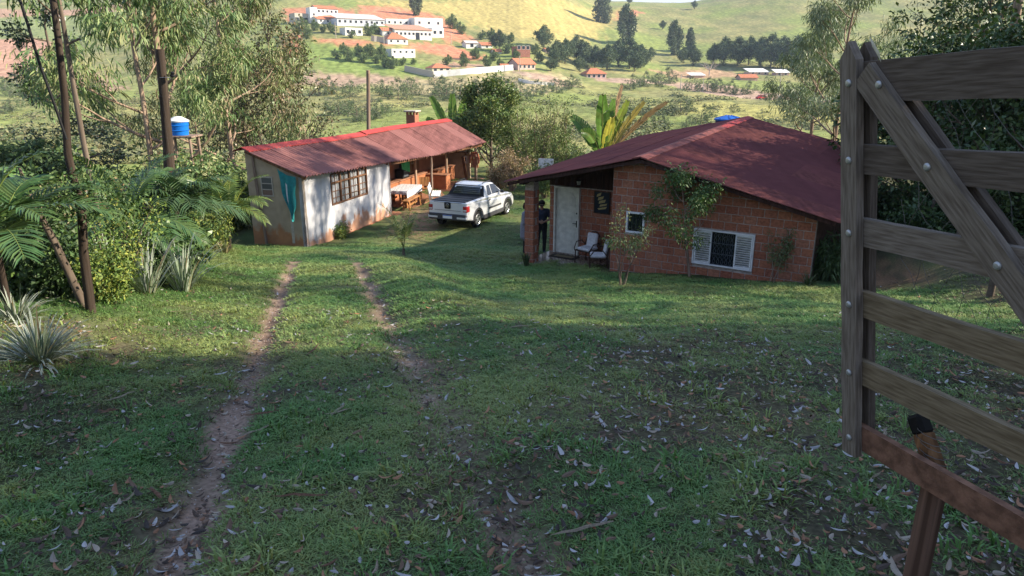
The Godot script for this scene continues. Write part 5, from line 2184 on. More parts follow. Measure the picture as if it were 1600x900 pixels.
# a shrub: many stems from one root, leaves all along them
func shrub(called: String, label: String, base: Vector3, w: float, h: float, stems: int, leaf: Mesh, size: float, tints: Array, per := 3, group := "", bark: Material = null, bare_to := 0.15, category := "shrub") -> Node3D:
	var t := thing(called, label, category, base, 0.0, group)
	rng.seed = hash(label) + int(base.x * 131.0)
	var g := Geo.new()
	var xf := []
	var cols := []
	for i in stems:
		var a := rr(0, TAU)
		var d := Vector3(cos(a) * w / h * rr(0.1, 0.6), 1.0, sin(a) * w / h * rr(0.1, 0.6)).normalized()
		var path := [Vector3(cos(a), 0, sin(a)) * 0.05 - Vector3(0, 0.05, 0)]
		var rad := [0.006 + 0.006 * h]
		var p: Vector3 = path[0]
		var l := h * rr(0.6, 1.1)
		for k in 6:
			d = (d + rdir() * 0.18).normalized()
			p += d * l / 6
			path.append(p)
			rad.append((0.006 + 0.006 * h) * (1.0 - k / 8.0))
			if float(k) / 6 >= bare_to:
				for e in per:
					var q := p + rdir() * w * 0.22 * rng.randf()
					xf.append(Transform3D(Basis.from_euler(Vector3(rr(-0.6, 0.6), rr(0, TAU), rr(-0.6, 0.6))).scaled(Vector3.ONE * size * rr(0.7, 1.3)), q))
					cols.append(tints[rng.randi() % tints.size()] * rr(0.75, 1.2))
		g.tube(path, rad, 5, false)
	part(g, "stems", bark if bark else M.bark, t).set_meta("kind", "stuff")
	many(leaf, "foliage", t, xf, cols).set_meta("kind", "stuff")
	return t


# a palm frond: arching rib with two rows of leaflets
func frond(parent: Node, p0: Vector3, dir: Vector3, l: float, arch: float, leaflets: int, ll: float, lw: float, c0: Color, c1: Color, droop := 0.35, bare_part := 0.22) -> void:
	var g := Geo.new()
	var path := []
	var p := p0
	var d := dir.normalized()
	var n := 14
	for i in n + 1:
		path.append(p)
		d = (d + Vector3(0, -arch / n, 0) * (0.5 + 1.2 * i / n)).normalized()
		p += d * l / n
	var rad := []
	for i in n + 1:
		rad.append(lerpf(0.014, 0.003, float(i) / n) * l / 1.5)
	g.col = c1
	g.tube(path, rad, 5, false)
	for k in leaflets:
		var t := lerpf(bare_part, 0.995, (k + 0.5) / leaflets)
		var i := mini(int(t * n), n - 1)
		var q: Vector3 = path[i].lerp(path[i + 1], t * n - i)
		var tan: Vector3 = (path[i + 1] - path[i]).normalized()
		var side := tan.cross(Vector3.UP).normalized()
		var upn := side.cross(tan)
		var wid: float = lw * (0.6 + 0.7 * sin(PI * t))
		var len2: float = ll * (0.45 + 0.75 * sin(PI * clampf(t * 0.9 + 0.08, 0, 1))) * rr(0.9, 1.08)
		for s in [-1.0, 1.0]:
			var ld: Vector3 = (side * s * 0.85 + tan * (0.45 + 0.5 * t) + upn * (0.28 + rr(-0.1, 0.1))).normalized()
			var kk := rr(0.75, 1.2)
			g.col = c0.lerp(c1, rr(0, 0.35)) * kk
			var e: Vector3 = q + ld * len2 * 0.55
			var f: Vector3 = q + ld * len2 + Vector3(0, -droop * len2, 0)
			g.blade([q, e + Vector3(0, -droop * len2 * 0.22, 0), f], [wid * 0.5, wid, 0.0], ld.cross(upn).normalized(), 0.35, true)
	part(g, "frond", M.leaf_gloss, parent)


func palm(called: String, label: String, base: Vector3, fronds: int, l: float, stem_h: float, c0: Color, c1: Color, o := {}) -> Node3D:
	var t := thing(called, label, "palm", base)
	rng.seed = hash(label)
	var nst: int = o.get("stems", 1)
	for s in nst:
		var a := TAU * s / nst + 0.4
		var off: Vector3 = Vector3(cos(a), 0, sin(a)) * (0.0 if nst == 1 else o.get("clump", 0.2))
		var hh := stem_h * rr(0.8, 1.15)
		var topv: Vector3 = off * 1.4 + Vector3(0, hh, 0) + o.get("lean", Vector3.ZERO)
		if stem_h > 0.05:
			var g := Geo.new()
			g.tube([off - Vector3(0, 0.1, 0), off.lerp(topv, 0.5), topv], [o.get("r", 0.05), o.get("r", 0.05) * 0.8, o.get("r", 0.05) * 0.7], 8)
			part(g, "stem", o.get("bark", M.bark_dark), t)
		for k in fronds:
			var b: float = TAU * (k + rr(-0.25, 0.25)) / fronds + s
			var tl: Array = o.get("tilt", [0.25, 1.15])
			var tilt := rr(tl[0], tl[1])
			if o.has("aim"):
				b = o.aim[k % o.aim.size()] + rr(-0.15, 0.15)
			var d := Vector3(cos(b) * sin(tilt), cos(tilt), sin(b) * sin(tilt))
			frond(t, topv, d, l * rr(0.75, 1.15), o.get("arch", 1.5), o.get("leaflets", 26), o.get("ll", 0.45), o.get("lw", 0.017), c0, c1, o.get("droop", 0.35), o.get("bare", 0.22))
	return t


# a clump of strap leaves with pale edges
func strap_clump(label: String, base: Vector3, count: int, l: float, w: float, green: Color, edge: Color, spread := 1.0, dead := 0.08) -> Node3D:
	var t := thing("variegated_lily", label, "plant", base, 0.0, "white striped strap-leaved plants in the garden bed")
	rng.seed = hash(label)
	for batch in 3:
		var g := Geo.new()
		var ge := Geo.new()
		for k in count / 3:
			var a := rr(0, TAU)
			var tilt := rr(0.1, 0.95) * spread
			var d := Vector3(cos(a) * sin(tilt), cos(tilt), sin(a) * sin(tilt))
			var ll := l * rr(0.6, 1.15)
			var p := Vector3(cos(a), 0, sin(a)) * rr(0.0, 0.12 * l) - Vector3(0, 0.03, 0)
			var path := []
			var wid := []
			var n := 6
			for i in n + 1:
				path.append(p)
				d = (d + Vector3(0, -0.32 * rr(0.5, 1.3) * i / n, 0)).normalized()
				p += d * ll / n
				wid.append(w * [0.7, 1.0, 1.0, 0.9, 0.7, 0.45, 0.0][i])
			var side: Vector3 = (path[1] - path[0]).cross(Vector3(cos(a + 0.4), 0.0, sin(a + 0.4)).cross(Vector3.UP)).cross(path[1] - path[0]).normalized()
			side = Vector3(-sin(a), 0, cos(a))
			var kk := rr(0.7, 1.2)
			g.col = (green if rng.randf() > dead else Color(0.26, 0.19, 0.10)) * kk
			ge.col = (edge if rng.randf() > dead else Color(0.30, 0.22, 0.12)) * kk
			g.blade(path, wid, side, 0.25, true)
			# pale margins
			for s in [-1.0, 1.0]:
				var pe := []
				var we := []
				for i in n + 1:
					pe.append(path[i] + side * s * wid[i] * 0.86 + Vector3(0, 0.003 + wid[i] * 0.2, 0))
					we.append(wid[i] * 0.3)
				ge.blade(pe, we, side, 0.0, false)
		part(g, "leaf_fan", M.leaf_gloss, t).set_meta("kind", "stuff")
		part(ge, "leaf_margin", M.leaf_gloss, t).set_meta("kind", "stuff")
	return t


# banana-like blade: broad, torn along its veins
func big_leaf(parent: Node, p0: Vector3, dir: Vector3, l: float, w: float, arch: float, c0: Color, c1: Color, tear := 0.3, stalk := 0.25, face_to := Vector3.ZERO) -> void:
	var g := Geo.new()
	var path := []
	var p := p0
	var d := dir.normalized()
	var n := 22
	for i in n + 1:
		path.append(p)
		d = (d + Vector3(0, -arch / n, 0) * (0.4 + 1.3 * i / n)).normalized()
		p += d * l / n
	g.col = c1 * 1.1
	var rad := []
	for i in n + 1:
		rad.append(lerpf(0.028, 0.004, float(i) / n) * l / 2.0)
	g.tube(path, rad, 6, false)
	var rib := part(g, "leaf_rib", M.leaf_gloss, parent)
	g = Geo.new()
	var i0 := int(n * stalk)
	for s in [-1.0, 1.0]:
		var sag := 0.0
		for i in range(i0, n):
			var t0 := float(i - i0) / (n - i0)
			var t1 := float(i + 1 - i0) / (n - i0)
			var w0: float = w * pow(sin(PI * clampf(t0 * 0.93 + 0.05, 0, 1)), 0.6)
			var w1: float = w * pow(sin(PI * clampf(t1 * 0.93 + 0.05, 0, 1)), 0.6)
			if i == n - 1:
				w1 = 0.0
			var tan: Vector3 = (path[i + 1] - path[i]).normalized()
			var side: Vector3 = tan.cross(Vector3.UP if face_to == Vector3.ZERO else face_to).normalized() * s
			var upn: Vector3 = side.cross(tan) * s
			if rng.randf() < tear:
				sag = rr(0.0, 0.5)
			var fo: Vector3 = upn * (0.28 - sag)
			var k := rr(0.85, 1.12)
			g.col = c0.lerp(c1, rr(0, 0.5) if rng.randf() < 0.3 else rr(0, 0.12)) * k
			var gap: Vector3 = tan * (0.02 * l if rng.randf() < tear else 0.0)
			var a: Vector3 = path[i]
			var b: Vector3 = path[i + 1]
			var ae: Vector3 = a + side * w0 + fo * w0 + tan * 0.06 * l + gap
			var be: Vector3 = b + side * w1 + fo * w1 + tan * 0.06 * l * (1.0 if i < n - 1 else 0.0)
			var am: Vector3 = a + side * w0 * 0.5 + fo * w0 * 0.75 + tan * 0.03 * l
			var bm: Vector3 = b + side * w1 * 0.5 + fo * w1 * 0.75 + tan * 0.03 * l
			g.quad(a, b, bm, am)
			g.quad(am, bm, be, ae)
	part(g, "leaf_blade", M.leaf_gloss, parent)


# ---------------------------------------------------------------- plants round the houses
func make_garden() -> void:
	make_clusters()
	var EUC := [Color(0.17, 0.25, 0.09), Color(0.23, 0.29, 0.12), Color(0.12, 0.20, 0.07), Color(0.30, 0.31, 0.14)]
	var OLIVE := [Color(0.16, 0.17, 0.08), Color(0.24, 0.22, 0.11), Color(0.12, 0.15, 0.06), Color(0.28, 0.21, 0.13)]
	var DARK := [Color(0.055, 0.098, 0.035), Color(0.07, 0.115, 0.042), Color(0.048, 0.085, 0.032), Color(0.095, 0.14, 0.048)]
	var MID := [Color(0.07, 0.13, 0.035), Color(0.10, 0.16, 0.04), Color(0.055, 0.10, 0.03)]
	var GREY := [Color(0.22, 0.27, 0.16), Color(0.27, 0.31, 0.20), Color(0.16, 0.21, 0.115)]
	# ---- eucalyptus on the shed's side of the drive
	var eu := {"h": 15.0, "bole": 0.16, "top": 0.95, "r": 0.13, "limbs": 13, "depth": 2, "kids": 2, "len": 2.4, "rise": 0.45, "wob": 0.16, "spread": 0.6, "leaf": CL.euc, "per": 2, "jit": 0.55, "size": 1.25, "tints": EUC, "bark": M.bark_pale}
	tree("eucalyptus_tree", "tall eucalyptus with a bare pinkish trunk behind the dark pole", spot(288, 25.0), eu, "eucalyptus trees beside the shed")
	var e2 := eu.duplicate()
	e2.merge({"h": 12.0, "r": 0.07, "bark": M.bark, "limbs": 11, "len": 1.0, "bole": 0.42, "depth": 1, "per": 3}, true)
	tree("eucalyptus_tree", "slim eucalyptus with a thin brown trunk behind the garden shrubs", spot(160, 18.0), e2, "eucalyptus trees beside the shed")
	var e3 := eu.duplicate()
	e3.merge({"h": 13.0, "limbs": 18, "len": 2.4, "r": 0.10, "bole": 0.12, "tints": EUC + OLIVE}, true)
	tree("eucalyptus_tree", "leafy eucalyptus standing between the blue tank and the shed roof", spot(372, 31.0), e3, "eucalyptus trees beside the shed")
	var e4 := eu.duplicate()
	e4.merge({"h": 14.0, "limbs": 11, "len": 1.9, "r": 0.09, "bole": 0.25}, true)
	tree("eucalyptus_tree", "eucalyptus with hanging pale leaves behind the slim one", spot(256, 24.0), e4, "eucalyptus trees beside the shed")
	var ol := {"h": 8.5, "bole": 0.15, "top": 0.8, "r": 0.12, "limbs": 14, "depth": 2, "kids": 3, "len": 2.2, "rise": 0.6, "wob": 0.2, "spread": 0.75, "leaf": CL.broad, "per": 1, "keep": 0.6, "jit": 0.6, "size": 1.3, "tints": OLIVE}
	tree("olive_green_tree", "bushy olive brown tree behind the near end of the shed", spot(440, 37.0), ol)
	ol = ol.duplicate()
	ol.merge({"h": 7.0, "len": 1.9}, true)
	tree("olive_green_tree", "rounded olive green tree touching the shed ridge", spot(395, 34.0), ol)
	var dk := {"h": 9.0, "bole": 0.2, "top": 0.85, "r": 0.14, "limbs": 10, "depth": 2, "kids": 2, "len": 1.3, "rise": 0.2, "up": 0.0, "wob": 0.15, "spread": 0.6, "leaf": CL.broad, "per": 1, "jit": 0.5, "size": 1.3, "tints": [Color(0.04, 0.065, 0.04), Color(0.06, 0.085, 0.05)]}
	tree("dark_tree", "dark tree with layered branches beyond the twin-stemmed trunk", spot(120, 34.0), dk)
	# ---- twin-stemmed young tree at the drive's edge
	var f := 7.3
	var tt := thing("twin_stem_tree", "young tree with two thin dark stems from one foot beside the drive", "tree", hit(143, 488))
	f = -tt.position.z
	var g := Geo.new()
	var pts := []
	for q in [[143, 492], [131, 395], [128, 335], [116, 285], [106, 240], [101, 150], [91, 60], [78, -40], [60, -160]]:
		pts.append(seen(q[0], q[1], f) - tt.position)
	g.tube(pts, [0.055, 0.05, 0.046, 0.042, 0.04, 0.036, 0.034, 0.03, 0.02], 9)
	part(g, "stem", M.bark_dark, tt)
	g = Geo.new()
	pts = []
	for q in [[138, 490], [112, 435], [86, 380], [62, 335], [44, 300], [30, 262]]:
		pts.append(seen(q[0], q[1], f + 0.15) - tt.position)
	g.tube(pts, [0.05, 0.045, 0.04, 0.034, 0.026, 0.015], 9)
	part(g, "stem", M.bark, tt)
	var xf := []
	var cols := []
	rng.seed = 5
	for k in 80:
		var q := seen(rr(40, 210), rr(276, 340), f + rr(-0.5, 0.6)) - tt.position
		xf.append(Transform3D(Basis.from_euler(Vector3(rr(0, 6), rr(0, 6), 0)).scaled(Vector3.ONE * rr(0.5, 0.9)), q))
		cols.append(MID[rng.randi() % 3] * rr(0.6, 1.1))
	for k in 22:
		var q := seen(rr(20, 230), rr(-160, -6), f + rr(-0.6, 0.8)) - tt.position
		xf.append(Transform3D(Basis.from_euler(Vector3(rr(0, 6), rr(0, 6), 0)).scaled(Vector3.ONE * rr(0.7, 1.1)), q))
		cols.append(DARK[rng.randi() % 3] * rr(0.8, 1.4))
	many(CL.fine, "crown", tt, xf, cols).set_meta("kind", "stuff")
	# black hose tied to the stem
	var hs := thing("hose", "thin black hose slanting up from the dark young stem", "hose", seen(104, 218, f - 0.06))
	g = Geo.new()
	pts = []
	for q in [[104, 218], [84, 160], [62, 100], [44, 40], [28, -10], [10, -80]]:
		pts.append(seen(q[0], q[1], f - 0.06) - hs.position)
	g.tube(pts, [0.014], 6)
	part(g, "hose_line", M.black, hs)
	# ---- palms
	var PG := Color(0.045, 0.10, 0.035)
	var PY := Color(0.16, 0.20, 0.05)
	palm("areca_palm", "large areca palm with arching dark fronds beside the drive", hit(6, 492), 8, 1.35, 0.6, PG, PY, {"arch": 1.55, "leaflets": 28, "ll": 0.32, "lw": 0.015, "stems": 2, "clump": 0.10, "r": 0.04, "droop": 0.25})
	palm("areca_palm", "areca palm with feathery fronds spreading beneath the dark pole", hit(214, 424), 9, 1.5, 0.8, PG, PY, {"arch": 1.5, "leaflets": 28, "ll": 0.34, "stems": 1})
	palm("fountain_palm", "stocky palm with stiff spiky leaves over a dark stem", hit(296, 418), 18, 1.1, 1.1, Color(0.05, 0.10, 0.04), Color(0.12, 0.15, 0.07), {"arch": 1.5, "leaflets": 20, "ll": 0.45, "r": 0.08, "droop": 0.5, "bare": 0.05})
	palm("areca_palm", "yellow green areca palm against the tan shed wall", hit(350, 388), 8, 1.7, 0.7, Color(0.09, 0.15, 0.04), Color(0.27, 0.28, 0.06), {"arch": 1.6, "leaflets": 26, "ll": 0.34, "stems": 2, "clump": 0.2})
	palm("areca_palm", "areca palm in the bed behind the striped plants", hit(258, 410), 8, 1.4, 0.85, PG, PY, {"arch": 1.5, "leaflets": 26, "ll": 0.4})
	palm("coconut_sapling", "young coconut palm growing alone in the lawn by the drive", hit(631, 400), 7, 1.35, 0.25, Color(0.11, 0.16, 0.05), Color(0.27, 0.28, 0.09), {"arch": 1.5, "leaflets": 16, "ll": 0.30, "lw": 0.013, "droop": 0.55, "bark": M.bark, "r": 0.05, "bare": 0.28, "tilt": [0.1, 0.7]})
	# ---- striped strap plants
	var SG := Color(0.20, 0.26, 0.17)
	var SE := Color(0.62, 0.65, 0.56)
	strap_clump("big silvery striped clump at the foot of the large drive-side palm", hit(62, 566), 220, 0.47, 0.0085, SG * 0.85, SE * 0.8, 1.3)
	strap_clump("silvery striped clump behind the big one under the palm", hit(25, 505), 110, 0.40, 0.009, SG * 0.8, SE, 1.1)
	strap_clump("tall striped clump with stiff upright leaves under the shrubs", hit(230, 458), 100, 0.9, 0.013, SG, SE, 0.75)
	strap_clump("tall striped clump leaning over the lawn edge", hit(286, 455), 100, 0.9, 0.013, SG, SE, 0.85)
	strap_clump("sunlit pale striped clump behind the twin stems", hit(108, 440), 70, 0.75, 0.015, Color(0.16, 0.20, 0.09), Color(0.5, 0.52, 0.36), 0.8)
	strap_clump("striped clump between the twin stems and the shrubs", hit(178, 436), 60, 0.8, 0.014, SG, SE, 0.8)
	strap_clump("small dry striped tuft beside the shed palm", hit(352, 396), 45, 0.5, 0.01, Color(0.2, 0.2, 0.09), Color(0.45, 0.42, 0.24), 1.0, 0.3)
	# ---- shrubs of the bed
	var GOLD := [Color(0.12, 0.19, 0.045), Color(0.18, 0.25, 0.05), Color(0.085, 0.15, 0.04), Color(0.29, 0.31, 0.06)]
	shrub("golden_shrub", "yellow green small-leaved shrub beside the twin stems", hit(184, 452), 0.9, 1.25, 10, CL.small, 0.8, GOLD, 4, "garden bed shrubs")
	shrub("golden_shrub", "low yellow green seedling shrub at the lawn edge", hit(172, 474), 0.55, 0.7, 12, CL.small, 0.9, GOLD, 4, "garden bed shrubs")
	shrub("leafy_shrub", "dense dark green shrub behind the tall striped clumps", hit(236, 436), 1.2, 0.9, 16, CL.broad, 0.7, MID, 3, "garden bed shrubs")
	shrub("leafy_shrub", "broad-leaved shrub under the spiky palm", hit(276, 424), 0.9, 0.9, 14, CL.broad, 0.9, MID, 4, "garden bed shrubs")
	shrub("leafy_shrub", "shaded shrub filling the bed behind the large drive-side palm", hit(60, 462), 1.4, 1.0, 22, CL.small, 1.5, MID + DARK, 6, "garden bed shrubs")
	shrub("flowering_shrub", "loose shrub with pale blossoms behind the twin stems", hit(88, 415), 1.3, 1.5, 16, CL.small, 1.2, [Color(0.12, 0.18, 0.05), Color(0.40, 0.32, 0.20), Color(0.16, 0.22, 0.06)], 5, "garden bed shrubs")
	shrub("flowering_shrub", "leafy shrub beside the far end of the bed", hit(205, 408), 1.2, 1.0, 14, CL.small, 1.2, GOLD, 4, "garden bed shrubs")
	shrub("leafy_shrub", "low shrub by the roots of the yellow green palm", hit(330, 388), 0.9, 0.8, 14, CL.small, 1.1, GOLD, 4, "garden bed shrubs")
	# banana plant at the picture's edge
	var bn := thing("banana_plant", "banana plant lifting a broad torn leaf over the shrubs", "banana plant", spot(-25, 9.5))
	rng.seed = 91
	g = Geo.new()
	g.tube([Vector3(0, -0.1, 0), Vector3(0, 0.9, 0)], [0.09, 0.06], 9)
	part(g, "stem", M.leaf_stem, bn)
	big_leaf(bn, Vector3(0, 0.85, 0), Vector3(0.35, 1, 0.1), 1.6, 0.20, 2.6, Color(0.10, 0.20, 0.05), Color(0.2, 0.24, 0.08), 0.25, 0.15)
	big_leaf(bn, Vector3(0, 0.85, 0), Vector3(-0.5, 1, 0.3), 1.5, 0.22, 1.8, Color(0.08, 0.17, 0.05), Color(0.2, 0.24, 0.08))
	# ---- bushes beyond the bed and the shed (counted ones) and the dry thicket
	var sh := [
		[70, 30.0, 3.2, 2.6, "rounded dark bush beyond the twin stems", DARK + MID], [175, 26.0, 2.0, 1.5, "dry brown thicket under the eucalyptus", [Color(0.34, 0.22, 0.12), Color(0.28, 0.20, 0.10), Color(0.2, 0.2, 0.08)]],
		[215, 24.0, 2.0, 1.6, "reddish dry thicket beside the dark pole", [Color(0.38, 0.23, 0.12), Color(0.30, 0.20, 0.11)]], [128, 25.0, 1.8, 1.3, "grey brush in front of the dark tree", [Color(0.20, 0.18, 0.14), Color(0.16, 0.18, 0.09)]],
		[30, 21.0, 2.2, 1.6, "sunny yellow green bush behind the banana leaf", GOLD], [95, 20.0, 2.0, 1.4, "yellowing bush behind the flowering shrub", GOLD + [Color(0.4, 0.3, 0.08)]],
		[260, 28.0, 2.4, 2.2, "leafy bush under the tall eucalyptus", MID + EUC], [330, 27.0, 2.2, 2.4, "pale leafy bush below the blue tank", EUC + GOLD], [312, 20.3, 1.7, 2.7, "feathery bush hiding the stand of the blue tank", EUC + MID], [365, 26.0, 2.0, 2.0, "feathery bush against the corner of the shed", GOLD + MID],
	]
	for q in sh:
		shrub("wild_bush", q[4], spot(q[0], q[1]), q[2], q[3], 26, CL.big if q[1] > 28 else CL.fine, 0.6 if q[1] > 28 else 1.7, q[5], 5, "bushes beyond the garden")
	# ---- trees and tall weeds between the two houses
	var av := {"h": 5.0, "bole": 0.04, "top": 0.8, "r": 0.10, "limbs": 18, "depth": 2, "kids": 2, "len": 1.7, "rise": 0.5, "wob": 0.2, "spread": 0.7, "leaf": CL.broad, "per": 3, "jit": 0.4, "size": 1.1, "tints": [Color(0.12, 0.19, 0.05), Color(0.17, 0.24, 0.065), Color(0.09, 0.15, 0.045), Color(0.26, 0.29, 0.09)]}
	tree("avocado_tree", "dense glossy green tree behind the open end of the shed", spot(768, 42.0), av)
	var tw := [[812, 40.0, 1.6, 3.8, "tall pale weed stems beside the glossy tree"], [838, 37.0, 1.5, 4.2, "tall thin-stemmed weeds behind the white board"], [872, 38.0, 1.4, 4.4, "tall leafy weeds next to the banana clump"], [800, 35.0, 1.4, 2.0, "dry straw-coloured brush behind the pickup"], [775, 36.0, 1.2, 1.3, "rust brown dry brush at the shed's open end"], [850, 33.0, 1.3, 1.6, "low green weeds behind the porch pillar"], [890, 36.0, 1.2, 2.4, "bushy weeds behind the porch roof"]]
	for q in tw:
		var dry: bool = "dry" in q[4]
		shrub("tall_weed", q[4], spot(q[0], q[1]), q[2], q[3], 20, CL.fine, 1.25, [Color(0.34, 0.27, 0.14), Color(0.36, 0.24, 0.15)] if dry else [Color(0.16, 0.21, 0.06), Color(0.25, 0.28, 0.09), Color(0.11, 0.17, 0.05)], 3, "weeds between the houses", M.pole_pale, 0.3)
	# white board among the weeds
	var wb := seen(853, 256, 34.0)
	var bd := thing("white_board", "small blank white board standing among the weeds behind the house", "board", Vector3(wb.x, land(wb.x, wb.z), wb.z), -0.3)
	var by := wb.y - bd.position.y
	g = Geo.new()
	g.box(Vector3(0, by, 0), Vector3(0.75, 0.5, 0.04), 0.01)
	part(g, "panel", M.white_paint, bd)
	for sx in [-1, 1]:
		g = Geo.new()
		g.box(Vector3(sx * 0.3, by / 2 - 0.1, -0.045), Vector3(0.05, by + 0.2, 0.05))
		part(g, "post", M.pole_pale, bd)
	# bananas: three upright leaves behind the shed, the big half-dry clump behind the brick house
	var b2 := thing("banana_plant", "banana plant with three upright green leaves behind the shed roof", "banana plant", spot(708, 45.0))
	rng.seed = 41
	g = Geo.new()
	g.tube([Vector3(0, -0.1, 0), Vector3(0, 1.6, 0)], [0.14, 0.1], 9)
	part(g, "stem", M.leaf_stem, b2)
	for q in [[-0.75, 1.0, 3.1], [0.05, 1.0, 3.0], [0.6, 1.0, 3.2], [-1.2, 0.7, 2.2], [1.2, 0.8, 2.2]]:
		big_leaf(b2, Vector3(0, 1.5, 0), Vector3(q[0] * 0.5, q[1], rr(-0.1, 0.1)), q[2], 0.28, 0.35, Color(0.13, 0.24, 0.05), Color(0.24, 0.30, 0.08), 0.2, 0.2, Vector3(0.25, 0, 1))
	var b3 := thing("banana_plant", "large banana plant with green, yellow and withered leaves behind the brick house", "banana plant", spot(938, 30.0))
	rng.seed = 43
	g = Geo.new()
	g.tube([Vector3(0, -0.1, 0), Vector3(0.0, 1.4, 0), Vector3(0, 2.2, 0)], [0.17, 0.13, 0.1], 10)
	part(g, "stem", M.leaf_stem, b3)
	var s0 := Vector3(0, 2.0, 0)
	var GR := Color(0.12, 0.24, 0.04)
	var YE := Color(0.40, 0.38, 0.05)
	var BRN := Color(0.34, 0.22, 0.10)
	for q in [[-0.10, 1.0, 3.1, 0.36, GR, 0.15, 0.15], [0.35, 1.0, 2.1, 0.30, YE, 0.2, 0.15], [0.30, 1.0, 2.9, 0.24, GR, 0.3, 0.35], [0.75, 1.0, 3.0, 0.26, GR.lerp(YE, 0.35), 0.3, 0.3], [-0.95, 1.0, 2.6, 0.3, GR * 0.8, 0.35, 0.9], [1.25, 1.0, 3.3, 0.2, YE.lerp(BRN, 0.5), 0.75, 0.35], [1.75, 1.0, 4.0, 0.16, BRN, 0.9, 0.5], [-0.3, 0.5, 2.2, 0.3, GR * 0.7, 0.4, 1.8], [0.5, 1.0, 3.6, 0.14, BRN.lerp(Color(0.5, 0.3, 0.2), 0.5), 0.8, 0.2]]:
		big_leaf(b3, s0, Vector3(q[0] * 0.45, q[1], rr(-0.15, 0.15)), q[2] * 0.92, q[3] * 0.9, q[6], q[4], (q[4] as Color).lerp(BRN, 0.4), q[5], 0.18, Vector3(0.3, 0, 1))
	# ---- plants against the brick wall
	var st := {"h": 3.0, "bole": 0.5, "top": 0.68, "lean": Vector3(-0.3, 0, -0.1), "r": 0.035, "limbs": 8, "depth": 2, "kids": 2, "len": 0.8, "rise": 0.3, "wob": 0.22, "spread": 0.75, "leaf": CL.fine, "per": 1, "jit": 0.2, "size": 0.95, "tints": [Color(0.05, 0.10, 0.03), Color(0.07, 0.13, 0.035), Color(0.11, 0.16, 0.045)], "bark": M.pole_pale}
	var wl := hit(1079, 433)
	tree("slender_tree", "slender tree with a flat feathery crown against the brick wall", wl, st)
	shrub("open_shrub", "open twisted shrub with a pale crown before the small window", hit(972, 446), 1.1, 1.6, 5, CL.fine, 0.75, [Color(0.12, 0.17, 0.06), Color(0.24, 0.26, 0.10), Color(0.09, 0.13, 0.05)], 4, "", M.bark, 0.6)
	shrub("young_sapling", "thin leafy sapling between the shutters and the wall corner", hit(1206, 441), 0.5, 1.35, 4, CL.fine, 0.7, [Color(0.10, 0.15, 0.06), Color(0.17, 0.20, 0.09)], 3, "", M.pole_pale, 0.3)
	shrub("corner_shrub", "dark leafy shrub growing past the house's buried corner", hit(1292, 438), 0.9, 1.3, 10, CL.euc, 0.8, DARK, 3)
	strap_clump("dark sword-leaved plant around the foot of the porch pillar", hit(822, 417), 40, 0.42, 0.02, Color(0.04, 0.07, 0.03), Color(0.10, 0.12, 0.05), 0.35)
	strap_clump("low grassy tuft beside the buried house corner", hit(1262, 446), 40, 0.4, 0.01, Color(0.06, 0.10, 0.04), Color(0.12, 0.16, 0.07), 1.1)
	shrub("wall_weed", "small yellow green weed at the foot of the white shed wall", hit(531, 372), 0.4, 0.55, 8, CL.small, 1.0, GOLD, 4)
	# ---- trees on the gate's side, in view
	var ga := {"h": 9.6, "bole": 0.12, "top": 0.8, "r": 0.11, "limbs": 13, "depth": 2, "kids": 2, "len": 2.0, "rise": 0.5, "wob": 0.18, "spread": 0.7, "leaf": CL.euc, "per": 2, "jit": 0.45, "size": 0.95, "tints": GREY, "bark": M.bark_pale}
	tree("grey_leaved_tree", "smaller silvery tree in front of the taller one behind the house", spot(1262, 38.0), {"h": 7.5, "bole": 0.1, "top": 0.8, "r": 0.09, "limbs": 12, "depth": 2, "kids": 2, "len": 1.9, "rise": 0.5, "wob": 0.18, "spread": 0.7, "leaf": CL.euc, "per": 2, "jit": 0.45, "size": 1.0, "tints": GREY, "bark": M.bark_pale})
	tree("grey_leaved_tree", "airy tree with silvery drooping leaves behind the house's far corner", spot(1296, 33.0), ga)
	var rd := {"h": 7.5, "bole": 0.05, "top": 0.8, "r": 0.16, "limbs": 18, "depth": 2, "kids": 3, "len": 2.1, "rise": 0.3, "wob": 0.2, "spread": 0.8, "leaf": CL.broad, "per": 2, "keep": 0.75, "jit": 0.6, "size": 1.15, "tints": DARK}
	var rows := [[1450, 20.0, 4.7, "dense dark tree seen through the gate's upper rails"], [1625, 17.0, 4.6, "dark spreading tree beside the wire fence"], [1745, 16.5, 5.0, "dark leafy tree towering over the gate's hinge side"], [1490, 24.5, 7.5, "taller dark tree behind the gate trees"]]
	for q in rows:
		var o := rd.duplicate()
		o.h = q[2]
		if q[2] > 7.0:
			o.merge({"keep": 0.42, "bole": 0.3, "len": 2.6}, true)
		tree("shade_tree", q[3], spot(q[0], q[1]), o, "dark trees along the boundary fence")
	# undergrowth along the fence seen through the gate
	for q in [[1395, 19.0, 1.8, 1.6, "dark bush beside the buried house corner"], [1440, 17.0, 1.6, 1.3, "dark bush under the gate trees"], [1500, 18.5, 2.0, 1.7, "shaded bush below the dark trees"], [1560, 16.0, 1.8, 1.5, "shaded bush by the boundary posts"], [1345, 22.0, 1.8, 2.0, "leafy bush behind the brick house"]]:
		shrub("fence_bush", q[4], spot(q[0], q[1]), q[2], q[3], 20, CL.broad, 0.9, DARK, 4, "bushes along the fence")
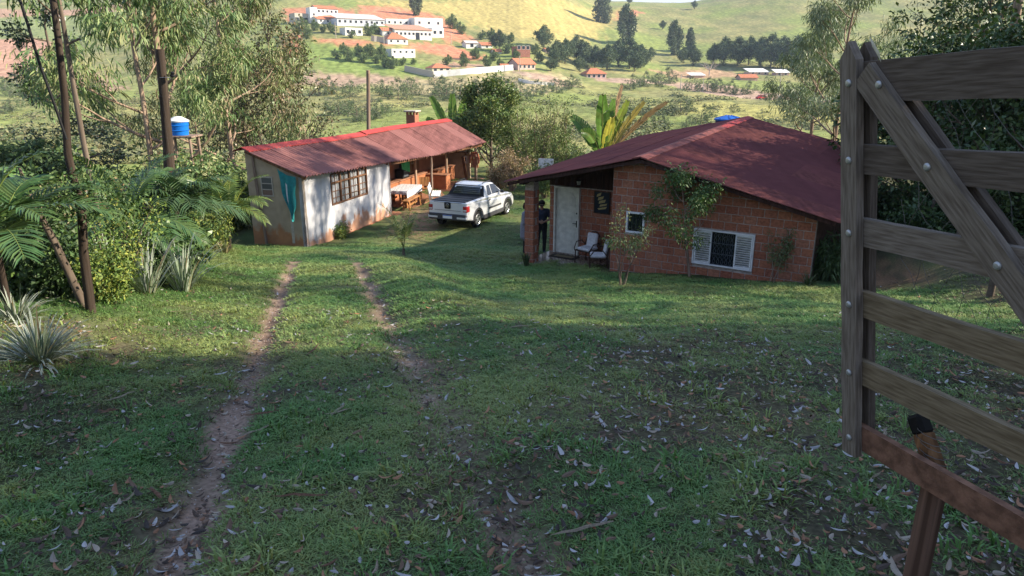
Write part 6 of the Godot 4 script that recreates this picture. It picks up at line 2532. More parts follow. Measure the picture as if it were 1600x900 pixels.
	# tall gums further down the fence, their crowns above the picture
	for q in [[15.5, 22.8, 16.5, "tall bare-trunked gum below the boundary fence"], [17.5, 26.5, 17.0, "second tall bare-trunked gum below the fence"]]:
		tree("tall_gum_tree", q[3], Vector3(q[0], land(q[0], -q[1]), -q[1]), {"h": q[2], "bole": 0.52, "top": 0.92, "r": 0.16, "limbs": 13, "depth": 2, "kids": 2, "len": 2.3, "rise": 0.5, "wob": 0.16, "spread": 0.65, "leaf": CL.euc, "per": 2, "keep": 0.42, "jit": 0.5, "size": 1.4, "tints": EUC, "bark": M.bark_pale}, "tall gums along the fence")
	# the bough over the gate: a tree whose foot is out of the picture
	var ov := {"h": 10.0, "bole": 0.42, "top": 0.8, "r": 0.17, "limbs": 14, "depth": 2, "kids": 3, "len": 2.6, "rise": 0.2, "wob": 0.2, "spread": 0.8, "leaf": CL.broad, "per": 2, "keep": 0.9, "jit": 0.7, "size": 1.15, "tints": DARK + MID}
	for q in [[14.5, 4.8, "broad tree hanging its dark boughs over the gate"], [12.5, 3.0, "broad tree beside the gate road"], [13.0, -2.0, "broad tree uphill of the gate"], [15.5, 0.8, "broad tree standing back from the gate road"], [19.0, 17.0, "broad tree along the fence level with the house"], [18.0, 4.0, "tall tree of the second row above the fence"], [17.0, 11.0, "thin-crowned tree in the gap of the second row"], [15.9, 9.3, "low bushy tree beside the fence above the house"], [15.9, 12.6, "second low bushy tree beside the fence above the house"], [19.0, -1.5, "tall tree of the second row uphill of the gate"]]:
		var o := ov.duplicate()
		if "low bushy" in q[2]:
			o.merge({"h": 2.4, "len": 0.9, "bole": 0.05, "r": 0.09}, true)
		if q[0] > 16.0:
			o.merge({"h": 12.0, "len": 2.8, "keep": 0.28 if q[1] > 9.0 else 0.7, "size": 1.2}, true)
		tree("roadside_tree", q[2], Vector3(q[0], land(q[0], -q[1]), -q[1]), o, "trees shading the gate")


# ---------------------------------------------------------------- gate, stake, poles
func bolt(parent: Node, p: Vector3, zdir := 1.0) -> void:
	var g := Geo.new()
	g.lathe([Vector2(0.013, 0.0), Vector2(0.0125, 0.003), Vector2(0.008, 0.007), Vector2(0, 0.008)], 12, Transform3D(Basis(Vector3.RIGHT, PI / 2 * zdir), p))
	part(g, "bolt", M.bolt, parent)


# a sawn board between two points, its edges a little uneven
func board(parent: Node, called: String, a: Vector3, b: Vector3, w: float, thick: float, m: Material, seed_k: int, ends := 0.0) -> void:
	rng.seed = seed_k
	var d := (b - a)
	var l := d.length()
	d /= l
	var up := Vector3(0, 0, 1).cross(d).normalized()
	var shift := rr(0, 5)
	var n := 14
	var poly := PackedVector2Array()
	for i in n + 1:
		poly.append(Vector2(l * i / n + shift, -w / 2 + rr(-0.0025, 0.0025)))
	if ends > 0.0:
		poly.append(Vector2(l + ends + shift, rr(-0.1, 0.1) * w))
	for i in n + 1:
		poly.append(Vector2(l * (n - i) / n + shift, w / 2 + rr(-0.0025, 0.0025)))
	var g := Geo.new()
	# along its own x axis, so that the grain runs with the board
	g.plate(poly, thick, Transform3D())
	part(g, called, m, parent, Transform3D(Basis(d, up, d.cross(up)), a - d * shift))


func make_gate() -> void:
	# the gate has sagged and leans: its own axes along the rails, up the stile and out of its face
	var P := Vector3(1.352, 0.2554, -2.4097)
	var GB := Basis(Vector3(0.2689, 0.0516, 0.9618), Vector3(-0.1374, 0.9904, -0.0147), Vector3(-0.9533, -0.1282, 0.2734)).orthonormalized()
	var turn := deg_to_rad(-74.0)
	var t := thing("farm_gate", "open weathered plank gate with bolted diagonal brace", "gate", P)
	t.basis = GB
	var rails := [[1.332, 0.130], [1.074, 0.102], [0.816, 0.100], [0.5475, 0.098], [0.275, 0.101], [0.0, 0.104]]
	var mats := [M.gate_dark, M.gate_dark, M.gate_grey, M.gate_olive, M.gate_olive, M.gate_mud]
	for i in 6:
		var y: float = rails[i][0]
		board(t, "rail", Vector3(0.0, y, 0), Vector3(2.15, y + rr(-0.01, 0.01), 0), rails[i][1], 0.025, mats[i], 100 + i)
	board(t, "stile", Vector3(0.0, -0.075, 0.029), Vector3(0.0, 1.405, 0.029), 0.074, 0.030, M.gate_grey, 7, 0.06)
	board(t, "stile", Vector3(0.0, -0.06, -0.029), Vector3(0.0, 1.405, -0.029), 0.074, 0.030, M.gate_dark, 8, 0.05)
	board(t, "stile", Vector3(2.1, -0.075, 0.029), Vector3(2.1, 1.42, 0.029), 0.074, 0.030, M.gate_grey, 9)
	board(t, "stile", Vector3(2.1, -0.075, -0.029), Vector3(2.1, 1.42, -0.029), 0.074, 0.030, M.gate_dark, 10)
	board(t, "brace", Vector3(0.055, 1.36, 0.0275), Vector3(1.33, 0.02, 0.0275), 0.088, 0.026, M.gate_brace, 11)
	board(t, "brace", Vector3(0.055, 1.36, -0.0275), Vector3(1.33, 0.02, -0.0275), 0.088, 0.026, M.gate_dark, 12)
	for i in 6:
		bolt(t, Vector3(0.004, rails[i][0], 0.045))
		var x: float = 0.055 + (1.36 - rails[i][0]) / 1.34 * 1.275
		if i < 5:
			bolt(t, Vector3(x + (0.05 if i == 0 else 0.0), rails[i][0] + (-0.01 if i == 0 else 0.0), 0.0415))
		bolt(t, Vector3(2.1, rails[i][0], 0.045))
	# pale gum leaf caught at the top
	var lf := thing("caught_leaf", "pale dry leaf lodged behind the gate's pointed stile", "leaf", P + GB * Vector3(0.07, 1.41, 0.015), turn)
	var g := Geo.new()
	g.col = Color(0.55, 0.50, 0.42)
	g.blade([Vector3(-0.02, 0.06, 0), Vector3(0.01, 0.035, 0.012), Vector3(0.04, 0.005, 0.012), Vector3(0.05, -0.02, 0.004)], [0.001, 0.008, 0.008, 0.0], Vector3(0.6, 0.7, 0.3).normalized(), 0.3)
	part(g, "leaf_blade", M.leaf, lf)
	# wire netting on the back of the gate
	var net := thing("wire_netting", "loose diamond wire netting stretched behind the gate", "netting", P)
	net.basis = GB
	rng.seed = 17
	var pts := {}
	for i in 22:
		for j in 9:
			pts[Vector2i(i, j)] = Vector3(0.08 + i * 0.10 + (0.05 if j % 2 else 0.0) + rr(-0.018, 0.018), 0.52 + j * 0.098 + rr(-0.018, 0.018), -0.11 + rr(-0.025, 0.025))
	for row in 8:
		g = Geo.new()
		for i in 21:
			var a: Vector3 = pts[Vector2i(i, row)]
			for k in [0, 1]:
				var q := Vector2i(i + (k if row % 2 else k - 1), row + 1)
				if pts.has(q) and rng.randf() > 0.12:
					var b: Vector3 = pts[q]
					g.tube([a, (a + b) / 2 + rdir() * 0.008, b], [0.001], 4, false)
		part(g, "wire", M.wire, net).set_meta("kind", "stuff")
	# broken stake holding the gate
	var sp := P + GB * Vector3(0.30, 0, -0.075)
	var rail_y := sp.y
	sp.y = land(sp.x, sp.z)
	var st := thing("broken_stake", "short broken wooden stake with a charred top wired behind the gate", "stake", sp, turn)
	var hy := rail_y - 0.03 - sp.y
	g = Geo.new()
	g.box(Vector3(0.0, hy / 2 - 0.1, 0), Vector3(0.07, hy + 0.2, 0.055), 0.006)
	part(g, "shaft", M.stake_wood, st)
	g = Geo.new()
	g.beam(Vector3(0.03, hy - 0.04, 0.005), Vector3(-0.085, hy + 0.115, 0.0), 0.06, 0.055, Vector3.BACK, 0.008)
	part(g, "split_top", M.wood_orange_dull, st)
	g = Geo.new()
	g.beam(Vector3(-0.08, hy + 0.108, 0.0), Vector3(-0.125, hy + 0.168, 0.0), 0.064, 0.058, Vector3.BACK, 0.012)
	part(g, "charred_end", M.charcoal, st)
	for k in 3:
		g = Geo.new()
		var pp := []
		for i in 14:
			var a := TAU * i / 9.0
			pp.append(Vector3(-0.01 + cos(a) * 0.05 - k * 0.022, hy + 0.02 + k * 0.04 + i * 0.003, sin(a) * 0.04))
		g.tube(pp, [0.0013], 4, false)
		part(g, "wire", M.wire, st)
	# the post the gate hangs on
	var hp := P + GB * Vector3(2.28, 0, 0)
	hp.y = land(hp.x, hp.z)
	var gp := thing("gate_post", "thick squared post the gate hangs on", "post", hp, turn)
	g = Geo.new()
	g.box(Vector3(0, 0.95, 0), Vector3(0.16, 2.3, 0.16), 0.015)
	part(g, "shaft", M.gate_dark, gp)
	for y in [0.75, 1.75]:
		g = Geo.new()
		g.box(Vector3(-0.12, y, 0.05), Vector3(0.2, 0.04, 0.012))
		part(g, "hinge", M.wire, gp)
	# boundary fence: posts and wires running down past the trees
	var last := Vector3.ZERO
	for k in 7:
		var f := 6.5 + k * 2.6
		var p := Vector3(6.6 + k * 0.95, 0, -f)
		p.y = land(p.x, p.z)
		var q := thing("fence_post", "grey split wooden post of the boundary wire fence", "post", p, rr(0, 3), "posts of the boundary fence")
		g = Geo.new()
		g.tube([Vector3(0, -0.2, 0), Vector3(rr(-0.02, 0.02), 0.6, 0), Vector3(rr(-0.04, 0.04), 1.25, 0)], [0.06, 0.055, 0.05], 8)
		part(g, "shaft", M.gate_dark, q)
		if k > 0:
			for w in 4:
				var h := 0.25 + w * 0.29
				var wi := thing("fence_wire", "sagging wire strung between the boundary fence posts", "wire", last, 0.0, "wires of the boundary fence")
				g = Geo.new()
				var e := p - last
				g.tube([Vector3(0, h, 0), e / 2 + Vector3(0, h - 0.03, 0), e + Vector3(0, h, 0)], [0.0022], 4, false)
				part(g, "strand", M.wire, wi)
		last = p
	# dark pole with an insulator
	var b := spot(276, 14.5)
	var pl := thing("utility_pole", "dark rough wooden pole with a black insulator above the palms", "pole", b)
	var top := seen(250, 77, 14.5) - b
	g = Geo.new()
	var path := [Vector3(0, -0.3, 0)]
	for i in range(1, 8):
		path.append(top * i / 7.0 + Vector3(rr(-0.012, 0.012), 0, rr(-0.012, 0.012)))
	g.tube(path, [0.125, 0.12, 0.115, 0.112, 0.10, 0.09, 0.085, 0.082], 12)
	part(g, "shaft", M.bark_dark, pl)
	var ip := seen(270, 117, 14.4) - b
	g = Geo.new()
	g.tube([ip + Vector3(-0.15, 0.0, -0.05), ip], [0.012], 6)
	g.tube([ip + Vector3(0, -0.05, 0), ip + Vector3(0, 0.07, 0)], [0.014], 6)
	part(g, "bracket", M.black, pl)
	g = Geo.new()
	g.lathe([Vector2(0.02, -0.05), Vector2(0.05, -0.03), Vector2(0.045, 0.0), Vector2(0.03, 0.01), Vector2(0.045, 0.03), Vector2(0.02, 0.06), Vector2(0, 0.06)], 12, Transform3D(Basis(), ip))
	part(g, "insulator", M.black, pl)
	g = Geo.new()
	var wp := []
	for i in 15:
		var a := TAU * i / 14.0
		wp.append(seen(257, 121, 14.5) - b + Vector3(cos(a) * 0.105, 0, sin(a) * 0.105))
	g.tube(wp, [0.004], 4, false)
	part(g, "wire_tie", M.steel, pl)
	# pale pole behind the shed
	b = spot(575, 43.0)
	pl = thing("wooden_pole", "pale bare wooden pole standing behind the shed", "pole", b)
	top = seen(575, 110, 43.0) - b
	g = Geo.new()
	g.tube([Vector3(0, -0.3, 0), top * 0.5 + Vector3(0.03, 0, 0), top], [0.13, 0.12, 0.11], 9)
	part(g, "shaft", M.pole_pale, pl)
	g = Geo.new()
	g.lathe([Vector2(0.113, -0.2), Vector2(0.118, 0.0), Vector2(0, 0.03)], 9, Transform3D(Basis(), top))
	part(g, "tip", M.bark_pale, pl)
	# blue drum with a white lid on a stand
	b = spot(306, 21.5)
	var dr := thing("blue_water_drum", "bright blue drum with a white conical lid on a stand under the eucalyptus", "drum", b)
	var y0 := seen(306, 211, 21.5).y - b.y
	var y1 := seen(306, 189, 21.5).y - b.y
	g = Geo.new()
	g.lathe([Vector2(0, y0), Vector2(0.25, y0), Vector2(0.29, y1), Vector2(0, y1)], 22)
	part(g, "drum_body", M.drum_blue, dr)
	for k in 2:
		g = Geo.new()
		var yy := lerpf(y0, y1, 0.35 + k * 0.35)
		g.lathe([Vector2(0.27, yy - 0.015), Vector2(0.295, yy), Vector2(0.28, yy + 0.015)], 22)
		part(g, "hoop", M.drum_blue, dr)
	g = Geo.new()
	g.lathe([Vector2(0.305, y1 - 0.02), Vector2(0.31, y1 + 0.02), Vector2(0.1, y1 + 0.13), Vector2(0, y1 + 0.14)], 22)
	part(g, "lid", M.white_paint, dr)
	g = Geo.new()
	g.box(Vector3(0.05, y0 - 0.03, 0), Vector3(0.95, 0.05, 0.8), 0.006)
	part(g, "platform", M.pole_pale, dr)
	for sx in [-1, 1]:
		for sz in [-1, 1]:
			g = Geo.new()
			g.tube([Vector3(sx * 0.38 + 0.05, -0.2, sz * 0.3), Vector3(sx * 0.36 + 0.05, y0 - 0.05, sz * 0.3)], [0.04], 7)
			part(g, "leg", M.pole_pale, dr)
	# whitewashed fence post and a stump beyond the bed
	b = spot(142, 27.0)
	var fp := thing("white_fence_post", "whitewashed fence post beyond the garden shrubs", "post", b)
	g = Geo.new()
	g.box(Vector3(0, 0.7, 0), Vector3(0.12, 1.7, 0.12), 0.015)
	part(g, "shaft", M.white_paint, fp)
	b = spot(213, 28.0)
	fp = thing("tree_stump", "grey broken stump among the dry brush", "stump", b)
	g = Geo.new()
	g.tube([Vector3(0, -0.2, 0), Vector3(0.05, 0.5, 0), Vector3(0.18, 1.1, 0), Vector3(0.3, 1.35, 0)], [0.22, 0.18, 0.15, 0.06], 9)
	part(g, "stump_wood", M.wood_grey, fp)


# ---------------------------------------------------------------- lawn and fallen leaves
func gum_leaf(l: float, w: float, curl: float, sickle: float, roll: float) -> Geo:
	var g := Geo.new()
	var n := 7
	var path := []
	var wd := []
	for i in n + 1:
		var t := float(i) / n
		path.append(Vector3(sickle * l * sin(PI * t), 0.004 + curl * l * (pow(t - 0.45, 2.0)), (t - 0.5) * l))
		wd.append(w * pow(sin(PI * clampf(t * 0.96 + 0.02, 0, 1)), 0.75))
	wd[0] = 0.001
	wd[n] = 0.0
	g.blade(path, wd, Vector3(1, 0, 0), roll, true)
	return g


# the tint of one tuft: patches of greener and drier turf, the same everywhere on the lawn
func turf(x: float, z: float) -> Color:
	var k := nz.get_noise_2d(x * 7.0, z * 7.0) * 1.3 + 0.42 + nz.get_noise_2d(x * 33.0, z * 33.0) * 0.5
	return Color(0.095, 0.20, 0.052).lerp(Color(0.215, 0.27, 0.085), clampf(k + rr(-0.25, 0.25), 0, 1))


func make_lawn() -> void:
	rng.seed = 77
	var tufts := []
	for v in 4:
		var g := Geo.new()
		for k in 11:
			var a := rr(0, TAU)
			var p := Vector3(cos(a), 0, sin(a)) * rr(0.0, 0.045)
			var d := Vector3(cos(a) * rr(0.2, 1.2), 1.0, sin(a) * rr(0.2, 1.2)).normalized()
			var l := rr(0.022, 0.052)
			var q := rr(0.7, 1.25)
			g.col = Color(q, q, q * 0.9) if rng.randf() > 0.12 else Color(1.0, 0.8, 0.58)
			var side := Vector3(-sin(a + 0.5), 0, cos(a + 0.5))
			g.blade([p, p + d * l * 0.6, p + (d + Vector3(cos(a) * 0.5, -0.25, sin(a) * 0.5)) * l], [0.0034, 0.003, 0.0], side, 0.0, false)
		tufts.append(g.mesh(M.grass))
	var xf := [[], [], [], []]
	var cols := [[], [], [], []]
	var n := 0
	while n < 95000:
		n += 1
		var f := 1.2 + 22.0 * pow(rng.randf(), 1.35)
		var x := rr(-0.86, 0.86) * (f * 1.02 + 0.9)
		if f > 13.5 and x > 2.2 and f > 17.5 - (x - 2.4) * 0.65:
			continue
		var b := bare(x, f)
		if rng.randf() < b * 1.3:
			continue
		var s := strewn(x, f)
		if rng.randf() < s * 0.78:
			continue
		var k := rng.randi() % 4
		var big := 0.8 + f * 0.055
		xf[k].append(Transform3D(Basis(Vector3.UP, rr(0, TAU)).scaled(Vector3(big, big * rr(0.65, 1.15) * (1.0 - 0.35 * s), big)), Vector3(x, land(x, -f) - 0.004, -f)))
		var c := turf(x, f)
		c = c.lerp(Color(0.17, 0.13, 0.07), s * rr(0.0, 0.7))
		cols[k].append(c)
	n = 0
	while n < 30000:
		n += 1
		var f := 17.0 + 24.0 * pow(rng.randf(), 1.2)
		var x := rr(-0.55, 0.35) * f
		if x > 2.4 and f > 17.5 - (x - 2.4) * 0.65 or x < -4.5 and f > 21.5 and x < -6.5 + (f - 22.5) * 0.3 + 0.4:
			continue
		var k := rng.randi() % 4
		var big := rr(1.3, 2.4)
		xf[k].append(Transform3D(Basis(Vector3.UP, rr(0, TAU)).scaled(Vector3(big, big * 0.55, big)), Vector3(x, land(x, -f) - 0.01, -f)))
		cols[k].append(turf(x, f))
	for k in 4:
		tag(many(tufts[k], "grass", self, xf[k], cols[k]), "short lawn grass on both sides of the drive", "grass", "", "stuff")
	# litter too small to count
	var tone := [Color(0.38, 0.36, 0.36), Color(0.17, 0.105, 0.07), Color(0.30, 0.15, 0.085), Color(0.05, 0.04, 0.035), Color(0.34, 0.28, 0.22), Color(0.09, 0.06, 0.045), Color(0.13, 0.085, 0.06), Color(0.07, 0.05, 0.04)]
	for v in 3:
		var g := gum_leaf([0.05, 0.03, 0.075][v], [0.008, 0.008, 0.010][v], [0.4, 0.3, 0.6][v], [0.08, 0.0, -0.1][v], 0.35)
		var lx := []
		var lc := []
		for i in [11000, 22000, 3800][v]:
			var f := 1.3 + 13.5 * pow(rng.randf(), 1.15)
			var x := rr(-0.84, 0.84) * (f * 1.02 + 0.7)
			var keep: float = 0.22 + 0.78 * maxf(strewn(x, f), minf(1.0, bare(x, f) * 1.4))
			if rng.randf() > keep * (1.0 - 0.55 * sst(6, 12, f)):
				continue
			lx.append(Transform3D(Basis.from_euler(Vector3(rr(-0.35, 0.35), rr(0, TAU), rr(-0.7, 0.7))).scaled(Vector3.ONE * rr(0.4, 1.5)), Vector3(x, land(x, -f) + rr(0.008, 0.03), -f)))
			lc.append(tone[rng.randi() % 8] * rr(0.7, 1.2))
		tag(many(g.mesh(M.litter), "leaf_litter", self, lx, lc), "small dry leaf fragments strewn over lawn and ruts", "leaf litter", "", "stuff")
	# grit in the wheel tracks
	var pg := Geo.new()
	pg.lathe([Vector2(0, -0.5), Vector2(0.8, -0.3), Vector2(1, 0.1), Vector2(0.6, 0.5), Vector2(0, 0.6)], 6)
	var px := []
	var pc := []
	while px.size() < 5200:
		var f := 1.4 + 15.0 * pow(rng.randf(), 1.2)
		var x := -0.28 * f + (0.78 if rng.randf() < 0.5 else -0.78) + rng.randfn() * 0.14
		if bare(x, f) < 0.25:
			continue
		var s := rr(0.002, 0.008)
		px.append(Transform3D(Basis.from_euler(Vector3(rr(0, 6), rr(0, 6), 0)).scaled(Vector3(s, s * 0.7, s * rr(0.7, 1.3))), Vector3(x, land(x, -f) + s * 0.3, -f)))
		pc.append([Color(0.36, 0.24, 0.18), Color(0.24, 0.16, 0.12), Color(0.45, 0.38, 0.34), Color(0.14, 0.09, 0.07)][rng.randi() % 4])
	tag(many(pg.mesh(M.stone), "gravel", self, px, pc), "grit and small stones lying in the wheel ruts", "gravel", "", "stuff")
	# small weeds and longer tussocks in the turf
	var wx := []
	var wc := []
	while wx.size() < 900:
		var f := 1.5 + 14.0 * rng.randf()
		var x := rr(-0.84, 0.84) * (f * 1.02 + 0.7)
		if nz.get_noise_2d(x * 16.0 + 200, f * 16.0) < 0.12 or bare(x, f) > 0.3 or f > 13.5 and x > 2.2:
			continue
		var s := rr(0.15, 0.4)
		wx.append(Transform3D(Basis(Vector3.UP, rr(0, TAU)).scaled(Vector3(s, s * 0.5, s)), Vector3(x, land(x, -f) + 0.012, -f)))
		wc.append(Color(0.10, 0.17, 0.05).lerp(Color(0.20, 0.26, 0.07), rng.randf()))
	tag(many(CL.small, "lawn_weeds", self, wx, wc), "small broad-leaved weeds growing in the lawn", "weeds", "", "stuff")
	wx = []
	wc = []
	while wx.size() < 2600:
		var f := 1.4 + 15.0 * rng.randf()
		var x := rr(-0.84, 0.84) * (f * 1.02 + 0.7)
		if nz.get_noise_2d(x * 20.0 + 90, f * 20.0 + 40) < 0.05 or bare(x, f) > 0.4 or f > 13.5 and x > 2.2:
			continue
		var s := rr(1.1, 2.0)
		wx.append(Transform3D(Basis(Vector3.UP, rr(0, TAU)).scaled(Vector3(s, s * rr(0.9, 1.4), s)), Vector3(x, land(x, -f) - 0.004, -f)))
		wc.append(turf(x, f))
	tag(many(tufts[1], "lawn_tussocks", self, wx, wc), "longer tussocks of grass standing out of the lawn", "grass", "", "stuff")
	# the larger fallen leaves, each by itself
	var kinds := []
	for q in [[0.13, 0.011, 0.25, 0.07, 0.5], [0.10, 0.010, 0.6, 0.12, 0.9], [0.15, 0.010, 0.15, -0.06, 0.3], [0.075, 0.011, 0.8, 0.03, 1.0], [0.12, 0.009, 0.4, -0.12, 0.5]]:
		kinds.append(gum_leaf(q[0], q[1], q[2], q[3], q[4]))
	var paints := [[M.leaf_pale, "pale silvery curled gum leaf lying on the grass", 0.26], [M.leaf_brown, "brown dry gum leaf lying on the grass", 0.38], [M.leaf_rust, "rust coloured gum leaf lying on the grass", 0.18], [M.leaf_buff, "buff dry gum leaf lying on the grass", 0.12]]
	var meshes := []
	for pnt in paints:
		var row := []
		for k in kinds:
			row.append(k.mesh(pnt[0]))
		meshes.append(row)
	var made := 0
	while made < 285:
		var f := 1.5 + 8.5 * pow(rng.randf(), 1.2)
		var x := rr(-0.80, 0.80) * (f * 1.02 + 0.6)
		if rng.randf() > 0.12 + 1.1 * strewn(x, f):
			continue
		made += 1
		var r := rng.randf()
		var j := 0
		while j < 3 and r > paints[j][2]:
			r -= paints[j][2]
			j += 1
		var o := inst(meshes[j][rng.randi() % 5], "fallen_leaf", self, Transform3D(Basis.from_euler(Vector3(rr(-0.2, 0.2), rr(0, TAU), rr(-0.5, 0.5))).scaled(Vector3.ONE * rr(0.35, 1.05)), Vector3(x, land(x, -f) + rr(0.015, 0.03), -f)))
		tag(o, paints[j][1], "leaf", "fallen gum leaves on the lawn")
	# strips of shed bark and twigs
	for i in 46:
		var f := 1.6 + 7.0 * pow(rng.randf(), 1.1)
		var x := rr(-0.8, 0.8) * (f * 1.02 + 0.5)
		var g := Geo.new()
		var l := rr(0.12, 0.34)
		var pts := []
		for k in 6:
			pts.append(Vector3(rr(-0.012, 0.012), 0.012 + rr(0, 0.012), (k / 5.0 - 0.5) * l))
		if i % 3 == 0:
			g.tube(pts, [0.0035, 0.003, 0.003, 0.0025, 0.002, 0.0012], 5)
		else:
			g.blade(pts, [0.004, 0.010, 0.012, 0.011, 0.009, 0.0], Vector3(1, 0, 0), 0.6, true)
		var o := part(g, "twig" if i % 3 == 0 else "bark_strip", M.leaf_brown if i % 2 else M.leaf_buff, self, Transform3D(Basis(Vector3.UP, rr(0, TAU)), Vector3(x, land(x, -f) + 0.02, -f)))
		if i % 3 == 0:
			tag(o, "thin dry twig lying on the lawn", "twig", "twigs on the lawn")
		else:
			tag(o, "curled strip of shed bark lying on the lawn", "bark", "bark strips on the lawn")


# ---------------------------------------------------------------- the village across the valley
# a house whose front spans picture columns px0..px1, foot at py1, eaves at py0; roof: "gable", "hip", "flat", "mono"
func far_house(label: String, px0: float, px1: float, py0: float, py1: float, roof: String, wall: Material, tiles: Material, o := {}) -> Node3D:
	var b := hit((px0 + px1) / 2, py1)
	var d := b.distance_to(Vector3(0, 1.6, 0)) * 0.985
	var w := (px1 - px0) / FOC * d
	var h := (py1 - py0) / FOC * d
	var dep: float = o.get("deep", clampf(w * 0.75, 5.0, 11.0))
	var t := thing("village_house" if not o.has("called") else o.called, label, o.get("category", "house"), b, o.get("turn", atan2(-b.x, -b.z) + o.get("skew", 0.42)), o.get("group", "village houses"))
	var g := Geo.new()
	g.box(Vector3(0, h / 2 - 1.0, -dep / 2), Vector3(w, h + 2.0, dep))
	var wl := part(g, "wall", wall, t)
	var rh: float = o.get("rise", 1.3)
	var ov := 0.45
	g = Geo.new()
	var y0 := h + 0.02
	var x0 := -w / 2 - ov
	var x1 := w / 2 + ov
	var z0 := ov
	var z1 := -dep - ov
	if roof == "gable":
		var zm := -dep / 2
		for q in [[z0, zm], [z1, zm]]:
			g.face([Vector3(x0, y0, q[0]), Vector3(x1, y0, q[0]), Vector3(x1, y0 + rh, q[1]), Vector3(x0, y0 + rh, q[1])], Vector3(0, y0 - 3, zm))
			g.face([Vector3(x0, y0, q[0]), Vector3(x1, y0, q[0]), Vector3(x1, y0 - 0.15, q[0]), Vector3(x0, y0 - 0.15, q[0])], Vector3(0, y0, zm))
		part(g, "roof", tiles, t)
		g = Geo.new()
		for sx in [-1, 1]:
			g.face([Vector3(sx * w / 2, y0 - 0.1, 0), Vector3(sx * w / 2, y0 - 0.1, -dep), Vector3(sx * w / 2, y0 + rh - 0.15, zm)], Vector3(0, y0, zm))
		part(g, "gable", wall, t)
	elif roof == "hip":
		var zm := -dep / 2
		var xr := maxf(0.3, w / 2 - dep * 0.45)
		g.face([Vector3(x0, y0, z0), Vector3(x1, y0, z0), Vector3(xr, y0 + rh, zm), Vector3(-xr, y0 + rh, zm)], Vector3(0, y0 - 3, zm))
		g.face([Vector3(x0, y0, z1), Vector3(x1, y0, z1), Vector3(xr, y0 + rh, zm), Vector3(-xr, y0 + rh, zm)], Vector3(0, y0 - 3, zm))
		for sx in [-1, 1]:
			g.face([Vector3(x0 if sx < 0 else x1, y0, z0), Vector3(x0 if sx < 0 else x1, y0, z1), Vector3(sx * xr, y0 + rh, zm)], Vector3(0, y0 - 3, zm))
		part(g, "roof", tiles, t)
	elif roof == "mono":
		g.face([Vector3(x0, y0, z0), Vector3(x1, y0, z0), Vector3(x1, y0 + rh, z1), Vector3(x0, y0 + rh, z1)], Vector3(0, y0 - 3, 0))
		g.face([Vector3(x0, y0, z0), Vector3(x1, y0, z0), Vector3(x1, y0 - 0.2, z0), Vector3(x0, y0 - 0.2, z0)], Vector3(0, y0, -dep))
		part(g, "roof", tiles, t)
	else:
		g.box(Vector3(0, y0 - 0.25, -dep / 2), Vector3(w - 0.4, 0.2, dep - 0.4))
		part(g, "roof", M.cement, t)
		g = Geo.new()
		for q in [[0.0, -0.1, w, 0.2], [0.0, -dep + 0.1, w, 0.2], [-w / 2 + 0.1, -dep / 2, 0.2, dep - 0.4], [w / 2 - 0.1, -dep / 2, 0.2, dep - 0.4]]:
			g.box(Vector3(q[0], y0 + 0.15, q[1]), Vector3(q[2], 0.35, q[3]))
		part(g, "parapet", wall, t)
	var n: int = o.get("windows", 0)
	var ww: float = o.get("ww", 1.0)
	var wy: float = o.get("wy", h * 0.58)
	for k in n:
		var x := lerpf(-w / 2, w / 2, (k + 0.5) / n)
		if o.get("door", -1) == k:
			g = Geo.new()
			g.box(Vector3(x, h * 0.36, 0.0), Vector3(ww * 1.9, h * 0.72, 0.16))
			part(g, "door", M.far_glass, t)
			continue
		var wn := Node3D.new()
		wn.name = "window"
		t.add_child(wn, true)
		wn.position = Vector3(x, wy, 0.0)
		g = Geo.new()
		g.box(Vector3.ZERO, Vector3(ww + 0.25, ww + 0.25, 0.08))
		part(g, "window_frame", M.far_frame, wn)
		g = Geo.new()
		g.box(Vector3(0, 0, 0.03), Vector3(ww, ww, 0.08))
		part(g, "pane", M.far_glass, wn)
	return t


func far_wall(label: String, pts: Array, h: float, m: Material) -> void:
	var b := hit(pts[0][0], pts[0][1])
	var t := thing("boundary_wall", label, "wall", b)
	for i in pts.size() - 1:
		var n := 6
		for k in n:
			var p := hit(lerpf(pts[i][0], pts[i + 1][0], float(k) / n), lerpf(pts[i][1], pts[i + 1][1], float(k) / n)) - b
			var q := hit(lerpf(pts[i][0], pts[i + 1][0], float(k + 1) / n), lerpf(pts[i][1], pts[i + 1][1], float(k + 1) / n)) - b
			var g := Geo.new()
			g.beam(p + Vector3(0, h / 2 - 0.4, 0), q + Vector3(0, h / 2 - 0.4, 0), 0.25, h + 0.8)
			part(g, "wall_panel", m, t)


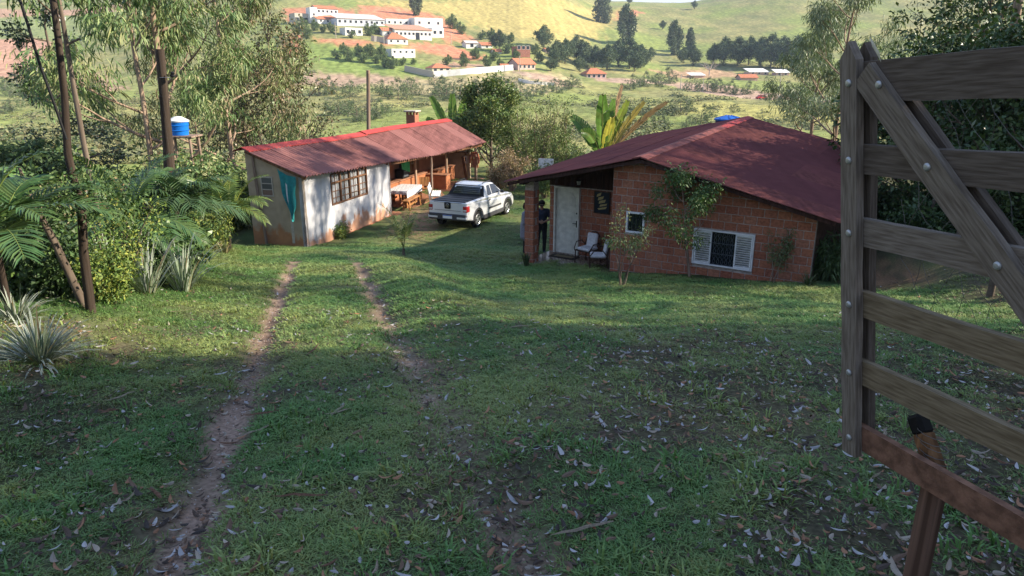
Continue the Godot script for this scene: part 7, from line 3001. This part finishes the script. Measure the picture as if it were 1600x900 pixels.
func make_village() -> void:
	var W: Material = M.far_white
	var OR: Material = M.far_tiles
	var PK: Material = M.far_pink
	far_house("long white workshop with a wide dark doorway below the red cutting", 617, 676, 48, 62, "mono", W, M.far_dust, {"windows": 9, "door": 5, "ww": 1.1, "rise": 3.2, "deep": 16.0, "called": "workshop", "category": "workshop"})
	far_house("square white annexe at the end of the long workshop", 675, 694, 46, 59, "flat", W, OR, {"windows": 2, "ww": 1.5, "deep": 8.0})
	far_house("tall blank white block above the workshop roof", 648, 693, 31, 45, "flat", W, OR, {"windows": 3, "ww": 1.2, "deep": 9.0})
	far_house("low white house with two windows beside the tall blank block", 604, 640, 32, 41, "flat", W, OR, {"windows": 4, "ww": 1.1})
	far_house("long bluish white row under a pale pink roof", 528, 602, 31, 41, "mono", M.far_blue, PK, {"windows": 9, "ww": 1.2, "rise": 3.4, "deep": 14.0})
	far_house("white hall with an orange roof at the top of the village", 496, 528, 15, 24, "gable", W, OR, {"windows": 5, "ww": 1.1, "rise": 1.8})
	far_house("white stair tower beside the orange-roofed hall", 486, 497, 16, 36, "flat", W, OR, {"windows": 1, "ww": 1.0, "deep": 5.0})
	far_house("low white house with a red tiled porch under the hall", 497, 528, 31, 37, "gable", W, OR, {"windows": 3, "ww": 0.9, "rise": 1.4})
	far_house("grey unfinished house with open columns at the village edge", 462, 488, 24, 36, "flat", M.cement, OR, {"windows": 4, "ww": 2.0, "wy": 1.6})
	far_house("white cottage with a shaded porch below the bluish row", 540, 567, 46, 56, "flat", W, OR, {"windows": 3, "ww": 1.4})
	far_house("white house with an orange hipped roof in front of the workshop", 606, 638, 62, 69, "hip", W, OR, {"windows": 3, "ww": 0.9, "rise": 3.0, "deep": 9.0})
	far_house("small house with an orange gable roof against the workshop", 598, 616, 49, 57, "gable", W, OR, {"windows": 1, "rise": 1.6})
	far_house("plain white box house below the banana grove", 612, 650, 79, 91, "flat", W, OR, {"windows": 4, "ww": 0.8, "wy": 2.6})
	far_house("open-sided house with a broad orange roof inside the white wall", 675, 705, 107, 114, "hip", M.far_cream, OR, {"windows": 3, "ww": 1.2, "rise": 1.8, "deep": 7.0})
	far_house("small white house with a pale gable roof on the bare slope", 728, 747, 68, 76, "gable", W, PK, {"windows": 1, "ww": 1.6, "rise": 1.2})
	far_house("orange-roofed cottage beside the dark round tree", 752, 770, 71, 76, "gable", W, OR, {"windows": 1, "rise": 1.5})
	far_house("two-storey brick red house with a pink lower floor", 807, 829, 75, 90, "flat", M.far_brick, OR, {"windows": 3, "ww": 1.4, "wy": 4.4, "deep": 6.0})
	far_house("low orange roof half hidden in the greenery", 773, 784, 81, 84, "gable", W, OR, {"rise": 1.4})
	far_house("pinkish farmhouse with an orange gable roof beside the lane", 806, 840, 101, 109, "gable", M.far_rose, OR, {"windows": 4, "ww": 1.1, "rise": 2.4, "skew": 0.7})
	far_house("tiny brick kiosk at the end of the white wall", 784, 795, 104, 110, "gable", M.far_rose, OR, {"windows": 2, "ww": 0.8, "deep": 3.0, "rise": 1.0})
	far_house("orange roof peeping out under the lone pasture tree", 853, 862, 79, 83, "gable", M.far_rose, OR, {"rise": 1.2})
	far_house("orange hip-roofed farmhouse before the dark grove", 916, 948, 116, 123, "hip", M.far_rose, OR, {"windows": 4, "ww": 1.1, "rise": 2.4})
	far_house("pale blue roofed barn deep in the dark grove", 931, 942, 85, 89, "gable", W, M.far_blue, {"rise": 1.4})
	far_house("long low white-roofed shed under the dark wood", 1172, 1200, 113, 117, "mono", M.far_rose, W, {"windows": 3, "rise": 1.8})
	far_house("second white-roofed shed under the dark wood", 1213, 1232, 114, 118, "mono", M.far_rose, W, {"windows": 2, "rise": 1.6})
	far_house("low orange roof beside the white-roofed sheds", 1158, 1183, 122, 126, "gable", M.far_rose, OR, {"rise": 1.6})
	far_house("small pale-roofed shed near the bare tree", 1080, 1101, 118, 122, "mono", M.far_rose, W, {"rise": 1.2})
	far_house("white shed roof at the edge of the ploughed field", 62, 78, 112, 118, "mono", W, W, {"rise": 1.2})
	far_house("white farm building on the far green field", 82, 100, 28, 33, "mono", W, W, {"rise": 1.4})
	far_wall("grey block wall along the lower village plot", [[632, 111], [677, 121]], 2.2, M.cement)
	far_wall("long white wall climbing along the pasture", [[678, 121], [802, 110]], 2.3, W)
	far_wall("low broken white wall beside the lane", [[810, 127], [828, 131], [866, 134]], 1.1, W)
	far_wall("grey retaining wall in front of the village", [[580, 64], [608, 68]], 2.4, M.cement)
	# red car on the valley road
	var cp := hit(1190, 155)
	var car := thing("red_car", "small red car on the dirt road across the valley", "car", cp, 0.25)
	var g := Geo.new()
	g.box(Vector3(0, 0.55, 0), Vector3(4.1, 0.62, 1.7), 0.15)
	part(g, "body", M.car_red, car)
	g = Geo.new()
	g.plate(PackedVector2Array([Vector2(-1.5, 0.84), Vector2(1.2, 0.84), Vector2(0.75, 1.42), Vector2(-1.0, 1.42)]), 1.5, Transform3D())
	part(g, "cabin", M.car_red, car)
	g = Geo.new()
	g.plate(PackedVector2Array([Vector2(-1.2, 0.9), Vector2(0.95, 0.9), Vector2(0.62, 1.33), Vector2(-0.85, 1.33)]), 1.53, Transform3D())
	part(g, "window", M.far_glass, car)
	for sx in [-1, 1]:
		for sz in [-1, 1]:
			g = Geo.new()
			g.lathe([Vector2(0, -0.1), Vector2(0.31, -0.1), Vector2(0.31, 0.1), Vector2(0, 0.1)], 12, Transform3D(Basis(Vector3.RIGHT, PI / 2), Vector3(sx * 1.25, 0.31, sz * 0.78)))
			part(g, "wheel", M.rubber, car)
	# poles along the lane
	for q in [[1216, 156, 8.0, "white concrete pole beside the valley road"], [1063, 140, 6.0, "slim pole where the road meets the scrub"], [1098, 143, 5.0, "short pole by the valley scrub"], [705, 70, 7.0, "power pole on the red slope"], [525, 60, 7.0, "power pole above the banana grove"], [600, 69, 7.0, "power pole before the hipped house"], [812, 112, 6.0, "power pole by the pinkish farmhouse"]]:
		var b := hit(q[0], q[1])
		var t := thing("power_pole", q[3], "pole", b, 0.0, "poles across the valley")
		g = Geo.new()
		g.tube([Vector3(0, -0.5, 0), Vector3(0, q[2], 0)], [0.17, 0.12], 7)
		part(g, "shaft", M.cement, t)
		g = Geo.new()
		g.box(Vector3(0, q[2] - 0.5, 0), Vector3(1.4, 0.12, 0.12))
		part(g, "crossarm", M.far_bark, t)


func far_tree_proto(called: String, h: float, w: float, tall: float, n: int, tints: Array, sd: int, bare_h := 0.22) -> Node3D:
	var t := thing(called, "far tree", "tree", Vector3(0, -500, 0))
	rng.seed = sd
	var g := Geo.new()
	g.tube([Vector3(0, -1, 0), Vector3(0.1, h * 0.4, 0), Vector3(0, h * 0.85, 0.1)], [h * 0.028, h * 0.022, h * 0.008], 7, false)
	for k in 6:
		var a := k * 2.4
		var y := h * lerpf(bare_h, 0.7, k / 6.0)
		g.tube([Vector3(0, y, 0), Vector3(cos(a) * w * 0.4, y + h * 0.12, sin(a) * w * 0.4)], [h * 0.012, h * 0.005], 5, false)
	part(g, "trunk", M.far_bark, t)
	var xf := []
	var cols := []
	var lobes := []
	for k in 9:
		lobes.append(Vector3(rr(-0.65, 0.65), rr(0.0, 1.0), rr(-0.65, 0.65)))
	for k in n:
		var l: Vector3 = lobes[rng.randi() % 9]
		var p := l + rdir() * 0.42 * pow(rng.randf(), 0.4)
		var y := clampf(p.y, -0.05, 1.15)
		var shape := sqrt(maxf(0.05, 1.0 - pow(y * 1.7 - 0.75, 2.0) * tall))
		xf.append(Transform3D(Basis.from_euler(Vector3(rr(0, 6), rr(0, 6), 0)).scaled(Vector3.ONE * h * 0.085 * rr(0.7, 1.2)), Vector3(p.x * w * 0.55 * shape, h * lerpf(bare_h, 0.95, y), p.z * w * 0.55 * shape)))
		cols.append(tints[rng.randi() % tints.size()] * rr(0.75, 1.25))
	many(CL.far, "crown", t, xf, cols).set_meta("kind", "stuff")
	return t


func plant_far(proto: Node3D, called: String, label: String, group: String, px: float, py: float, px_high: float) -> void:
	var b := hit(px, py)
	var d := b.length()
	var want := px_high / FOC * d
	var c := copy(proto, called, label, b, rr(0, TAU), want / float(proto.get_meta("h")))
	c.set_meta("group", group)


func make_far_trees() -> void:
	var BL := [Color(0.11, 0.155, 0.075), Color(0.145, 0.185, 0.09), Color(0.09, 0.13, 0.07)]
	var GN := [Color(0.13, 0.19, 0.065), Color(0.17, 0.22, 0.08), Color(0.10, 0.15, 0.055)]
	var GY := [Color(0.18, 0.21, 0.12), Color(0.23, 0.24, 0.15), Color(0.14, 0.17, 0.09)]
	var round_t := far_tree_proto("round_tree", 10.0, 11.0, 1.0, 260, BL, 1, 0.10)
	round_t.set_meta("h", 10.0)
	var green_t := far_tree_proto("leafy_tree", 9.0, 11.0, 1.0, 220, GN, 2, 0.05)
	green_t.set_meta("h", 9.0)
	var tall_t := far_tree_proto("column_tree", 16.0, 8.0, 0.9, 240, BL + GY, 3, 0.10)
	tall_t.set_meta("h", 16.0)
	var bush_t := far_tree_proto("scrub_bush", 4.0, 8.0, 0.9, 130, GY + GN, 4, 0.02)
	bush_t.set_meta("h", 4.0)
	rng.seed = 300
	var lone := "trees standing alone on the hillside"
	plant_far(round_t, "round_tree", "lone dark round tree casting a shadow on the yellow pasture", lone, 850, 77, 30)
	plant_far(round_t, "round_tree", "dark round tree between the village cottages", lone, 780, 79, 26)
	plant_far(tall_t, "column_tree", "tall dark gum tree on the hill crest above the cutting", lone, 649, 24, 34)
	plant_far(tall_t, "column_tree", "tall gum tree at the head of the gully", lone, 942, 36, 48)
	plant_far(tall_t, "column_tree", "dark gum tree lower down the gully", lone, 977, 68, 50)
	plant_far(tall_t, "column_tree", "airy pale gum tree in the middle of the slope", lone, 1052, 86, 44)
	plant_far(tall_t, "column_tree", "thin gum tree beside the airy pale one", lone, 1077, 80, 30)
	plant_far(round_t, "round_tree", "small bush alone on the open slope", lone, 1035, 46, 11)
	plant_far(round_t, "round_tree", "tiny tree on the skyline beside the gap", lone, 983, 6, 9)
	plant_far(round_t, "round_tree", "tiny bush high on the open hillside", lone, 1085, 14, 10)
	var put := func(proto: Node3D, called: String, label: String, group: String, spots: Array) -> void:
		for q in spots:
			plant_far(proto, called, label, group, q[0] + rr(-2, 2), q[1] + rr(-1, 1), q[2] * rr(0.85, 1.15))
	put.call(round_t, "round_tree", "big dark tree of the grove behind the hip-roofed farmhouse", "dark grove", [[868, 104, 30], [884, 100, 32], [900, 98, 34], [915, 104, 28], [930, 106, 30], [948, 108, 34], [966, 104, 36], [984, 108, 36], [1000, 106, 34], [905, 112, 22], [992, 112, 26], [862, 112, 20], [1018, 94, 18]])
	put.call(round_t, "round_tree", "shadowed tree of the dark wood under the open slope", "dark wood", [[1068, 100, 20], [1085, 104, 24], [1115, 100, 30], [1132, 102, 34], [1150, 104, 36], [1168, 102, 36], [1186, 106, 36], [1204, 106, 36], [1222, 106, 36], [1240, 108, 34], [1258, 110, 34], [1276, 112, 32]])
	put.call(green_t, "leafy_tree", "leafy tree among the village gardens", "village garden trees", [[468, 54, 20], [480, 60, 16], [492, 48, 14], [506, 50, 12], [520, 52, 14], [548, 60, 12], [575, 56, 14], [586, 54, 14], [708, 46, 18], [720, 54, 16], [752, 62, 14], [766, 60, 14], [800, 66, 14], [795, 84, 18], [806, 92, 14], [770, 96, 16], [742, 92, 14], [722, 92, 12], [835, 86, 16], [846, 96, 14], [760, 104, 14], [780, 106, 12], [725, 104, 14], [700, 102, 12]])
	put.call(green_t, "leafy_tree", "bushy plant of the banana grove below the village", "banana grove", [[526, 92, 14], [538, 84, 14], [546, 96, 16], [558, 86, 16], [566, 98, 16], [578, 88, 18], [588, 100, 16], [596, 90, 18], [604, 104, 16], [614, 108, 16], [572, 80, 12], [628, 102, 12], [644, 100, 10]])
	put.call(bush_t, "scrub_bush", "bush of the hedge of scrub along the valley stream", "stream scrub", [[500, 150, 20], [520, 146, 22], [545, 152, 22], [600, 150, 24], [622, 156, 26], [642, 150, 20], [685, 150, 24], [700, 156, 28], [722, 154, 26], [745, 152, 24], [770, 156, 26], [790, 152, 22], [812, 156, 24], [838, 150, 20], [868, 146, 22], [890, 140, 20], [560, 190, 26], [590, 186, 24], [530, 180, 24], [640, 140, 14], [680, 132, 12]])
	put.call(bush_t, "scrub_bush", "green bush beside the valley road", "roadside scrub", [[985, 140, 20], [1005, 136, 18], [1028, 134, 18], [1046, 130, 20], [1080, 140, 18], [1104, 142, 18], [1126, 144, 18], [1148, 146, 18], [1168, 148, 18], [1232, 150, 18], [1250, 152, 20], [1062, 176, 20], [1030, 190, 18], [1096, 192, 24], [1072, 202, 14], [970, 170, 20], [1000, 180, 18], [1150, 176, 10]])
	put.call(bush_t, "scrub_bush", "grey green bush in the fields by the ploughed land", "field bushes", [[30, 150, 24], [60, 156, 26], [10, 140, 16], [45, 118, 16], [90, 150, 22], [16, 176, 20]])
	for o in [round_t, green_t, tall_t, bush_t]:
		remove_child(o)
		o.queue_free()
	# bare pale tree
	var b := hit(1108, 118)
	var t := thing("bare_tree", "leafless pale tree spreading against the dark wood", "tree", b)
	rng.seed = 12
	var g := Geo.new()
	var tips := []
	var hh := 22.0 / FOC * b.length()
	g.tube([Vector3(0, -0.5, 0), Vector3(0, hh * 0.35, 0)], [hh * 0.05, hh * 0.035], 7)
	for k in 7:
		var a := k * 0.9
		grow(g, tips, Vector3(0, hh * 0.33, 0), Vector3(cos(a), 0.55, sin(a)), hh * 0.45, hh * 0.022, 2, 0.03, 0.15, 0.6, 2)
	part(g, "trunk", M.far_pale, t)
	# scrub and tussocks nobody could count
	rng.seed = 401
	var xf := []
	var cols := []
	var n := 0
	while n < 15000:
		n += 1
		var f := 52.0 + 230.0 * pow(rng.randf(), 1.2)
		var x := rr(-0.75, 0.75) * f
		var k := nz2.get_noise_2d(x * 2.4 + 40, f * 2.4) + nz2.get_noise_2d(x * 0.7, f * 0.9 + 200) * 0.8
		if k < 0.02 + 0.28 * sst(150, 240, f):
			continue
		var s := rr(0.5, 1.5) * (0.6 + k)
		xf.append(Transform3D(Basis.from_euler(Vector3(rr(-0.3, 0.3), rr(0, TAU), 0)).scaled(Vector3(s, s * rr(0.55, 0.9), s)), Vector3(x, land(x, -f) + s * 0.3, -f)))
		cols.append([Color(0.13, 0.16, 0.065), Color(0.17, 0.18, 0.09), Color(0.10, 0.13, 0.05), Color(0.22, 0.20, 0.10)][rng.randi() % 4] * rr(0.8, 1.2))
	tag(many(CL.far, "valley_scrub", self, xf, cols), "low green scrub covering the valley floor", "scrub", "", "stuff")
	xf = []
	cols = []
	n = 0
	while n < 16000:
		n += 1
		var f := 36.0 + 190.0 * pow(rng.randf(), 1.3)
		var x := rr(-0.75, 0.75) * f
		if f < 46 and x < 4:
			continue
		var s := rr(0.5, 1.3) * (1.0 + f * 0.008)
		xf.append(Transform3D(Basis.from_euler(Vector3(rr(-0.2, 0.2), rr(0, TAU), 0)).scaled(Vector3(s, s * 0.8, s)), Vector3(x, land(x, -f) + 0.1, -f)))
		cols.append([Color(0.34, 0.30, 0.14), Color(0.26, 0.26, 0.11), Color(0.40, 0.34, 0.17), Color(0.19, 0.22, 0.08)][rng.randi() % 4] * rr(0.8, 1.2))
	tag(many(CL.dry, "pasture_grass", self, xf, cols), "tall dry pasture grass on the valley floor", "grass", "", "stuff")


func _ready() -> void:
	rng.seed = 20240611
	set_view()
	make_materials()
	var t0 := Time.get_ticks_msec()
	make_ground()
	print("ground ", Time.get_ticks_msec() - t0)
	make_house()
	make_shed()
	make_truck()
	make_people()
	print('buildings ', Time.get_ticks_msec() - t0)
	make_garden()
	print('garden ', Time.get_ticks_msec() - t0)
	make_gate()
	make_village()
	make_far_trees()
	print('far ', Time.get_ticks_msec() - t0)
	make_lawn()
	print('all ', Time.get_ticks_msec() - t0)
